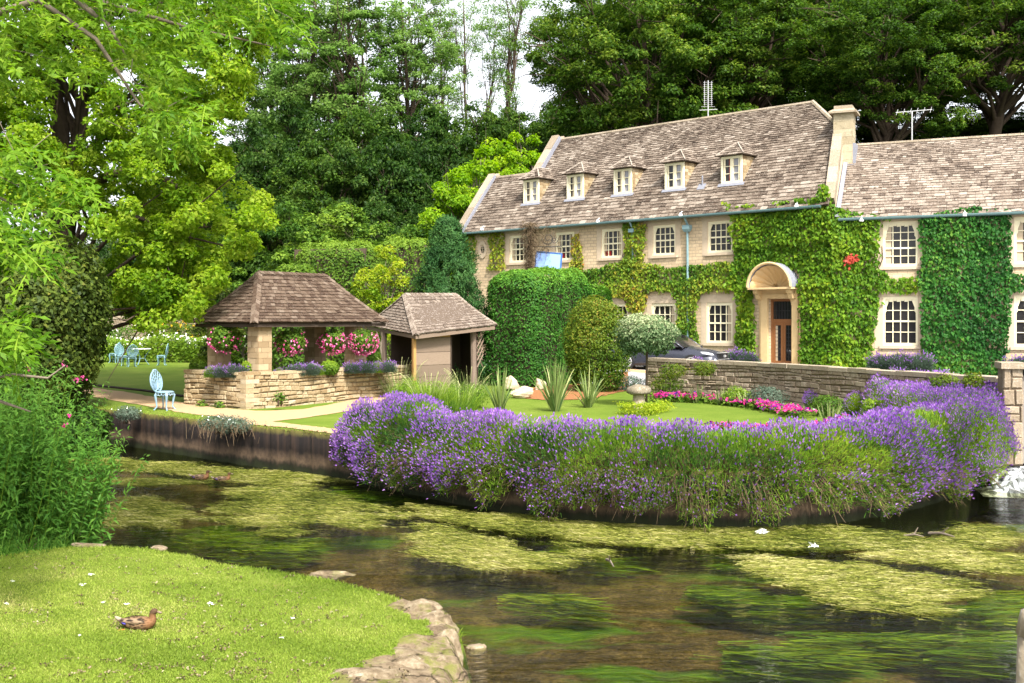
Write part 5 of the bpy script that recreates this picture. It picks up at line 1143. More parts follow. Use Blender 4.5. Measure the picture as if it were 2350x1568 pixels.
for x0, y0, x1, y1, r_, lab in ((1392, 1156 + 128, 1408, 1142 + 158, .02, 'short pale stick poking up from the weed mat'), (2132, 1224, 2190, 1232, .025, 'bare twig lying along the weed below the lavender'), (2075, 1230, 2120, 1232, .02, 'thin stick floating on the weed to the left of another')):
    a, b = gp(x0, y0, .02), gp(x1, y1, .05); mb = MB(); mb.tube([a, (a + b) / 2 + (0, 0, .03), b], [r_, r_ * .8, r_ * .4], 6)
    mb.tube([(a + b) / 2 + (0, 0, .03), b + (-.05, .1, .12)], [r_ * .6, r_ * .3], 5); o = mb.build('stick', M['bark_pale'], None); tag(o, lab, 'stick', 'sticks caught on the weed')
# ================================================================== VEGETATION
R4 = np.random.default_rng(21)
def sn3(P, s, ph=0.0):
    x, y, z = (P * s).T
    return (np.sin(x + 1.7 * np.sin(y * .9 + ph) + ph) + np.sin(y * 1.3 + 1.5 * np.sin(z * 1.1 + 2 + ph)) + np.sin(z * 1.2 + 1.4 * np.sin(x * .8 + 1 + ph)) + .6 * np.sin(x * 2.7 + y * 2.3 + ph) + .6 * np.sin(z * 2.9 - y * 2.1)) / 4.2
def tintf(P, sc, rng, base=.45, amp=.28, rnd=.16): return np.clip(base + amp * sn3(P, sc, 1.0) + rng.normal(size=len(P)) * rnd, 0, 1)
def clumps(C, rad, per, flat, L, Wd, rng, up=.7, outc=None, rnd=.55, droop=0.0, tbase=.45, tamp=.22, trnd=.16, tsc=.6, ax=None, shell=False):
    n = len(C) * per; idx = np.repeat(np.arange(len(C)), per); rad = np.broadcast_to(np.asarray(rad, float), (len(C),))[idx]
    d = rng.normal(size=(n, 3)); d = unit(d) * rng.uniform(.15, 1, (n, 1)) ** (1 / (3 if not shell else 6)); off = d * rad[:, None] * np.array((1, 1, flat))
    off[:, 2] -= droop * (off[:, 0] ** 2 + off[:, 1] ** 2) / (rad + 1e-6)
    P = C[idx] + off
    N = np.tile((0., 0, up), (n, 1)) + rng.normal(size=(n, 3)) * rnd + unit(off) * .5
    if outc is not None: N += unit(P - outc) * .35
    V, Fq_ = leafq(P, N, L, Wd, rng, ax)
    ct = rng.normal(size=len(C)) * .13
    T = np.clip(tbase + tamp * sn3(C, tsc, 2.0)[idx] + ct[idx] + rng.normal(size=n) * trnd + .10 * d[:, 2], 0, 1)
    return V, Fq_, T
def limb_mesh(mb, base, top, C, rng, r0, nlimb, rl=.35, wander=.4, start=.25):
    base, top = np.array(base, float), np.array(top, float); K = 8
    path = [base + (top - base) * k / K + (rng.normal(size=3) * wander * np.array((1, 1, 0)) * min(1, k / 2) if 0 < k < K else 0) for k in range(K + 1)]
    mb.tube(path, [r0 * (1.35 if k == 0 else 1) * (1 - .85 * k / K) for k in range(K + 1)], 9)
    if len(C) == 0: return
    for i in rng.choice(len(C), min(nlimb, len(C)), replace=False):
        c = C[i]; zc = (c[2] - base[2]) / max(1e-6, top[2] - base[2]); f_ = np.clip(zc * rng.uniform(.5, .85) - .02, start, .97); k = f_ * K; a = path[int(k)] + (path[min(K, int(k) + 1)] - path[int(k)]) * (k - int(k))
        r_ = r0 * (1 - .85 * f_) * rl * rng.uniform(.7, 1.3) + .01; L_ = np.linalg.norm(c - a); m1 = a + (c - a) * .35 + np.array((0, 0, .10 * L_)) + rng.normal(size=3) * L_ * .05; m2 = a + (c - a) * .7 + np.array((0, 0, .07 * L_)) + rng.normal(size=3) * L_ * .05
        mb.tube([a, m1, m2, c], [r_, r_ * .75, r_ * .5, r_ * .15], 6, cap=False)
        for _ in range(3):
            e = c + rng.normal(size=3) * L_ * .16; mb.tube([m2, (m2 + e) / 2 + rng.normal(size=3) * .05 * L_, e], [r_ * .4, r_ * .28, r_ * .08], 4, cap=False)
def ell_clumps(n, c, rad, rng, inner=.5, lump=.25, zmin=-1.0, ph=0.0):
    d = unit(rng.normal(size=(n * 3, 3))); d = d[d[:, 2] > zmin][:n]; r = rng.uniform(inner ** 3, 1, (len(d), 1)) ** (1 / 3) * (1 + lump * sn3(d, 3.1, ph)[:, None]); return np.array(c) + d * r * np.array(rad)
def tree_proto(name, kind, seed):
    g = np.random.default_rng(seed); r = thing(name, 'x', 'tree', (0, 0, 0)); tr = MB()
    if kind == 'beech':
        C = ell_clumps(480, (0, 0, 12.5), (6.6, 6.6, 7.6), g, .4, .32, -.75, seed); V, Fq_, T = clumps(C, g.uniform(.4, 1.0, len(C)), 170, .5, .215, .125, g, .8, np.array((0, 0, 11.)), .6, .35, tsc=.3, trnd=.2)
        limb_mesh(tr, (0, 0, -1), (.4, .2, 17), C, g, .48, 46, .45, .3, .28); m = 'beech'; bk = 'bark'
    elif kind == 'slim':
        C = ell_clumps(190, (0, 0, 16.5), (3.0, 3.0, 7.5), g, .2, .4, -1, seed); V, Fq_, T = clumps(C, g.uniform(.35, .85, len(C)), 120, .6, .22, .12, g, .7, np.array((0, 0, 15.)), .7, .2, tbase=.5, tsc=.5)
        limb_mesh(tr, (0, 0, -1), (1.1, .3, 22), C, g, .30, 40, .35, .25, .3); m = 'ashl'; bk = 'bark'
    elif kind == 'bare':
        C = np.vstack([ell_clumps(46, (1.6, 0, 19), (2.9, 2.4, 5.), g, .3, .4, -1, seed), ell_clumps(16, (.8, 0, 11), (1.1, 1., 4.5), g, .3, .3, -1, seed)]); V, Fq_, T = clumps(C, g.uniform(.4, .75, len(C)), 70, .6, .19, .10, g, .7, None, .7, .2, tbase=.55)
        limb_mesh(tr, (0, 0, -1), (2.2, .2, 22), C, g, .24, 18, .3, .3, .35); m = 'ashl'; bk = 'bark'
    elif kind == 'under':
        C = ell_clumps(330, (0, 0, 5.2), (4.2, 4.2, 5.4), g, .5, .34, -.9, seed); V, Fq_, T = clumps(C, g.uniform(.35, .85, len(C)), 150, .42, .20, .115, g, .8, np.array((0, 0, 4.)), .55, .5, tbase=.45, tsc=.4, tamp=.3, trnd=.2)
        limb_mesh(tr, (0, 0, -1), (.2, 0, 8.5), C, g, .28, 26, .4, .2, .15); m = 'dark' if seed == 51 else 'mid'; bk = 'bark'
    elif kind == 'golden':
        C = ell_clumps(120, (0, 0, 5.6), (3.0, 3.0, 5.2), g, .45, .3, -.95, seed); V, Fq_, T = clumps(C, g.uniform(.45, .85, len(C)), 190, .45, .22, .13, g, .8, np.array((0, 0, 5.)), .5, .3, tbase=.5, tsc=.6)
        limb_mesh(tr, (0, 0, -.5), (.2, 0, 9.5), C, g, .16, 40, .4, .2, .12); m = 'golden'; bk = 'bark_pale'
    tr.build('trunk', M[bk], r, True); fast('crown', V, Fq_, LF[m], r, T)
    return r
PR = {'beech': [tree_proto('beech_tree', 'beech', 31), tree_proto('beech_tree', 'beech', 32)], 'slim': [tree_proto('slender_tree', 'slim', 41), tree_proto('slender_tree', 'slim', 42)], 'bare': [tree_proto('bare_stemmed_tree', 'bare', 45), tree_proto('bare_stemmed_tree', 'bare', 46)], 'under': [tree_proto('understory_tree', 'under', 51), tree_proto('understory_tree', 'under', 52)], 'golden': [tree_proto('golden_tree', 'golden', 61)]}
cnt = [0]
def put(kind, x, D, sc, label, group, ytop=None, lift=0):
    p = at(x, HY, D); z = gzf(p[0], p[1]); 
    if ytop is not None:
        hh = {'beech': 20.2, 'slim': 24, 'bare': 23, 'under': 10.8, 'golden': 10.8}[kind]; zt = H - (ytop - HY) / F * D; k = (zt - z) / hh; sc = (sc, sc, k)
    cnt[0] += 1; pr = PR[kind][cnt[0] % len(PR[kind])]; return place(pr, (p[0], p[1], z + lift - .1), cnt[0] * 1.9, sc, label, group)
GB = 'spreading trees behind the hotel'
for x, D, sc, yt, lab in ((1475, 66, 1.0, -90, 'big spreading dark tree right of the sky gap, over the left half of the roof'), (1720, 68, .95, -110, 'spreading tree with yellowish drooping boughs over the middle of the big roof'), (2015, 63, .85, -60, 'forked pale trunked tree straight behind the chimney'), (2290, 64, 1.0, -140, 'bright green topped tree above the right wing ridge'), (1880, 76, 1.0, -160, 'dark thick trunked tree farther back between the roof ridge and the chimney'), (2480, 70, 1.0, -160, 'dark spreading tree at the far right edge of the wood')): put('beech', x, D, sc, lab, GB, yt)
for x, D, sc, yt in ((1395, 92, 1.0, -20), (1560, 88, 1.0, -80), (1760, 92, 1.1, -120), (2150, 84, 1.1, -120), (2380, 90, 1.1, -140), (1990, 96, 1.2, -120), (1640, 100, 1.2, -60)): put('beech', x, D, sc, 'dark backdrop tree high on the hill behind the front row of spreading trees', GB + ', rear row', yt)
GS = 'slender pale green trees on the left of the hill'
for x, D, sc, yt, lab in ((800, 84, 1.35, -120, 'tall pale green tree left of the white sky slot, with a leaning trunk'), (955, 86, 1.1, -60, 'tall pale green tree right of the white sky slot'), (700, 88, 1.3, -90, 'tall pale green tree behind the yellow green tree tips'), (610, 92, 1.2, 40, 'thin pale tree showing light through its crown at the left of the wood')): put('slim', x, D, sc, lab, GS, yt)
GT = 'bare stemmed trees standing against the sky'
for x, D, sc, yt, lab in ((1005, 90, .8, 40, 'thin leaning bare stemmed tree at the left of the sky gap'), (1062, 92, .8, -20, 'slim bare stemmed tree in the middle of the sky gap'), (1100, 95, .8, 20, 'thin slanting stemmed tree right of the sky gap middle'), (1040, 97, .9, 10, 'faint bare stemmed tree farthest back in the sky gap'), (1185, 96, .9, -30, 'slanting bare stemmed tree against the big right hand tree'), (1135, 88, 1.0, -80, 'thickest bare stemmed tree at the right of the sky gap')): put('bare', x, D, sc, lab, GT, yt)
GU = 'dark rounded trees filling the foot of the hill'
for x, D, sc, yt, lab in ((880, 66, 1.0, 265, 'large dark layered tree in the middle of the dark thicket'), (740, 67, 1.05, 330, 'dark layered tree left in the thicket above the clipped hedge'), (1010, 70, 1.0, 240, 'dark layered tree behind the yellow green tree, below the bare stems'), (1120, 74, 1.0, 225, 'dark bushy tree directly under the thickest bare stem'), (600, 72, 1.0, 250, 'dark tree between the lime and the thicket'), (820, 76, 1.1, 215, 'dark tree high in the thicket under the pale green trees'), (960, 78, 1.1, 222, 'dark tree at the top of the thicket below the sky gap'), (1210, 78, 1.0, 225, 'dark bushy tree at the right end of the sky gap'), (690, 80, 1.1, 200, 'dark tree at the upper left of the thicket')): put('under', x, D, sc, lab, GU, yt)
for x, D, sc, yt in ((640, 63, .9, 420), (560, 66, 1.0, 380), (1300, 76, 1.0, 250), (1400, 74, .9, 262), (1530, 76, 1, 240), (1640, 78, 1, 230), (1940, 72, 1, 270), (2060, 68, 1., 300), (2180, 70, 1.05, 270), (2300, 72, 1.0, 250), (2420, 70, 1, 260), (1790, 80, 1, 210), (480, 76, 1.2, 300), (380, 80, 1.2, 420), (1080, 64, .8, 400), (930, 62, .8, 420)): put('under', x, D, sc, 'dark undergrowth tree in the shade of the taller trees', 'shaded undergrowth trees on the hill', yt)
GG = 'yellow green trees left of the hotel'
for x, D, sc, yt, lab in ((1090, 59, .95, 318, 'yellow green tree against the left gable of the hotel'), (1215, 63, .9, 285, 'yellow green tree rising behind the stepped gables'), (1030, 60, .7, 400, 'lower yellow green tree left of the gable, beside the dark thicket')): put('golden', x, D, sc, lab, GG, yt)
put('golden', 1415, 66, .8, 'fresh green shrub peeping over the ridge of the big roof', GG, 262)
for k in PR:
    for r in PR[k]: hide_proto(r)

def px_tree(name, label, cat, poly, Drange, n_cl, per, rad, L, Wd, mat, trunk, seed, holes=(), r0=.3, nl=40, flat=.55, tbase=.5, droop=.2, up=.6, group=None, bark='bark', ax=None, rnd=.55, zlift=0):
    g = np.random.default_rng(seed); xy = sample_poly(poly, n_cl, g)
    for hx0, hy0, hx1, hy1 in holes: xy = xy[~((xy[:, 0] > hx0) & (xy[:, 0] < hx1) & (xy[:, 1] > hy0) & (xy[:, 1] < hy1))]
    D = g.uniform(*Drange, len(xy)); C = np.array([at(x, y, d) for (x, y), d in zip(xy, D)])
    b, t = np.array(trunk[0], float), np.array(trunk[1], float); r = thing(name, label, cat, tuple(b), group); tr = MB(); limb_mesh(tr, b, t, C, g, r0, nl, .4, .25, .1)
    for extra in trunk[2:]: tr.tube(extra[0], extra[1], 8)
    tr.build('trunk', M[bark], r, True)
    V, Fq_, T = clumps(C, g.uniform(rad * .7, rad * 1.3, len(C)), per, flat, L, Wd, g, up, None, rnd, droop, tbase, tsc=.8, ax=ax); fast('crown', V, Fq_, LF[mat], r, T); return r
# lime by the river
p = at(150, HY, 34); zb = gzf(p[0], p[1])
px_tree('lime_tree', 'broad yellow green lime tree spreading over the far lawn at the left', 'tree', [(170, -420), (560, -420), (690, -150), (620, 60), (560, 200), (515, 330), (545, 420), (610, 455), (600, 540), (545, 600), (440, 715), (330, 745), (255, 690), (250, 560), (190, 480), (-150, 430), (-400, 300), (-400, -300)], (29.5, 36), 1250, 230, .42, .125, .10, 'lime', ((p[0], p[1], zb), at(215, -380, 33.5), ([(p[0] - .2, p[1] + .2, zb), at(140, 290, 34), at(125, 200, 34), at(90, -150, 35)], [.4, .25, .20, .10]), ([at(150, 560, 34), at(186, 300, 34), at(196, 200, 34.), at(230, -100, 34)], [.28, .19, .17, .08]), ([at(165, 480, 34), at(235, 410, 33), at(300, 388, 32), at(400, 420, 31.5), at(470, 520, 31)], [.2, .14, .12, .08, .02])), 71, ((100, 185, 212, 305),), .22, 60, .7, .62, .3, bark='bark')
# dark bush left of the lawn
def blob(name, label, cat, c, rad, n, L, Wd, mat, seed, zmin=-.95, lump=.14, depth=.25, stems=5, tsc=1.5, tb=.45, group=None, up=.5, top_t=.0, sharp=2.0, amp=.25):
    g = np.random.default_rng(seed); c = np.array(c, float); rad = np.array(rad, float); r = thing(name, label, cat, (c[0], c[1], c[2] - rad[2]), group)
    d = unit(g.normal(size=(n * 2, 3))); d = d[d[:, 2] > zmin][:n]; n = len(d)
    if sharp != 2.0: d = d / (np.abs(d) ** sharp).sum(1, keepdims=True) ** (1 / sharp)
    rr = (1 + lump * sn3(d, 4.0, seed) + lump * .6 * sn3(d, 9.0, seed + 1)) * (1 - depth * g.random(n) ** 1.7); P = c + d * rr[:, None] * rad
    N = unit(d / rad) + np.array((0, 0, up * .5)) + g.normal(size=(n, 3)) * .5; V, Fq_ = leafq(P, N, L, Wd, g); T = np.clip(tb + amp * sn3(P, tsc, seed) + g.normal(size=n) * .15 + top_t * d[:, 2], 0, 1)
    s = MB(); b = c - (0, 0, rad[2])
    for k in range(stems): a = 2 * pi * k / max(1, stems) + g.uniform(0, 1); s.tube([b + (g.normal() * .08, g.normal() * .08, -.05), c + np.array((cos(a), sin(a), -.3)) * rad * .35, c + np.array((cos(a), sin(a), .5)) * rad * .7], [.05 * rad[0] ** .5, .035, .012], 5)
    if stems: s.build('stems', M['bark'], r, True)
    fast('foliage', V, Fq_, LF[mat], r, T); return r
c = at(105, 755, 29.0); g_ = gzf(c[0], c[1]); blob('dark_bush', 'large dark bush with rusty olive edges at the left of the far lawn', 'bush', (c[0] - .15, c[1], 3.25), (1.75, 1.8, 2.45), 30000, .13, .085, 'yew', 81, -1, .2, .35, 6, 1.6, .42)
c = at(-90, 640, 30); blob('dark_bush', 'taller dark bush at the extreme left behind the ash branches', 'bush', (c[0], c[1], 3.6), (2.0, 2.0, 2.8), 24000, .14, .09, 'yew', 82, -1, .2, .35, 6, 1.6, .32)
c = at(235, 985, 27.6); blob('bank_bush', 'low dark leafy plant at the waterline under the left end of the plank wall', 'bush', (c[0] - .25, c[1] - .2, .55), (.55, .45, .6), 2600, .10, .07, 'dark', 83, -1, .25, .5, 3, 2.5, .5)
# foreground ash boughs reaching in from a trunk out of frame
def ash(name, label, polys, base, seed, paths):
    g = np.random.default_rng(seed); r = thing(name, label, 'tree', base); tr = MB(); Cs = []
    limb_mesh(tr, base, (base[0] + .5, base[1] + .5, 10.5), np.zeros((0, 3)), g, .35, 0)
    for pts, rr in paths: tr.tube(pts, rr, 7)
    Vs = []
    for poly, Dr, n, dens in polys:
        xy = sample_poly(poly, n, g); D = g.uniform(*Dr, n); C = np.array([at(x, y, d) for (x, y), d in zip(xy, D)])
        # each point carries a pinnate spray: an arching rachis with paired leaflets
        dirx = unit(np.stack([g.normal(.55, .6, n), g.normal(-.1, .5, n), g.normal(-.25, .45, n)], 1)); Ln = g.uniform(.22, .40, n)
        for k in range(n):
            if k % 16 == 0:
                q_ = C[k] - dirx[k] * g.uniform(.4, .8) + np.array((-.2, 0, .15)); tr.tube([q_, q_ * .65 + C[k] * .35 + g.normal(size=3) * .06, q_ * .3 + C[k] * .7 + g.normal(size=3) * .05, C[k]], [.0045, .004, .0035, .002], 4, cap=False)
        m_ = 13; f_ = np.linspace(.12, 1, 7); PP, AX, SZ = [], [], []
        sidev = unit(np.cross(dirx, (0, 0, 1.)) + g.normal(size=(n, 3)) * .25)
        for i, ff in enumerate(f_):
            cpos = C + dirx * (Ln * ff)[:, None] - np.array((0, 0, .25)) * (Ln * ff ** 2)[:, None]
            for sg in ((-1, 1) if i < 6 else (0,)): PP.append(cpos); AX.append(dirx * (.55 if sg else 1) + sidev * sg * .85 - np.array((0, 0, .2))); SZ.append(np.full(n, 1.0))
        PP = np.vstack(PP); AX = unit(np.vstack(AX)); nn_ = np.tile((0., -.5, .7), (len(PP), 1)) + g.normal(size=(len(PP), 3)) * .42
        V, Fq_ = leafq(PP, nn_, .105, .038, g, ax=AX * 3, bend=.2); bt = np.tile(np.clip(.5 + .3 * sn3(C, 1.2, 3) + g.normal(size=n) * .14, 0, 1), 13); Vs.append((V, Fq_, np.clip(bt + g.normal(size=len(bt)) * .08, 0, 1)))
        rv, rf_ = blades(C, dirx, Ln, .012, .25, g, 3, lambda f: 1); Vs.append((rv, rf_, .9))
    tr.build('trunk', M['bark_pale'], r, True); V, Fq_, T = cat_meshes(Vs); fast('crown', V, Fq_, LF['ashf'], r, T); return r
bx = (-9.2, 12.5, .4)
ash('ash_tree', 'near ash tree whose leafy boughs hang into the top left of the view', [([(-420, -320), (690, -320), (690, 60), (640, 100), (560, 70), (480, 90), (420, 200), (330, 250), (180, 170), (40, 200), (-420, 260)], (12, 17), 2300, 1), ([(-300, 290), (0, 300), (110, 370), (215, 400), (205, 450), (140, 500), (60, 540), (-300, 480)], (11, 12.5), 230, 1), ([(-200, 500), (10, 500), (95, 560), (115, 610), (50, 610), (-200, 600)], (10, 11), 90, 1), ([(-200, 720), (0, 725), (55, 735), (50, 800), (-10, 830), (-200, 800)], (9.5, 10.5), 70, 1), ([(330, 250), (480, 240), (430, 340), (300, 330)], (12, 13.5), 60, 1)], bx, 91,
    [([(-8.8, 12.7, 6), at(-100, 60, 13), at(150, -20, 13), at(420, 60, 13.5), at(640, 110, 14)], [.10, .05, .035, .022, .008]), ([(-8.9, 12.6, 5), at(-100, 400, 12), at(30, 470, 12), at(110, 490, 12)], [.06, .022, .014, .006]), ([(-8.9, 12.4, 3.2), at(-60, 880, 10), at(30, 860, 10), at(110, 868, 10), at(150, 838, 10)], [.05, .02, .015, .011, .005]), ([at(-60, 900, 10), at(10, 925, 10), at(70, 945, 10)], [.02, .015, .006]), ([(-8.8, 12.7, 7), at(-60, -100, 13), at(220, 90, 13), at(320, 240, 13), at(425, 290, 13)], [.09, .045, .028, .016, .006]), ([at(150, -20, 13), at(250, 60, 13), at(290, 130, 13)], [.04, .03, .01])])

# ---------------- hedges, shrubs
def boxhedge(name, label, P, ztop, n, L, Wd, mat, seed, zbase=None, tb=.45, rnd_top=.35, lit_top=.25, depth=.22, group=None):
    """P: four ground corners; rounded top"""
    g = np.random.default_rng(seed); P = np.array(P, float); cz = zbase if zbase is not None else gzf(*P.mean(0)); c = P.mean(0); r = thing(name, label, 'hedge', (c[0], c[1], cz), group); hgt = ztop - cz
    ex, ey = (P[1] - P[0]), (P[3] - P[0]); lx, ly = np.linalg.norm(ex), np.linalg.norm(ey); A = np.array([lx * hgt, ly * hgt, lx * hgt, ly * hgt, lx * ly]); k = g.choice(5, n, p=A / A.sum()); u, v = g.random(n), g.random(n); w_ = g.random(n)
    U = np.select([k == 0, k == 1, k == 2, k == 3], [u, np.ones(n), u, np.zeros(n)], u); Vv = np.select([k == 0, k == 1, k == 2, k == 3], [np.zeros(n), v, np.ones(n), v], v); Z = np.where(k == 4, 1.0, w_)
    rr = rnd_top; xx, yy, zz = (U - .5) * lx, (Vv - .5) * ly, Z * hgt
    q = np.stack([xx, yy, zz], 1); inner = np.stack([np.clip(xx, -lx / 2 + rr, lx / 2 - rr), np.clip(yy, -ly / 2 + rr, ly / 2 - rr), np.minimum(zz, hgt - rr)], 1); d = q - inner; ln = np.linalg.norm(d, axis=1, keepdims=True); nn = d / (ln + 1e-9); q = inner + nn * rr
    q += nn * (.17 * sn3(q, 1.5, seed) + .11 * sn3(q, 4.5, seed) + g.uniform(-depth, .05, n) * g.random(n))[:, None]
    exu, eyu = ex / lx, ey / ly; tw = lambda a: np.stack([a[:, 0] * exu[0] + a[:, 1] * eyu[0], a[:, 0] * exu[1] + a[:, 1] * eyu[1], a[:, 2]], 1)
    Pw = tw(q) + np.array((c[0], c[1], cz)); Nw = tw(nn) + g.normal(size=(n, 3)) * .45 + np.array((0, 0, .25)); V, Fq_ = leafq(Pw, Nw, L, Wd, g); T = np.clip(tb + .18 * sn3(Pw, 1.4, seed) + g.normal(size=n) * .15 + lit_top * np.clip(nn[:, 2], 0, 1), 0, 1)  # upward leaves get a lighter tint: light on the top put into the colour
    cb = MB(); s_ = .8
    fb = lambda a, b, z: (c[0] + exu[0] * a + eyu[0] * b, c[1] + exu[1] * a + eyu[1] * b, z); cb.box(fb, -lx / 2 + .3, lx / 2 - .3, -ly / 2 + .3, ly / 2 - .3, cz - .1, ztop - .35); cb.build('dark_core', M['bark'], r)  # solid dark box added inside to close gaps, standing in for inner shade
    fast('foliage', V, Fq_, LF[mat], r, T); return r
a, b = at(1100, HY, 38.3)[:2], at(1238, HY, 37.2)[:2]; d_ = unit(np.array((.55, .83)))
boxhedge('clipped_hedge', 'tall dark green clipped hedge beside the shed with a trimmed top coloured as if lit', [a, b, b + d_ * 4.2, a + d_ * 4.2], 5.06, 34000, .095, .062, 'hedge', 101, lit_top=.55, rnd_top=.75)
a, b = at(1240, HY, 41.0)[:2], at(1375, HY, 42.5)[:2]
boxhedge('clipped_hedge', 'clipped hedge running right behind the tall dark hedge toward the hotel', [a, b, b + d_ * 1.4, a + d_ * 1.4], 4.7, 12000, .10, .065, 'hedge', 102, lit_top=.5, rnd_top=.6)
a, b = at(655, HY, 48)[:2], at(848, HY, 47)[:2]; boxhedge('clipped_hedge', 'big rounded clipped hedge behind the pavilion roof', [a, b, b + (.6, 3), a + (.6, 3)], 6.75, 24000, .13, .085, 'hedge_bk', 103, rnd_top=1.0, lit_top=.35, tb=.5)
a, b = at(850, HY, 52)[:2], at(985, HY, 51)[:2]; boxhedge('clipped_hedge', 'second clipped hedge farther back behind the yellow shrub', [a, b, b + (.6, 2), a + (.6, 2)], 7.15, 11000, .13, .085, 'hedge_bk', 104, rnd_top=.8, lit_top=.35, tb=.5)
a, b = at(610, HY, 46)[:2], at(690, HY, 45)[:2]; boxhedge('clipped_hedge', 'lower clipped hedge stepping down at the left of the big rounded hedge', [a, b, b + (.6, 2), a + (.6, 2)], 5.6, 8000, .13, .085, 'hedge_bk', 105, rnd_top=.7, lit_top=.3, tb=.42)
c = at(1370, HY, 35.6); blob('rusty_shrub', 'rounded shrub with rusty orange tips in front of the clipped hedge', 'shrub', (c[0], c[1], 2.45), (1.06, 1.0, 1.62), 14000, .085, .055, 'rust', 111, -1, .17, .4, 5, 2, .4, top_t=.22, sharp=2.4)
c = at(1028, HY, 39.5); g0 = gzf(c[0], c[1])
g = np.random.default_rng(5); r = thing('conifer', 'blue green pointed conifer behind the shed', 'conifer', (c[0], c[1], g0)); tr = MB(); tr.tube([(c[0], c[1], g0 - .1), (c[0], c[1], 6.5)], [.14, .02], 7); tr.build('trunk', M['bark'], r, True)
n = 2300; f_ = g.random(n) ** 1.25; th = g.uniform(0, 2 * pi, n); rad_ = 1.66 * (1 - f_) ** .62 * (.45 + .55 * g.random(n) ** .45) * (1 + .16 * np.sin(th * 5 + f_ * 9) + .14 * np.sin(th * 3 - f_ * 23)) + .03; Cc = np.stack([c[0] + rad_ * np.cos(th), c[1] + rad_ * np.sin(th), g0 + .2 + f_ * (6.6 - g0)], 1)
ax = unit(np.stack([np.cos(th), np.sin(th), np.full(n, .9)], 1)); per = 22; idx = np.repeat(np.arange(n), per); P = Cc[idx] + ax[idx] * g.uniform(-.12, .26, (n * per, 1)) + g.normal(size=(n * per, 3)) * .045
V, Fq_ = leafq(P, np.stack([np.cos(th), np.sin(th), np.full(n, .3)], 1)[idx] + g.normal(size=(n * per, 3)) * .6, .13, .032, g, ax=ax[idx] * 1.2); fast('foliage', V, Fq_, LF['conifer'], r, np.clip(.4 + .25 * sn3(Cc, 2.5)[idx] + g.normal(size=n * per) * .15, 0, 1))
def airy(name, label, cat, c, rad, n_cl, per, cl, L, Wd, mat, seed, bark='bark_pale', group=None, r0=.06, flat=.5, tb=.5):
    g = np.random.default_rng(seed); z0 = gzf(c[0], c[1]); C = ell_clumps(n_cl, c, rad, g, .35, .3, -.95, seed); r = thing(name, label, cat, (c[0], c[1], z0), group); tr = MB(); limb_mesh(tr, (c[0], c[1], z0 - .1), (c[0] + .1, c[1], c[2] + rad[2] * .7), C, g, r0, 26, .5, .1, .1); tr.build('stems', M[bark], r, True); V, Fq_, T = clumps(C, cl, per, flat, L, Wd, g, .8, None, .5, .3, tb, tsc=1.2); fast('foliage', V, Fq_, LF[mat], r, T); return r
c = at(880, HY, 44); airy('yellow_shrub', 'thin yellow leaved shrub between the pavilion and the conifer', 'shrub', (c[0], c[1], 4.25), (1.15, 1.0, 2.0), 70, 75, .26, .13, .08, 'yellow', 121)
c = at(560, HY, 50); airy('wild_bush', 'dull green bush left of the pavilion roof below the lime boughs', 'bush', (c[0], c[1], 3.2), (1.7, 1.3, 2.2), 90, 110, .35, .15, .09, 'hedge_bk', 122, tb=.35)
c = at(505, HY, 47); airy('wild_bush', 'dark bush at the left end of the pavilion roof', 'bush', (c[0], c[1], 2.8), (.9, .9, 2.0), 60, 100, .3, .13, .08, 'yew', 123, tb=.5)
for x, D, rx, zt, lab, tb in ((690, 56, 2.2, 8.4, 'bushy green tree behind the left end of the clipped hedge', .4), (790, 55, 1.6, 8.8, 'lighter olive tree sticking up above the big clipped hedge', .62), (920, 57, 2.0, 7.9, 'bushy tree behind the second clipped hedge', .4)):
    c = at(x, HY, D); airy('bushy_tree', lab, 'tree', (c[0], c[1], (zt + 2) / 2 + .3), (rx, rx, (zt - 2) / 2 + .4), 120, 130, .5, .2, .12, 'hedge_bk', int(x), 'bark', 'bushy trees behind the clipped hedges', tb=tb)
# standard lollipop tree
c = at(1483, HY, 30.2); z0 = gzf(c[0], c[1]); r = blob('standard_tree', 'lollipop shaped variegated tree on a thin stem behind the staddle stone', 'tree', (c[0], c[1], 2.86), (.82, .78, .64), 7000, .085, .048, 'vari', 131, -.8, .2, .5, 0, 3, .55, top_t=.3)
s = MB(); base_z = r.location[2]; s.tube([(c[0], c[1], z0 - .1), (c[0] + .02, c[1], 2.5), (c[0], c[1], 3.1)], [.035, .03, .02], 7)
for k in range(9): a = k * .7; s.tube([(c[0], c[1], 2.45 + .03 * k), (c[0] + .35 * cos(a), c[1] + .35 * sin(a), 2.8 + .04 * k), (c[0] + .6 * cos(a), c[1] + .6 * sin(a), 2.95 + .05 * k)], [.014, .01, .004], 4)
s.build('trunk', M['bark'], r, True)
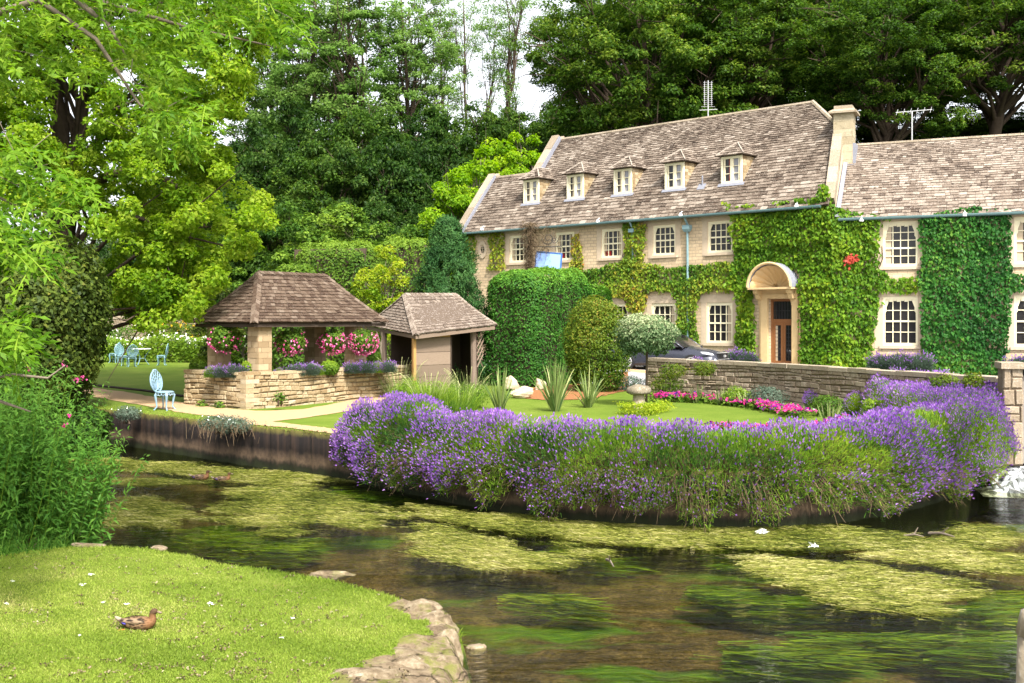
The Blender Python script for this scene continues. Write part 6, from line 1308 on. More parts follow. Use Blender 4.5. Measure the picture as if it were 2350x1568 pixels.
# brown twiggy climber on the sign post
c = at(1216, 560, 41.95); g = np.random.default_rng(8); r = thing('dead_climber', 'brown twiggy bare climber clinging to the sign post', 'climber', (c[0], c[1], 4)); n = 5200; th = g.uniform(0, 2 * pi, n); zz = g.uniform(4.6, 7.05, n); rr = .16 + .16 * sm((zz - 5.6) / 1.2); B_ = np.stack([c[0] + rr * np.cos(th) * g.random(n), c[1] + rr * np.sin(th) * g.random(n), zz], 1); dd = unit(np.stack([np.cos(th), np.sin(th), g.normal(-.2, .6, n)], 1)); V, Fq_ = blades(B_, dd, g.uniform(.08, .26, n), .012, .2, g, 3, lambda f: 1 - .6 * f); fast('twigs', V, Fq_, M['twig'], r, g.random(n * 3))
n = 700; th = g.uniform(0, 2 * pi, n); B_ = np.stack([c[0] + .5 + g.normal(size=n) * .25, c[1] + g.normal(size=n) * .2, 6.3 + g.normal(size=n) * .4], 1); V, Fq_ = blades(B_, unit(g.normal(size=(n, 3))), g.uniform(.1, .3, n), .008, .3, g, 3, lambda f: 1); fast('loose_twigs', V, Fq_, M['twig'], r, g.random(n * 3))['kind'] = 'stuff'

# ---------------- creepers on the hotel
def creeper(name, label, base, o_, d_, n_, polys, dens, L, mat, seed, thick=.2, tb=.45, excl=(), tamp=.25, red=None, edge=.16, group=None):
    g = np.random.default_rng(seed); Vs = []; root = None; ctr = []
    for poly in polys:
        q = np.array([on_plane(x, y, o_, d_, n_) for x, y in poly]); area = .5 * abs(np.dot(q[:, 0], np.roll(q[:, 1], 1)) - np.dot(q[:, 1], np.roll(q[:, 0], 1))); n = int(area * dens); ctr.append(q)
        uv = sample_poly([tuple(p) for p in q], n, g)
        uv = uv + edge * np.stack([sn3(np.c_[uv, np.zeros(n)], 5.0, seed), sn3(np.c_[uv, np.zeros(n)], 5.5, seed + 3)], 1) * g.random((n, 1))
        keep = np.ones(n, bool)
        for a, b, c, d in excl: mj = .09 * sn3(np.c_[uv, np.zeros(n)], 4.0, seed + 8) + .05 * g.normal(size=n) - .02; keep &= ~((uv[:, 0] > a - mj) & (uv[:, 0] < b + mj) & (uv[:, 1] > c - mj) & (uv[:, 1] < d + mj))
        uv = uv[keep]; n = len(uv); b3 = np.c_[uv, np.zeros(n)]; lump = sn3(b3, 1.7, seed) * .75 + sn3(b3, 5.5, seed + 5) * .55
        s = -(.03 + thick * (.55 + .5 * lump) * g.random(n) ** .55); P = base(uv[:, 0], s, uv[:, 1]); out = np.array((-n_[0], -n_[1], 0.)); N = out * .9 + np.array((0, 0, .35)) + g.normal(size=(n, 3)) * .38
        V, Fq_ = leafq(P, N, L * g.uniform(.6, 1.25, n), L * .8 * g.uniform(.7, 1.2, n), g, ax=np.array((0, 0, -1.)) + np.zeros((n, 3)), bend=.2); T = np.clip(tb + tamp * sn3(b3, 1.3, seed + 2) + .12 * lump + g.normal(size=n) * .14, 0, 1)
        Vs.append((V, Fq_, T))
    allq = np.vstack(ctr); u0 = allq[:, 0].mean(); zb = max(GH, allq[:, 1].min()); loc = base(u0, -.1, zb); r = thing(name, label, 'climbing plant', tuple(loc), group); st = MB()
    for q in ctr:
        for k in range(14):
            a = sample_poly([tuple(p) for p in q], 1, g)[0]; b = a + (g.normal() * .25, g.uniform(.4, .9)); b = b if inpoly(b[:1], b[1:], [tuple(p) for p in q])[0] else a + (.05, .25); st.tube([base(a[0], -.03, a[1]), base((a[0] + b[0]) / 2 + .1, -.05, (a[1] + b[1]) / 2), base(b[0], -.03, b[1])], [.022, .016, .01], 5)
    st.build('stems', M['bark'], r)['kind'] = 'stuff'; V, Fq_, T = cat_meshes(Vs); fast('leaves', V, Fq_, LF[mat], r, T); return r
exm = [(h[0] - .16, h[1] + .16, h[2] - .14, h[3] + .3) for h in mu + ml] + [(DOOR[0] - .42, DOOR[1] + .42, 1, 4.5), (cu - 1.0, cu + 1.0, 4.4, 5.35)]
exr = [(h[0] - .12, h[1] + .12, h[2] - .14, h[3] + .22) for h in ru + rl]
creeper('wall_creeper', 'lush green creeper covering the wall around and right of the shell hooded door', MA, P0, DM, NM, [[(1670, 462), (1690, 475), (1890, 452), (1888, 418), (1908, 425), (1915, 480), (1913, 842), (1838, 845), (1838, 690), (1838, 640), (1812, 610), (1780, 598), (1748, 608), (1730, 640), (1735, 690), (1742, 840), (1705, 838), (1690, 780), (1698, 700), (1690, 668), (1672, 655), (1685, 600), (1677, 560)]], 470, .15, 'ivy', 141, .42, .55, exm)
creeper('wall_creeper', 'yellow green creeper band spreading left from the door above the ground floor windows', MA, P0, DM, NM, [[(1330, 620), (1390, 610), (1430, 590), (1480, 600), (1540, 612), (1600, 605), (1675, 598), (1695, 610), (1690, 665), (1612, 668), (1600, 720), (1608, 790), (1560, 785), (1553, 720), (1545, 668), (1490, 668), (1478, 720), (1430, 715), (1425, 675), (1400, 690), (1380, 650), (1340, 645)], [(1430, 515), (1452, 505), (1485, 512), (1483, 560), (1478, 610), (1432, 610), (1438, 560)]], 430, .14, 'ivy_r', 142, .24, .32, exm)
creeper('wall_creeper', 'thin reddish creeper strip climbing between two upper windows', MA, P0, DM, NM, [[(1315, 540), (1328, 535), (1340, 580), (1345, 640), (1310, 640), (1313, 590)]], 300, .13, 'ivy_r', 143, .16, .62)
creeper('wall_creeper', 'gold and red tinged creeper around the oval window at the left corner', MA, P0, DM, NM, [[(1066, 520), (1085, 526), (1098, 540), (1090, 580), (1092, 625), (1070, 625), (1062, 570)], [(1090, 524), (1130, 522), (1162, 535), (1160, 620), (1122, 620), (1130, 580), (1120, 545), (1096, 535)]], 260, .13, 'ivy_r', 144, .16, .5)
creeper('wall_creeper', 'green creeper covering the wing wall left of its first window', RA, B0, DR, NR, [[(1909, 470), (1950, 484), (2000, 488), (2045, 498), (2028, 540), (2026, 615), (2045, 640), (2112, 635), (2112, 668), (2040, 668), (2015, 700), (2005, 770), (1998, 845), (1909, 842)]], 470, .15, 'ivy', 145, .40, .55, exr)
creeper('wall_creeper', 'dense dark green creeper block right of the tall wing windows', RA, B0, DR, NR, [[(2106, 500), (2150, 490), (2200, 478), (2250, 474), (2318, 482), (2322, 620), (2360, 635), (2360, 668), (2330, 672), (2312, 760), (2305, 880), (2130, 880), (2118, 800), (2112, 700), (2105, 650)]], 520, .13, 'ivy_d', 146, .40, .52, exr)
n = 60; P = RA(R4.normal(.75, .12, n), np.full(n, -.36), R4.normal(5.55, .09, n)); V, Fq_ = leafq(P, np.tile((-NR[0], -NR[1], .4), (n, 1)) + R4.normal(size=(n, 3)) * .4, .14, .1, R4); LF['red'] = leafmat('red_leaf', [(.35, .04, .03), (.5, .1, .06)], .3); o = fast('red_shoot', V, Fq_, LF['red'], tint=R4.random(n)); tag(o, 'patch of red turned leaves in the green creeper right of the door', 'climbing plant')

# ---------------- lavender
def lavender_proto(name, seed, hang, nspike, folmat='lavfol', rad=(.62, .62, .72), tb=.45, grey=False):
    """+y is the river side"""
    g = np.random.default_rng(seed); r = thing(name, 'x', 'lavender', (0, 0, 0)); Vs = []
    n = 6500; d = unit(g.normal(size=(n * 2, 3))); d = d[d[:, 2] > (-.75 if hang else -.2)][:n]; n = len(d)
    if hang: d = np.where((d[:, 2:3] < 0) & (d[:, 1:2] < -.1), d * (1, -1, 1), d)
    rr = (1 + .26 * sn3(d, 3.5, seed)) * g.uniform(.5, .97, n); P = d * rr[:, None] * np.array(rad); P[:, 1] += np.where(P[:, 2] < 0, -P[:, 2] * .1, 0)
    dirs = unit(d * np.array((1, 1, .7)) + np.array((0, 0, .75)) + g.normal(size=(n, 3)) * .3); V, Fq_ = blades(P, dirs, g.uniform(.08, .2, n), .0125, .2, g, 2, lambda f: 1 - .5 * f)
    T = np.repeat(np.clip(tb + .3 * sn3(P, 4.5, seed) + g.normal(size=n) * .14, 0, 1), 2); Vs.append((V, Fq_, T))
    s = MB()
    for k in range(26):
        e = d[k] * np.array(rad) * .6; s.tube([(g.normal() * .05, g.normal() * .05, -.1), e * .5 + (0, 0, -.05), e], [.012, .009, .004], 4, cap=False)
    s.build('stems', M['twig'], r); V, Fq_, T = cat_meshes(Vs)
    # flower stalks and spikes
    d2 = unit(g.normal(size=(nspike * 4, 3))); d2 = d2[d2[:, 2] > (-.6 if hang else .0)]
    pr = .32 + .85 * sn3(d2, 2.6, seed + 9) + .4 * d2[:, 2]; d2 = d2[g.random(len(d2)) < np.clip(pr, .02, 1)][:nspike]
    if hang: d2 = np.where((d2[:, 2:3] < 0) & (d2[:, 1:2] < -.1), d2 * (1, -1, 1), d2)
    m_ = len(d2); B_ = d2 * np.array(rad) * (.85 + .26 * sn3(d2, 3.5, seed))[:, None]; sd_ = unit(d2 * np.array((1, 1, .5)) + np.array((0, 0, .8)) + g.normal(size=(m_, 3)) * .2); ln = g.uniform(.10, .26, m_); V2, F2 = blades(B_, sd_, ln, .006, .1, g, 2, lambda f: 1); V, Fq_, T = cat_meshes([(V, Fq_, T), (V2, F2, np.repeat(np.full(m_, .6), 2))])
    fast('foliage', V, Fq_, LF[folmat], r, T)
    tip = B_ + sd_ * ln[:, None] - np.array((0, 0, .1)) * ln[:, None]; FV = []
    sz = g.uniform(.035, .062, m_)
    for rot in range(2):
        sv = unit(np.cross(sd_, g.normal(size=(m_, 3)))); wv = sz[:, None] * .30
        V3 = np.stack([tip, tip + sd_ * sz[:, None] * .45 + sv * wv, tip + sd_ * sz[:, None] * 1.25, tip + sd_ * sz[:, None] * .45 - sv * wv], 1).reshape(-1, 3); FV.append((V3, np.arange(m_ * 4).reshape(m_, 4), np.clip(.5 + .28 * sn3(tip, 4, seed) + g.normal(size=m_) * .2, 0, 1)))
    V, Fq_, T = cat_meshes(FV); fast('flowers', V, Fq_, LF['lavflow'], r, T)['kind'] = 'stuff'; return r
LT = [lavender_proto('lavender_bush', 154, False, 1000, tb=.6), lavender_proto('lavender_bush', 155, False, 600, tb=.62), lavender_proto('lavender_bush', 156, False, 1250, tb=.5)]
LG = [lavender_proto('lavender_bush', 157, False, 130, 'lavgrey', (.4, .4, .32))]
EL = resample(EDGE[(EDGE[:, 0] > -3.9) & (EDGE[:, 0] < 10.6)], .02); dl = np.r_[0, np.cumsum(np.linalg.norm(np.diff(EL, axis=0), axis=1))]; tE = unit(np.gradient(EL, axis=0)); nE = np.stack([tE[:, 1], -tE[:, 0]], 1)
GLr = 'lavender bushes along the river wall'; Ltot = dl[-1]
gs_ = np.random.default_rng(515)
SEED = np.array([(a + gs_.normal() * .16, b + gs_.normal() * .10) for b, st, o_ in ((.55, .80, .1), (1.28, .86, .45), (1.95, .80, .2), (2.45, .9, .6)) for a in np.arange(.3 + o_, Ltot - .1, st)])
SR = gs_.uniform(.42, .66, len(SEED)); SF = np.clip(gs_.normal(.5, .38, len(SEED)), 0, 1.2); SFt = gs_.normal(0, .16, len(SEED)); SAmp = gs_.uniform(.10, .40, len(SEED))
def seeds(s, f):
    q = np.c_[s, f * 2.75]; d = np.linalg.norm((q[:, None] - SEED[None]) , axis=-1) / SR; k = d.argmin(1); return k, d[np.arange(len(s)), k]
def hedge_points(n, g):
    """points on one continuous billowing mound that rides the wall top and spills over it"""
    s = g.uniform(.25, Ltot - .15, n); f = g.random(n); prof = np.array([(-.95, .92), (-.92, 1.2), (-.62, 1.46), (-.2, 1.50), (.14, 1.36), (.40, 1.06), (.50, .76), (.46, .44), (.30, .26)])
    pd = np.r_[0, np.cumsum(np.linalg.norm(np.diff(prof, axis=0), axis=1))]; q_ = f * pd[-1]; off = np.interp(q_, pd, prof[:, 0]); z = np.interp(q_, pd, prof[:, 1]); b3 = np.c_[s, f * 2.4, 0 * s]
    endk = sm((s - .1) / .9) ; tall = 1 + .22 * np.exp(-((s - 1.6) / 1.1) ** 2) - .10 * np.exp(-((s - 9.3) / 2.2) ** 2); lump = .85 * sn3(b3, 3.0, 1) + .45 * sn3(b3, 1.3, 4) + .45 * sn3(b3, 7, 2)
    kq, dq = seeds(s, f); bump = np.clip(1 - dq ** 2, -.6, 1); lump = lump * .55 + (bump - .45) * (.55 + 1.5 * SAmp[kq]); ctr_o, ctr_z = -.2, .95; k_ = (1 + .30 * lump) * (.35 + .65 * endk); off = ctr_o + (off - ctr_o) * k_; zz = ctr_z + (z - ctr_z) * np.where(z > ctr_z, k_ * tall, (1.08 + .45 * sn3(np.c_[s, 0 * s, 0 * s], 2.6, 7) + .45 * sn3(np.c_[s, 0 * s, 0 * s], 7., 2) + .35 * lump) * (.5 + .5 * endk))
    i = np.clip(np.searchsorted(dl, s), 0, len(EL) - 1); P = np.c_[EL[i] + nE[i] * off[:, None], zz]; o3 = np.c_[nE[i] * (off - ctr_o)[:, None], zz - ctr_z]; return s, f, P, unit(o3), lump, np.c_[EL[i] + nE[i] * ctr_o, np.full(n, ctr_z)]
def lav_parts(P, O, dens_f, g, tb, greyk, n_keep=None):
    n = len(P); d_ = unit(O * (1, 1, .6) + np.array((0, 0, .95)) + g.normal(size=(n, 3)) * .5); V, Fq_ = blades(P, d_, g.uniform(.04, .12, n), .0125, .15, g, 2, lambda f: 1 - .5 * f); T = np.repeat(np.clip(tb + g.normal(size=n) * .15, 0, 1), 2); return V, Fq_, T
def spikes(B_, sd_, ln, g):
    m_ = len(B_); tip = B_ + sd_ * ln[:, None] - np.array((0, 0, .1)) * ln[:, None]; FV = []; sz = g.uniform(.026, .05, m_); ct = np.clip(.5 + .3 * sn3(tip, 2.0, 3) + g.normal(size=m_) * .22, 0, 1)
    for rot in range(2):
        sv = unit(np.cross(sd_, g.normal(size=(m_, 3)))); wv = sz[:, None] * .34; V3 = np.stack([tip, tip + sd_ * sz[:, None] * .45 + sv * wv, tip + sd_ * sz[:, None] * 1.25, tip + sd_ * sz[:, None] * .45 - sv * wv], 1).reshape(-1, 3); FV.append((V3, np.arange(m_ * 4).reshape(m_, 4), ct))
    return cat_meshes(FV)
def lav_things(P, O, C0, lump, ftop, nf_mask, seg, labels, group, g, tb, st_=None):
    """P points, seg thing index of each point"""
    for k in range(seg.max() + 1):
        m = seg == k
        if m.sum() < 200: continue
        c = P[m].mean(0); r = thing('lavender_bush', labels(k), 'lavender', (c[0], c[1], P[m][:, 2].min()), group); Pk, Ok = P[m], O[m]
        fol = g.random(m.sum()) < .80; dep = g.random(m.sum()) ** 1.4 * .45; Pi = C0[m] + (Pk - C0[m]) * (1 - dep)[:, None]
        V, Fq_, T = lav_parts(Pi[fol], Ok[fol], None, g, np.clip(tb(Pk[fol]) + (0 if st_ is None else st_[k]), 0, 1), 0)
        fm = nf_mask[m]; B_ = Pk[fm] - Ok[fm] * .05; sd_ = unit(Ok[fm] * (1, 1, .5) + np.array((0, 0, .85)) + g.normal(size=(fm.sum(), 3)) * .28); ln = g.uniform(.06, .24, fm.sum()); V2, F2 = blades(B_, sd_, ln, .005, .1, g, 2, lambda f: 1)
        s_ = MB(); idx = g.choice(m.sum(), min(36, m.sum()), replace=False)
        for j in idx: a = C0[m][j] - (0, 0, .1); s_.tube([a, a + (Pk[j] - a) * .5 + g.normal(size=3) * .06, a + (Pk[j] - a) * .97 + g.normal(size=3) * .05], [.014, .009, .003], 4, cap=False)
        low = np.where(m)[0][Pk[:, 2] < .75]
        for j in g.choice(low, min(22, len(low)), replace=False) if len(low) else []: q_ = P[j]; e = O[j] * (1, 1, .2); s_.tube([q_ - e * .25 + (0, 0, .12), q_ - e * .05, q_ + e * .06 + g.normal(size=3) * .06 - (0, 0, .08)], [.007, .005, .002], 3, cap=False)
        s_.build('stems', M['twig'], r)['kind'] = 'stuff'; V, Fq_, T = cat_meshes([(V, Fq_, T), (V2, F2, np.full(len(F2), .55))]); fast('foliage', V, Fq_, LF['lavfol'], r, T)
        if fm.sum() > 3: V, Fq_, T = spikes(B_, sd_, ln, g); fast('flowers', V, Fq_, LF['lavflow'], r, T)['kind'] = 'stuff'
g = np.random.default_rng(404); n = 150000; s, f, P, O, lump, C0 = hedge_points(n, g); kg = (lump + .5 * sn3(np.c_[s, f * 2.4, 0 * s], 11, 4) > -.75 + .25 * (f < .4) * -1) ; s, f, P, O, lump, C0 = s[kg], f[kg], P[kg], O[kg], lump[kg], C0[kg]; n = len(s)
b3 = np.c_[s, f * 2.6, 0 * s]; patch = sn3(b3, 2.1, 11) + .5 * sn3(b3, 5.5, 3); kq, dq = seeds(s, f); pf_ = np.clip(np.interp(f, [0, .25, .45, .6, .8, 1], [.30, .32, .24, .23, .20, .06]) * (.15 + 1.75 * SF[kq]) * (.8 + 1.2 * patch) * np.clip(1.35 - .6 * dq, .3, 1.3), .004, .6) * (1 + .4 * np.exp(-((s - 1.8) / 1.6) ** 2)); fmask = g.random(n) < pf_
seg = kq; tintS = SFt
def lab(k):
    x, y = SEED[k][0] / Ltot, SEED[k][1]; r_ = 'upright lavender on top of the river wall' if y < .9 else 'rounded lavender bulging over the river wall' if y < 1.65 else 'low lavender tuft hanging down the river wall'
    return r_ + (', left end' if x < .2 else ', left of centre' if x < .45 else ', before the petunias' if x < .75 else ', near the waterfall')
lav_things(P, O, C0, lump, f, fmask, seg, lab, GLr, g, lambda Q: .40 + .22 * sn3(Q, 2.6, 5) + .15 * sn3(Q, 7, 2) + .018 * (Q[:, 0] + 3), SFt)
# drift against the roadside wall: a broad mound
DP = np.array([gp(x, y, .95)[:2] for x, y in ((1960, 950), (2040, 925), (2150, 925), (2260, 945), (2325, 985), (2335, 1050), (2270, 1085), (2215, 1060), (2120, 1010), (2020, 975))]); n = 46000; xy = sample_poly([tuple(p) for p in DP], n, g); sdp = seg_dist(xy[:, 0], xy[:, 1], DP); cD = DP.mean(0); b3 = np.c_[xy, np.zeros(n)]; lump = .6 * sn3(b3, 3.0, 2) + .4 * sn3(b3, 1.3, 5); hh = (.62 + .22 * np.clip((xy[:, 0] - 6) / 3, 0, 1)) * sm(sdp / .42 + .12) * (1 + .3 * lump); P = np.c_[xy, .92 + hh * (1 - .12 * g.random(n) ** 2)]; O = unit(np.c_[(xy - cD) * .35, .8 * np.ones(n)]); C0 = np.c_[xy * .6 + cD * .4, np.full(n, .95)]; patch = sn3(b3, 1.8, 7) + .4 * sn3(b3, 5, 3); fmask = g.random(n) < np.clip(.36 * (.7 + 1.3 * patch + .5 * (sdp / .5)), .02, .55)
cs = np.array([cD + (DP[i] - cD) * .55 for i in range(0, 10, 2)] + [cD]); seg = ((xy[:, None] - cs[None]) ** 2).sum(-1).argmin(1); lav_things(P, O, C0, lump, None, fmask, seg, lambda k: 'large pale violet lavender in the drift against the right end of the roadside wall', 'lavender drift by the bridge pier', g, lambda Q: .6 + .25 * sn3(Q, 2.5, 5))
for k, (x, y, sc, lb) in enumerate(((1570, 893, .75, 0), (1610, 893, .85, 0), (1650, 900, .6, 0), (1790, 915, .62, 0), (1840, 925, .7, 0), (1880, 935, .62, 0), (1930, 940, .62, 0), (1975, 948, .62, 0), (1720, 905, .5, 0))): p = gp(x, y - 6, 1.05); place(LT[k % 3] if k % 3 else LG[0], (p[0], p[1], gzf(p[0], p[1]) + .04), k, sc, 'small lavender planted along the foot of the roadside wall', 'small lavenders under the roadside wall')
GW = 'lavenders on top of the terrace wall'
for k, (x, sc) in enumerate(((480, .8), (505, .75), (535, .85), (635, .6), (675, .75), (705, .85), (725, .8), (810, .75), (835, .85), (860, .85), (885, .8))):
    zt = 1.72; yp = 858 - (max(0, x - 565)) * .035; p = gp(x, yp, 1.86); place(LG[0] if k % 3 else LT[1], (p[0] - .05, p[1] + .45, zt + .05), k * 1.1, sc * (.9 if k % 3 else .42), 'grey green lavender on the terrace above the dry stone wall', GW)
for k, (t, sc, fn_) in enumerate(((1.55, .8, Mp), (1.15, .7, Mp), (1.9, .8, Rp), (2.5, .9, Rp), (3.1, .85, Rp), (6.6, .9, Rp), (7.2, .9, Rp))): p = fn_(t, -.6, 0); place(LG[0], (p[0], p[1], gzf(p[0], p[1]) + .25), k, sc * 1.5, 'grey green lavender at the foot of the hotel wall', 'lavenders at the foot of the hotel wall')
for r in LT + LG: hide_proto(r)
# box balls
for x, y, rr, lab in ((570, 856, .25, 'clipped box ball at the corner of the terrace wall'), (752, 851, .22, 'clipped box ball between two lavenders on the terrace'), (455, 850, .27, 'box ball at the left end of the terrace wall')): p = gp(x, y, 1.86); blob('box_ball', lab, 'shrub', (p[0], p[1] + .32, 1.70 + rr), (rr * 1.25, rr * 1.15, rr * 1.0), 2200, .05, .035, 'border', int(x), -.9, .05, .15, 3, 5, .35, top_t=.3)

# ---------------- hanging baskets
def basket(label, c, rad, fm, nf, seed, hook):
    g = np.random.default_rng(seed); c = np.array(c); r = thing('hanging_basket', label, 'hanging basket', (c[0], c[1], c[2] - rad * .6), 'hanging baskets under the pavilion eaves'); b = MB()
    b.lathe(c - (0, 0, rad * .45), [(.03, 0), (rad * .4, .05), (rad * .55, .2), (rad * .56, .22), (.02, .2)], 14); b.build('basket', M['dark_wood'], r)
    ch_ = MB()
    for k in range(3): a = 2 * pi * k / 3; ch_.tube([c + (rad * .5 * cos(a), rad * .5 * sin(a), -.1), (c[0], c[1], hook)], .007, 4)
    ch_.build('chain', M['iron'], r); n = 1900; d = unit(g.normal(size=(n, 3))); P = c + d * (rad * g.uniform(.55, 1.02, (n, 1)) * (1 + .2 * sn3(d, 3, seed)[:, None])) * np.array((1, 1, .85)); V, Fq_ = leafq(P, d + g.normal(size=(n, 3)) * .5 + (0, 0, .3), .07, .045, g); fast('foliage', V, Fq_, LF['hedge_bk'], r, np.clip(.5 + g.normal(size=n) * .2, 0, 1))
    d = unit(g.normal(size=(nf * 3, 3)) + (0, 0, -.45)); d = d[d[:, 2] < .65][:nf]; P = c + d * rad * g.uniform(.95, 1.12, (len(d), 1)) * np.array((1, 1, .9)); Vs = []
    for k in range(3): V, Fq_ = leafq(P + g.normal(size=P.shape) * .014, d + g.normal(size=P.shape) * .7, .055, .045, g, ax=np.tile((0, 0, -1.), (len(P), 1))); Vs.append((V, Fq_, np.clip(.5 + g.normal(size=len(P)) * .28, 0, 1)))
    V, Fq_, T = cat_meshes(Vs); fast('flowers', V, Fq_, LF[fm], r, T)['kind'] = 'stuff'
for x, y, D, rad, fm, nf, lab in ((515, 775, 30.6, .46, 'pink', 60, 'hanging basket with a few pink flowers at the left pier'), (668, 782, 31.2, .43, 'pink', 110, 'leafy hanging basket with mauve flowers between the piers'), (762, 783, 32.2, .40, 'pink', 190, 'hanging basket crowded with pink fuchsias left of the right pier'), (834, 783, 32.6, .42, 'pink', 240, 'fullest pink hanging basket at the right pier beside the shed')): basket(lab, at(x, y, D), rad, fm, nf, int(x), EZ - .1)

# ---------------- left willowherb
g = np.random.default_rng(33); ns = 620; c = at(70, HY, 15.2); r = thing('willowherb', 'tall clump of leafy willowherb with pink flowers on the near left bank', 'plant', (c[0] - .3, c[1], .1)); th = g.uniform(0, 2 * pi, ns); rr = np.sqrt(g.random(ns)); B_ = np.stack([c[0] - .95 + 1.75 * rr * np.cos(th), c[1] + .3 + .95 * rr * np.sin(th), np.full(ns, .05)], 1); Ht = g.uniform(2.0, 3.0, ns) * (1 - .22 * rr ** 3) * (1 - .30 * sm((B_[:, 0] - c[0] + .1) / .9)); lean = np.stack([g.normal(.10, .10, ns) + .2 * sm((B_[:, 0] - c[0]) / .8), g.normal(-.08, .1, ns), np.ones(ns)], 1); lean = unit(lean)
V, Fq_ = blades(B_, lean, Ht, .009, .04, g, 5, lambda f: 1 - .6 * f); Vs = []; nl = 46; f_ = np.linspace(.05, 1, nl)
st = fast('stems', V, Fq_, LF['border'], r, np.repeat(g.random(ns), 5) * .5)
PP = (B_[:, None] + lean[:, None] * (Ht[:, None] * f_)[..., None] + g.normal(size=(ns, nl, 3)) * .012).reshape(-1, 3); az = g.uniform(0, 2 * pi, PP.shape[0]); ax = unit(np.stack([np.cos(az), np.sin(az), g.normal(.25, .5, len(az))], 1)); N = np.cross(ax, np.stack([-np.sin(az), np.cos(az), 0 * az], 1)); N = np.where(N[:, 2:] < 0, -N, N) + g.normal(size=N.shape) * .5 + np.array((.15, -.7, .1)); szl = np.tile(.145 * (1 - .4 * f_), ns); V, Fq_ = leafq(PP, N, szl, szl * .27, g, ax=ax * 5, bend=.3); T = np.clip(.38 + .22 * sn3(PP, 2.2) + g.normal(size=len(PP)) * .13 + .22 * np.tile(f_ ** 3, ns), 0, 1); fast('leaves', V, Fq_, LF['willow'], r, T)
k_ = [(146, 838), (190, 866), (160, 955), (62, 848), (176, 872), (150, 975)]; FV = []
for x, y in k_: p = at(x, y, 14.25); n = 9; V, Fq_ = leafq(p + g.normal(size=(n, 3)) * .016, g.normal(size=(n, 3)) + (0, -.8, .3), .035, .028, g); fast('flower', V, Fq_, LF['pink'], r, g.uniform(.1, .6, n))
n = 900; B_ = np.stack([g.uniform(c[0] - 1.6, c[0] + .75, n), g.uniform(14.0, 14.9, n), np.full(n, .12)], 1); V, Fq_ = blades(B_, unit(g.normal(size=(n, 3)) * .3 + (0.1, -.3, 1)), g.uniform(.35, .8, n), .014, .55, g, 4); o = fast('bank_grass', V, Fq_, LF['willow'], tint=np.repeat(g.random(n), 4)); tag(o, 'fringe of long drooping grass below the willowherb', 'grass clump')
rb_ = MB(); a = gp(150, 1200, .15)
for pts in (((155, 1200), (190, 1204), (225, 1206), (238, 1198)), ((150, 1204), (185, 1216), (215, 1216), (235, 1207))): rb_.tube([at(x, y, 16.2) for x, y in pts], .012, 5)
o = rb_.build('bramble', plain('orange_stem', (.40, .10, .03), .6, .3, 0, .2), None); tag(o, 'arching orange red bramble canes reaching over the water from the bank', 'bramble')

# ---------------- sword leaved plants, grasses and flower beds
def flax(label, x, y, D, n, L, spread, seed, wd=.055, mat='phorm', group='sword leaved plants in the soil bed', name='flax_plant', droop=.35, cat='plant'):
    g = np.random.default_rng(seed); p = at(x, HY, D); z0 = gzf(p[0], p[1]); th = g.uniform(0, 2 * pi, n); til = spread * g.random(n) ** .8; dd = unit(np.stack([np.cos(th) * til, np.sin(th) * til, np.ones(n)], 1)); B_ = np.stack([p[0] + .12 * np.cos(th) * g.random(n), p[1] + .12 * np.sin(th) * g.random(n), np.full(n, z0)], 1); V, Fq_ = blades(B_, dd, L * g.uniform(.55, 1.05, n), wd, droop * til / max(spread, .01) * g.uniform(.3, 1.4, n), g, 6); r = thing(name, label, cat, (p[0], p[1], z0), group); fast('blades', V, Fq_, LF[mat], r, np.repeat(np.clip(.45 + g.normal(size=n) * .25, 0, 1), 6)); return r
flax('flax plant with stiff upright blades left of the rock pile', 1148, 0, 28.8, 46, 1.35, .5, 1)
flax('largest flax plant with tall pointed blades right of the rock pile', 1275, 0, 28.8, 70, 1.62, .55, 2)
flax('flax plant with drooping pale striped blades in front of the rusty shrub', 1350, 0, 30, 56, 1.3, .75, 3, .05, droop=.6)
for i, (x, D) in enumerate(((1600, 31.5), (1655, 30.8), (1712, 30))): flax(('left', 'middle', 'right')[i] + ' small spiky yucca in the crescent of petunias', x, 0, D, 26, .58, .8, 10 + i, .045, 'phorm', 'small yuccas in the petunia beds', 'yucca', .08)
flax('small spiky yucca alone in the front petunia bed nearer the lavender', 1903, 0, 24.6, 26, .62, .7, 15, .045, 'phorm', 'small yuccas in the petunia beds', 'yucca', .08)
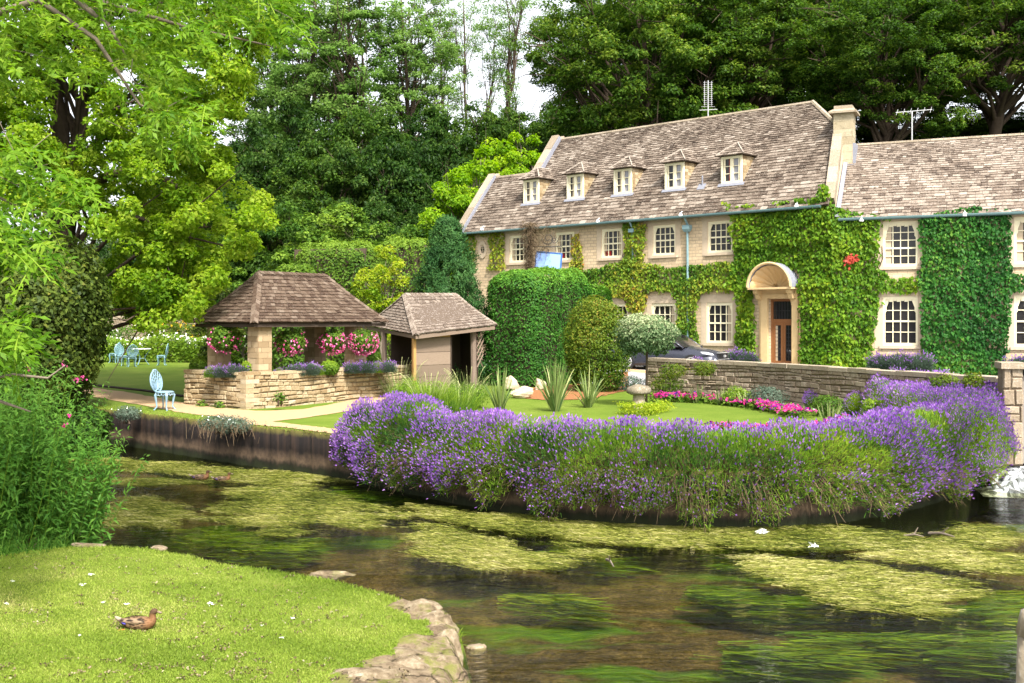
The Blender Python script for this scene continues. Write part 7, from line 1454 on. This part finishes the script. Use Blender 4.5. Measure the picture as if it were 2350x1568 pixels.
def grass_clump(label, x, D, n, L, seed, mat='border', spread=.5, heads=0):
    g = np.random.default_rng(seed); p = at(x, HY, D); z0 = gzf(p[0], p[1]); th = g.uniform(0, 2 * pi, n); til = spread * g.random(n) ** .7; dd = unit(np.stack([np.cos(th) * til, np.sin(th) * til, np.ones(n)], 1)); rb = .3 * np.sqrt(g.random(n)); B_ = np.stack([p[0] + rb * np.cos(th) * 1.4, p[1] + rb * np.sin(th), np.full(n, z0)], 1); V, Fq_ = blades(B_, dd, L * g.uniform(.5, 1.05, n), .014, .5 * g.random(n), g, 4); r = thing('ornamental_grass', label, 'ornamental grass', (p[0], p[1], z0), 'ornamental grasses by the terrace wall'); fast('blades', V, Fq_, LF[mat], r, np.repeat(np.clip(.5 + g.normal(size=n) * .22, 0, 1), 4))
    if heads:
        th = g.uniform(0, 2 * pi, heads); dd = unit(np.stack([np.cos(th) * .35, np.sin(th) * .35, np.ones(heads)], 1)); B_ = np.stack([p[0] + .2 * np.cos(th), p[1] + .2 * np.sin(th), np.full(heads, z0)], 1); V, Fq_ = blades(B_, dd, L * g.uniform(1.1, 1.6, heads), .011, .35, g, 6, lambda f: .6 + 2.6 * max(0, f - .75)); fast('seed_heads', V, Fq_, LF['phorm'], r, np.full(heads * 6, .9))
grass_clump('arching bright grass clump in front of the shed boards', 985, 28.3, 900, 1.12, 1, 'border', .7, 46); grass_clump('lower grass clump between the shed and the first flax plant', 1055, 28.6, 520, .9, 2, 'border', .7, 20); grass_clump('feathery grass at the right corner of the shed', 1075, 31.5, 240, 1.1, 3, 'phorm', .6, 30); grass_clump('small grass tuft on the terrace beside the shed post', 918, 33.2, 160, 1.3, 4, 'phorm', .6, 24); grass_clump('dark grass clump left of the flax plants', 1035, 27.8, 320, .7, 5, 'hedge_bk', .8)
def bed(name, label, line, wd, n, ht, fm, nf, fsz, lm, seed, z=None, hj=.5, up=None, D=None, cat='flower bed', group=None, flow_lo=.8, fl_w=.8):
    """leafy bed along a ground line with flowers on top"""
    g = np.random.default_rng(seed); Ln = resample(np.array(line, float), .05); i = g.integers(0, len(Ln), n); P0_ = Ln[i] + g.normal(size=(n, 2)) * wd * .45; zz = gz(P0_[:, 0], P0_[:, 1]) if z is None else np.full(n, z); hmap = ht * (1 + hj * .5 * sn3(np.c_[P0_, 0 * zz], 1.7, seed)); h_ = g.random(n) ** .7 * hmap; P = np.c_[P0_, zz + h_]; V, Fq_ = leafq(P, np.tile((0, -.3, .7), (n, 1)) + g.normal(size=(n, 3)) * .6, max(.06, fsz * 1.4), max(.03, fsz * .6), g); c = Ln.mean(0); r = thing(name, label, cat, (c[0], c[1], float(zz.mean())), group); fast('foliage', V, Fq_, LF[lm], r, tintf(P, 1.6, g, .5))
    if nf:
        i = g.integers(0, len(Ln), nf); P0_ = Ln[i] + g.normal(size=(nf, 2)) * wd * .45; zz = gz(P0_[:, 0], P0_[:, 1]) if z is None else np.full(nf, z); hmap = ht * (1 + hj * .5 * sn3(np.c_[P0_, 0 * zz], 1.7, seed)); P = np.c_[P0_, zz + hmap * g.uniform(flow_lo, 1.12, nf)]; cl = sn3(P, 2.2, seed + 4); Vs = []
        for k in range(3): V, Fq_ = leafq(P + g.normal(size=P.shape) * fsz * .2, np.tile((0, -.55, .75), (nf, 1)) + g.normal(size=P.shape) * .4, fsz, fsz * fl_w, g); Vs.append((V, Fq_, np.clip(.40 + .4 * cl + g.normal(size=nf) * .34, 0, 1)))
        V, Fq_, T = cat_meshes(Vs); fast('flowers', V, Fq_, LF[fm], r, T)['kind'] = 'stuff'
    return r
L_ = lambda pts, z=1.0: [gp(x, y, z)[:2] for x, y in pts]
bed('petunia_bed', 'crescent bed of magenta and purple petunias behind the staddle stone', L_([(1508, 917), (1560, 917), (1640, 920), (1720, 928), (1800, 941), (1835, 950)]), .35, 2600, .2, 'magenta', 520, .085, 'hedge_bk', 171)
bed('petunia_bed', 'front bed of bright pink petunias half hidden by the lavender', L_([(1640, 985), (1720, 990), (1800, 992), (1880, 990), (1960, 980), (1985, 972)]), .4, 2200, .22, 'magenta', 420, .085, 'hedge_bk', 172)
bed('euonymus_edging', 'pale yellow leaved edging around the foot of the staddle stone', L_([(1432, 940), (1450, 945), (1480, 946), (1505, 940), (1530, 936)]), .25, 1800, .3, None, 0, .05, 'yellow', 173, cat='shrub')
for k, (x0, x1, y0, D, ht, fm, nf, fsz, lm, lab) in enumerate((
    (60, 300, 0, 56, 1.1, 'whitefl', 80, .12, 'border', 'bright border of white daisies behind the garden table'),
    (300, 500, 0, 55.5, 1.2, 'whitefl', 150, .12, 'border', 'thick border of white daisies right of the garden table'),
    (480, 640, 0, 55, 1.15, 'whitefl', 90, .11, 'border', 'green border with sparse white flowers seen under the pavilion'),
    (600, 760, 0, 54, 1.2, 'yelfl', 60, .10, 'border', 'fresh green border seen between the pavilion piers'),
    (360, 520, 0, 59, 2.0, 'yelfl', 70, .10, 'rust', 'taller border with orange flowers behind the daisies'),
    (520, 700, 0, 58.5, 2.35, 'yelfl', 420, .13, 'border', 'tall yellow flowers seen beneath the pavilion eaves'),
    (60, 300, 0, 60, 1.7, 'whitefl', 60, .1, 'hedge_bk', 'shrubby dark green border against the far garden wall'),
    (700, 900, 0, 56, 2.2, 'pink', 120, .10, 'border', 'tall border with pink flowers behind the right pier'))):
    a, b = at(x0, HY, D)[:2], at(x1, HY, D - 1)[:2]; bed('flower_border', lab, [a, b], 1.0, 7000, ht, fm, nf, fsz, lm, 180 + k, hj=.5, flow_lo=.6, group='flower borders at the back of the far lawn')
a, b = at(150, HY, 64)[:2], at(620, HY, 63)[:2]; fn, L = arc(resample(np.array([a, b]), .5)); gw = thing('garden_wall', 'old buff stone wall at the back of the far lawn under the lime boughs', 'stone wall', (*((a + b) / 2), 1.2)); mb = MB(); rubble(mb, fn, L, lambda u: 1.0, lambda u: 3.35, (.1, .2), (.2, .5)); mb.build('stone_face', M['road_wall'], gw); mb = MB(); core(mb, fn, L, lambda u: 1.0, lambda u: 3.4); mb.build('core', M['mortar'], gw); mb = MB(); mb.box(fn, 0, L, -.05, .4, 3.38, 3.55); mb.build('coping', M['cope'], gw)
# verge plants hanging over the plank wall
for k, (x, y, D, lab) in enumerate(((295, 942, 27.9, 'silvery low plant at the left end of the plank wall'), (500, 963, 25.3, 'silver grey trailing plant with white flowers over the plank wall'), (540, 970, 24.9, 'dry trailing clump with white flowers on the lip of the plank wall'))):
    p = at(x, y, D); r = blob('trailing_plant', lab, 'plant', (p[0], p[1] - .05, .93), (.42 if k else .34, .28, .20), 1500, .06, .02, 'lavgrey', 190 + k, -.9, .3, .6, 3, 4, .7, 'trailing plants on the plank wall'); g = np.random.default_rng(k); n = 6; P = p + g.normal(size=(n, 3)) * (.25, .1, .06) + (0, -.2, .05); V, Fq_ = leafq(P, np.tile((0, -.6, .6), (n, 1)), .04, .035, g); fast('flowers', V, Fq_, LF['whitefl'], r, g.random(n))['kind'] = 'stuff'
    if k:
        n = 70; B_ = p + np.stack([g.normal(size=n) * .3, np.full(n, -.22), g.normal(size=n) * .03], 1); V, Fq_ = blades(B_, unit(np.stack([g.normal(size=n) * .5, np.full(n, -.35), g.normal(-.2, .4, n)], 1)), g.uniform(.1, .32, n), .006, .7, g, 3, lambda f: 1); fast('dry_stems', V, Fq_, M['twig'], r, g.random(n * 3))['kind'] = 'stuff'
for x, y, D, lab in ((645, 917, 29.2, 'straggly weed growing from the foot of the pale stone wall'), (505, 937, 29.8, 'small fern at the foot of the shaded wall face'), (690, 1045, 24.1, 'tiny green plant rooted in the plank wall near the lavender'), (465, 935, 30.3, 'tiny sprig at the foot of the wall left of the fern')): p = at(x, y, D); blob('wall_weed', lab, 'plant', (p[0], p[1] - .12, p[2] + .05), (.16, .12, .17), 130, .08, .045, 'hedge_bk', int(x), -1, .3, .8, 2, 3, .6, 'weeds growing from the walls')
# moss and scrub on roadside wall
for k, (x, y, D, rx, lab) in enumerate(((1545, 842, 33.0, .42, 'brown mossy plant hanging over the left end of the roadside wall'), (1615, 838, 31.8, .35, 'brown mossy plant on the roadside wall right of a larger one'), (2165, 872, 23.8, .34, 'rusty moss hanging from the coping near the pier'), (2230, 870, 22.9, .22, 'small rusty moss tuft on the coping closest to the pier'))): p = at(x, y + 8, D); blob('wall_moss', lab, 'plant', (p[0], p[1] - .08, p[2]), (rx, .15, .22), 900, .05, .035, 'rust', 200 + k, -1, .3, .5, 0, 3, .55, 'mossy plants on the roadside wall')
for k, (x, y, D, rx, rz_, mt, lab) in enumerate(((1530, 880, 33.3, .5, .45, 'rust', 'reddish scrub at the left foot of the roadside wall'), (1690, 905, 30.6, .4, .3, 'border', 'pale green plant at the foot of the roadside wall left of the grey shrubs'), (1760, 915, 29.8, .5, .35, 'lavgrey', 'grey shrub in the middle of the wall foot planting'), (1900, 928, 27.4, .4, .3, 'hedge_bk', 'green shrub at the foot of the roadside wall before the lavender drift'), (2010, 935, 25.8, .35, .35, 'border', 'yellowish leafy plant beside the lavender drift'), (1000, 890, 29.6, .62, .42, 'border', 'leafy green plant below the shed boards, left of the flax plants'), (1072, 890, 29.8, .6, .38, 'hedge_bk', 'dark green plant below the shed doorway'), (940, 890, 31.2, .5, .40, 'border', 'bright leafy plant at the end of the terrace wall'), (1440, 888, 36, .6, .3, 'lavgrey', 'low grey plants at the end of the gravel walk by the road'))): p = at(x, HY, D); z_ = gzf(p[0], p[1]); blob('border_shrub', lab, 'shrub', (p[0], p[1], z_ + rz_ * .8), (rx, rx * .8, rz_), 1500, .07, .03, mt, 210 + k, -1, .3, .5, 3, 3, .5, 'shrubs along the foot of the roadside wall')
# edging board between gravel and far lawn
mb = MB(); pts = resample(np.array([gp(x, y, .93) for x, y in ((120, 882), (245, 895), (330, 902), (420, 913))]), .3); 
for a, b in zip(pts[:-1], pts[1:]): mb.tube([(a[0], a[1], gzf(a[0], a[1]) + .02), (b[0], b[1], gzf(b[0], b[1]) + .02)], .05, 4, cap=False)
o = mb.build('lawn_edging', M['dark_wood'], None); tag(o, 'thin dark timber edging between the gravel path and the far lawn', 'edging')

# ---------------- grass and water weed
g = np.random.default_rng(77); n = 150000; D = 2520 * 3.0 / g.uniform(505, 850, n * 2) ; xs = g.uniform(-60, 1075, n * 2); X_ = (xs - CX) / F * D; hz_, s_ = bank_height(X_, D); k = (s_ > -.05) & (g.random(len(s_)) < .55 + .45 * np.exp(-np.abs(s_) / .15)); X_, D, hz_, s_ = X_[k][:n], D[k][:n], hz_[k][:n], s_[k][:n]; n = len(X_); edge_ = np.exp(-np.maximum(s_, 0) / .12)
tz = .45 + .42 * sn3(np.c_[X_, D, 0 * D], 1.3) + .28 * sn3(np.c_[X_, D, 0 * D], 4.2); keepr = rocky(X_, D) < .35 + .3 * g.random(len(X_)); X_, D, hz_, tz, edge_ = X_[keepr], D[keepr], hz_[keepr], tz[keepr], edge_[keepr]; n = len(X_)
V, Fq_ = blades(np.c_[X_, D, hz_ - .005], unit(g.normal(size=(n, 3)) * .55 + (0, 0, 1)), g.uniform(.018, .045, n) * (1 + 1.3 * edge_), .0075, .3, g, 2, lambda f: 1 - .7 * f); o = fast('grass', V, Fq_, LF['grass'], tint=np.repeat(np.clip(tz + g.normal(size=n) * .15, 0, 1), 2)); tag(o, 'short mown grass covering the near bank', 'grass', kind='stuff')
n = 36000; i = g.integers(0, len(EW), n); fdep = g.random(n) ** 1.5 * .09 + .001; ok = (EW[i][:, 0] > -13) & (EW[i][:, 0] < -2.5); i, fdep = i[ok], fdep[ok]; P = EW[i] * (1 + fdep)[:, None] + g.normal(size=(len(i), 2)) * .06; n = len(i)
V, Fq_ = blades(np.c_[P, gz(P[:, 0], P[:, 1]) - .01], unit(g.normal(size=(n, 3)) * .5 + (0, -.15, 1)), g.uniform(.04, .10, n), .014, .4, g, 2, lambda f: 1 - .7 * f); kk = fdep < .055; 
Fk = Fq_.reshape(n, 2, 4)[kk].reshape(-1, 4); u_, inv = np.unique(Fk, return_inverse=True); o = fast('verge_grass', V[u_], inv.reshape(Fk.shape), LF['grass'], tint=np.repeat(np.clip(.4 + g.normal(size=kk.sum()) * .2, 0, 1), 2)); tag(o, 'grass on the verge above the plank wall', 'grass', kind='stuff')
WEED = [((310, 1178), 125, 34, .0), ((690, 1160), 205, 52, .10), ((1090, 1262), 165, 36, .18), ((1160, 1278), 110, 22, .2), ((1120, 1196), 150, 24, .14), ((1300, 1213), 330, 24, .09), ((1640, 1232), 330, 26, .04), ((1900, 1240), 330, 30, .03), ((2280, 1225), 140, 22, .0), ((2150, 1272), 260, 26, .12), ((2000, 1345), 270, 54, .13), ((1850, 1315), 120, 22, .1), ((420, 1080), 250, 16, .09), ((640, 1092), 170, 10, .06), ((330, 1108), 130, 9, .0), ((640, 1222), 40, 10, .0), ((1340, 1262), 60, 14, .12), ((560, 1196), 120, 9, .05), ((260, 1064), 70, 12, .06), ((2260, 1300), 100, 14, .1), ((1480, 1250), 60, 7, .1)]
Ps, Ts = [], []
for k, ((cx_, cy_), rx_, ry_, sl) in enumerate(WEED):
    Dc = gp(cx_, cy_, 0)[1]; n = int(rx_ * ry_ * (.42 if cy_ > 1150 else .6)); a = g.uniform(0, 2 * pi, n); rr = np.sqrt(g.random(n)); wob_ = 1 + .22 * np.sin(a * 3 + k) + .14 * np.sin(a * 7 + 2 * k); px_ = rr * np.cos(a) * rx_ * wob_; py_ = rr * np.sin(a) * ry_ * wob_ + px_ * sl; Q = np.array([gp(cx_ + a_, max(1040, cy_ + b_), 0) for a_, b_ in zip(px_, py_)]); dn = .8 * sn3(Q * (.7, 1.6, 1), 1.9, k) + .7 * sn3(Q * (.8, 2.4, 1), 5.0, k + 2) + .35 * sn3(Q * (1, 2.6, 1), 14., k + 2); kp = (dn > -.62 + 1.0 * np.clip(rr - .6, 0, 1) * 2.4); Q = Q[kp]; Ps.append(Q); Ts.append(np.clip(.5 + .25 * sn3(Q, 1.1, k) + g.normal(size=len(Q)) * .17, 0, 1))
P = np.vstack(Ps); T = np.concatenate(Ts); n = len(P); P = np.repeat(P, 15, 0) + g.normal(size=(n * 15, 3)) * (.11, .05, .0); T = np.repeat(T, 15) + g.normal(size=n * 15) * .13 + .22 * sn3(P * (1, 2.5, 1), 6, 2) - .06; n *= 15
inb_ = bank_height(P[:, 0], P[:, 1])[1] < -.12; P, T = P[inb_], np.clip(T[inb_], 0, 1); n = len(P); P[:, 2] = g.uniform(-.015, .03, n)
fl_ = -.28 + .5 * sn3(P, .8, 4) + g.normal(size=n) * .28; dd = unit(np.stack([np.ones(n), fl_, np.abs(g.normal(0.0, .05, n))], 1)); V, Fq_ = blades(P, dd, g.uniform(.04, .15, n), g.uniform(.003, .0075, n), .10, g, 2, lambda f: 1 - .5 * f)
# strips lie flat: widen in plan
o = fast('water_weed', V, Fq_, LF['weed'], tint=np.repeat(T, 2)); tag(o, 'floating mats of yellow green river weed', 'water weed', kind='stuff')
# submerged weed tresses streaming with the current
SUB = [((2050, 1470), 560, 60, .05), ((1850, 1420), 420, 30, .04), ((1760, 1535), 120, 24, .05), ((1270, 1410), 120, 26, .12), ((1350, 1280), 110, 26, .12), ((1560, 1350), 130, 40, .05), ((760, 1140), 260, 14, .08), ((1050, 1165), 160, 16, .12), ((1700, 1300), 250, 22, .03), ((2300, 1420), 80, 40, .1), ((500, 1250), 200, 20, .1)]
Ps = []
for k, ((cx_, cy_), rx_, ry_, sl) in enumerate(SUB):
    n = int(rx_ * ry_ * 1.7); a = g.uniform(0, 2 * pi, n); rr = np.sqrt(g.random(n)); px_ = rr * np.cos(a) * rx_ * (1 + .2 * np.sin(3 * a + k)); py_ = rr * np.sin(a) * ry_ * (1 + .2 * np.sin(4 * a + k)) + px_ * sl; Ps.append(np.array([gp(cx_ + a_, cy_ + b_, -.18) for a_, b_ in zip(px_, py_)]))
P = np.vstack(Ps); n = len(P); P[:, 2] = g.uniform(-.32, -.06, n); ok = (bank_height(P[:, 0], P[:, 1])[1] < -.3) & (sn3(P * (.6, 1.5, 1), 1.3, 3) + .5 * sn3(P * (.7, 2.5, 1), 3.5, 1) > -.02); P = P[ok]; n = len(P); dd = unit(np.stack([g.normal(1, .16, n), g.normal(-.12, .14, n), g.normal(0, .05, n)], 1)); V, Fq_ = blades(P, dd, g.uniform(.15, .5, n), g.uniform(.008, .022, n), .0, g, 3, lambda f: 1 - .6 * f); LF['subweed'] = leafmat('submerged_weed', [(.02, .05, .003), (.075, .14, .008), (.17, .235, .016), (.30, .33, .03)], .2); o = fast('submerged_weed', V, Fq_, LF['subweed'], tint=np.repeat(np.clip(.42 + .32 * sn3(P * (.7, 3, 1), 1.8) + .2 * sn3(P * (.6, 6, 1), 4) + g.normal(size=n) * .18, 0, 1), 3)); tag(o, 'green weed tresses streaming under the water', 'water weed', kind='stuff')
# dead leaves and droppings on the turf
n = 700; D = 2520 * 3.0 / g.uniform(515, 850, n); X_ = (g.uniform(-60, 1000, n) - CX) / F * D; hz_, s_ = bank_height(X_, D); kp = (s_ > .1) & (sn3(np.c_[X_, D, 0 * D], 2.2, 6) > -.1); X_, D, hz_ = X_[kp], D[kp], hz_[kp]; n = len(X_); P = np.repeat(np.c_[X_, D, hz_ + .022], 5, 0) + g.normal(size=(n * 5, 3)) * (.025, .025, .004); V, Fq_ = leafq(P, np.tile((0, -.2, 1.), (n * 5, 1)) + g.normal(size=(n * 5, 3)) * .5, .03, .016, g); LF['litter'] = leafmat('leaf_litter', [(.03, .022, .01), (.09, .065, .03), (.2, .16, .09), (.28, .25, .16)], .1); o = fast('leaf_litter', V, Fq_, LF['litter'], tint=g.random(n * 5) ** 1.5); tag(o, 'scattered dry leaf litter on the near lawn', 'leaf litter', kind='stuff')
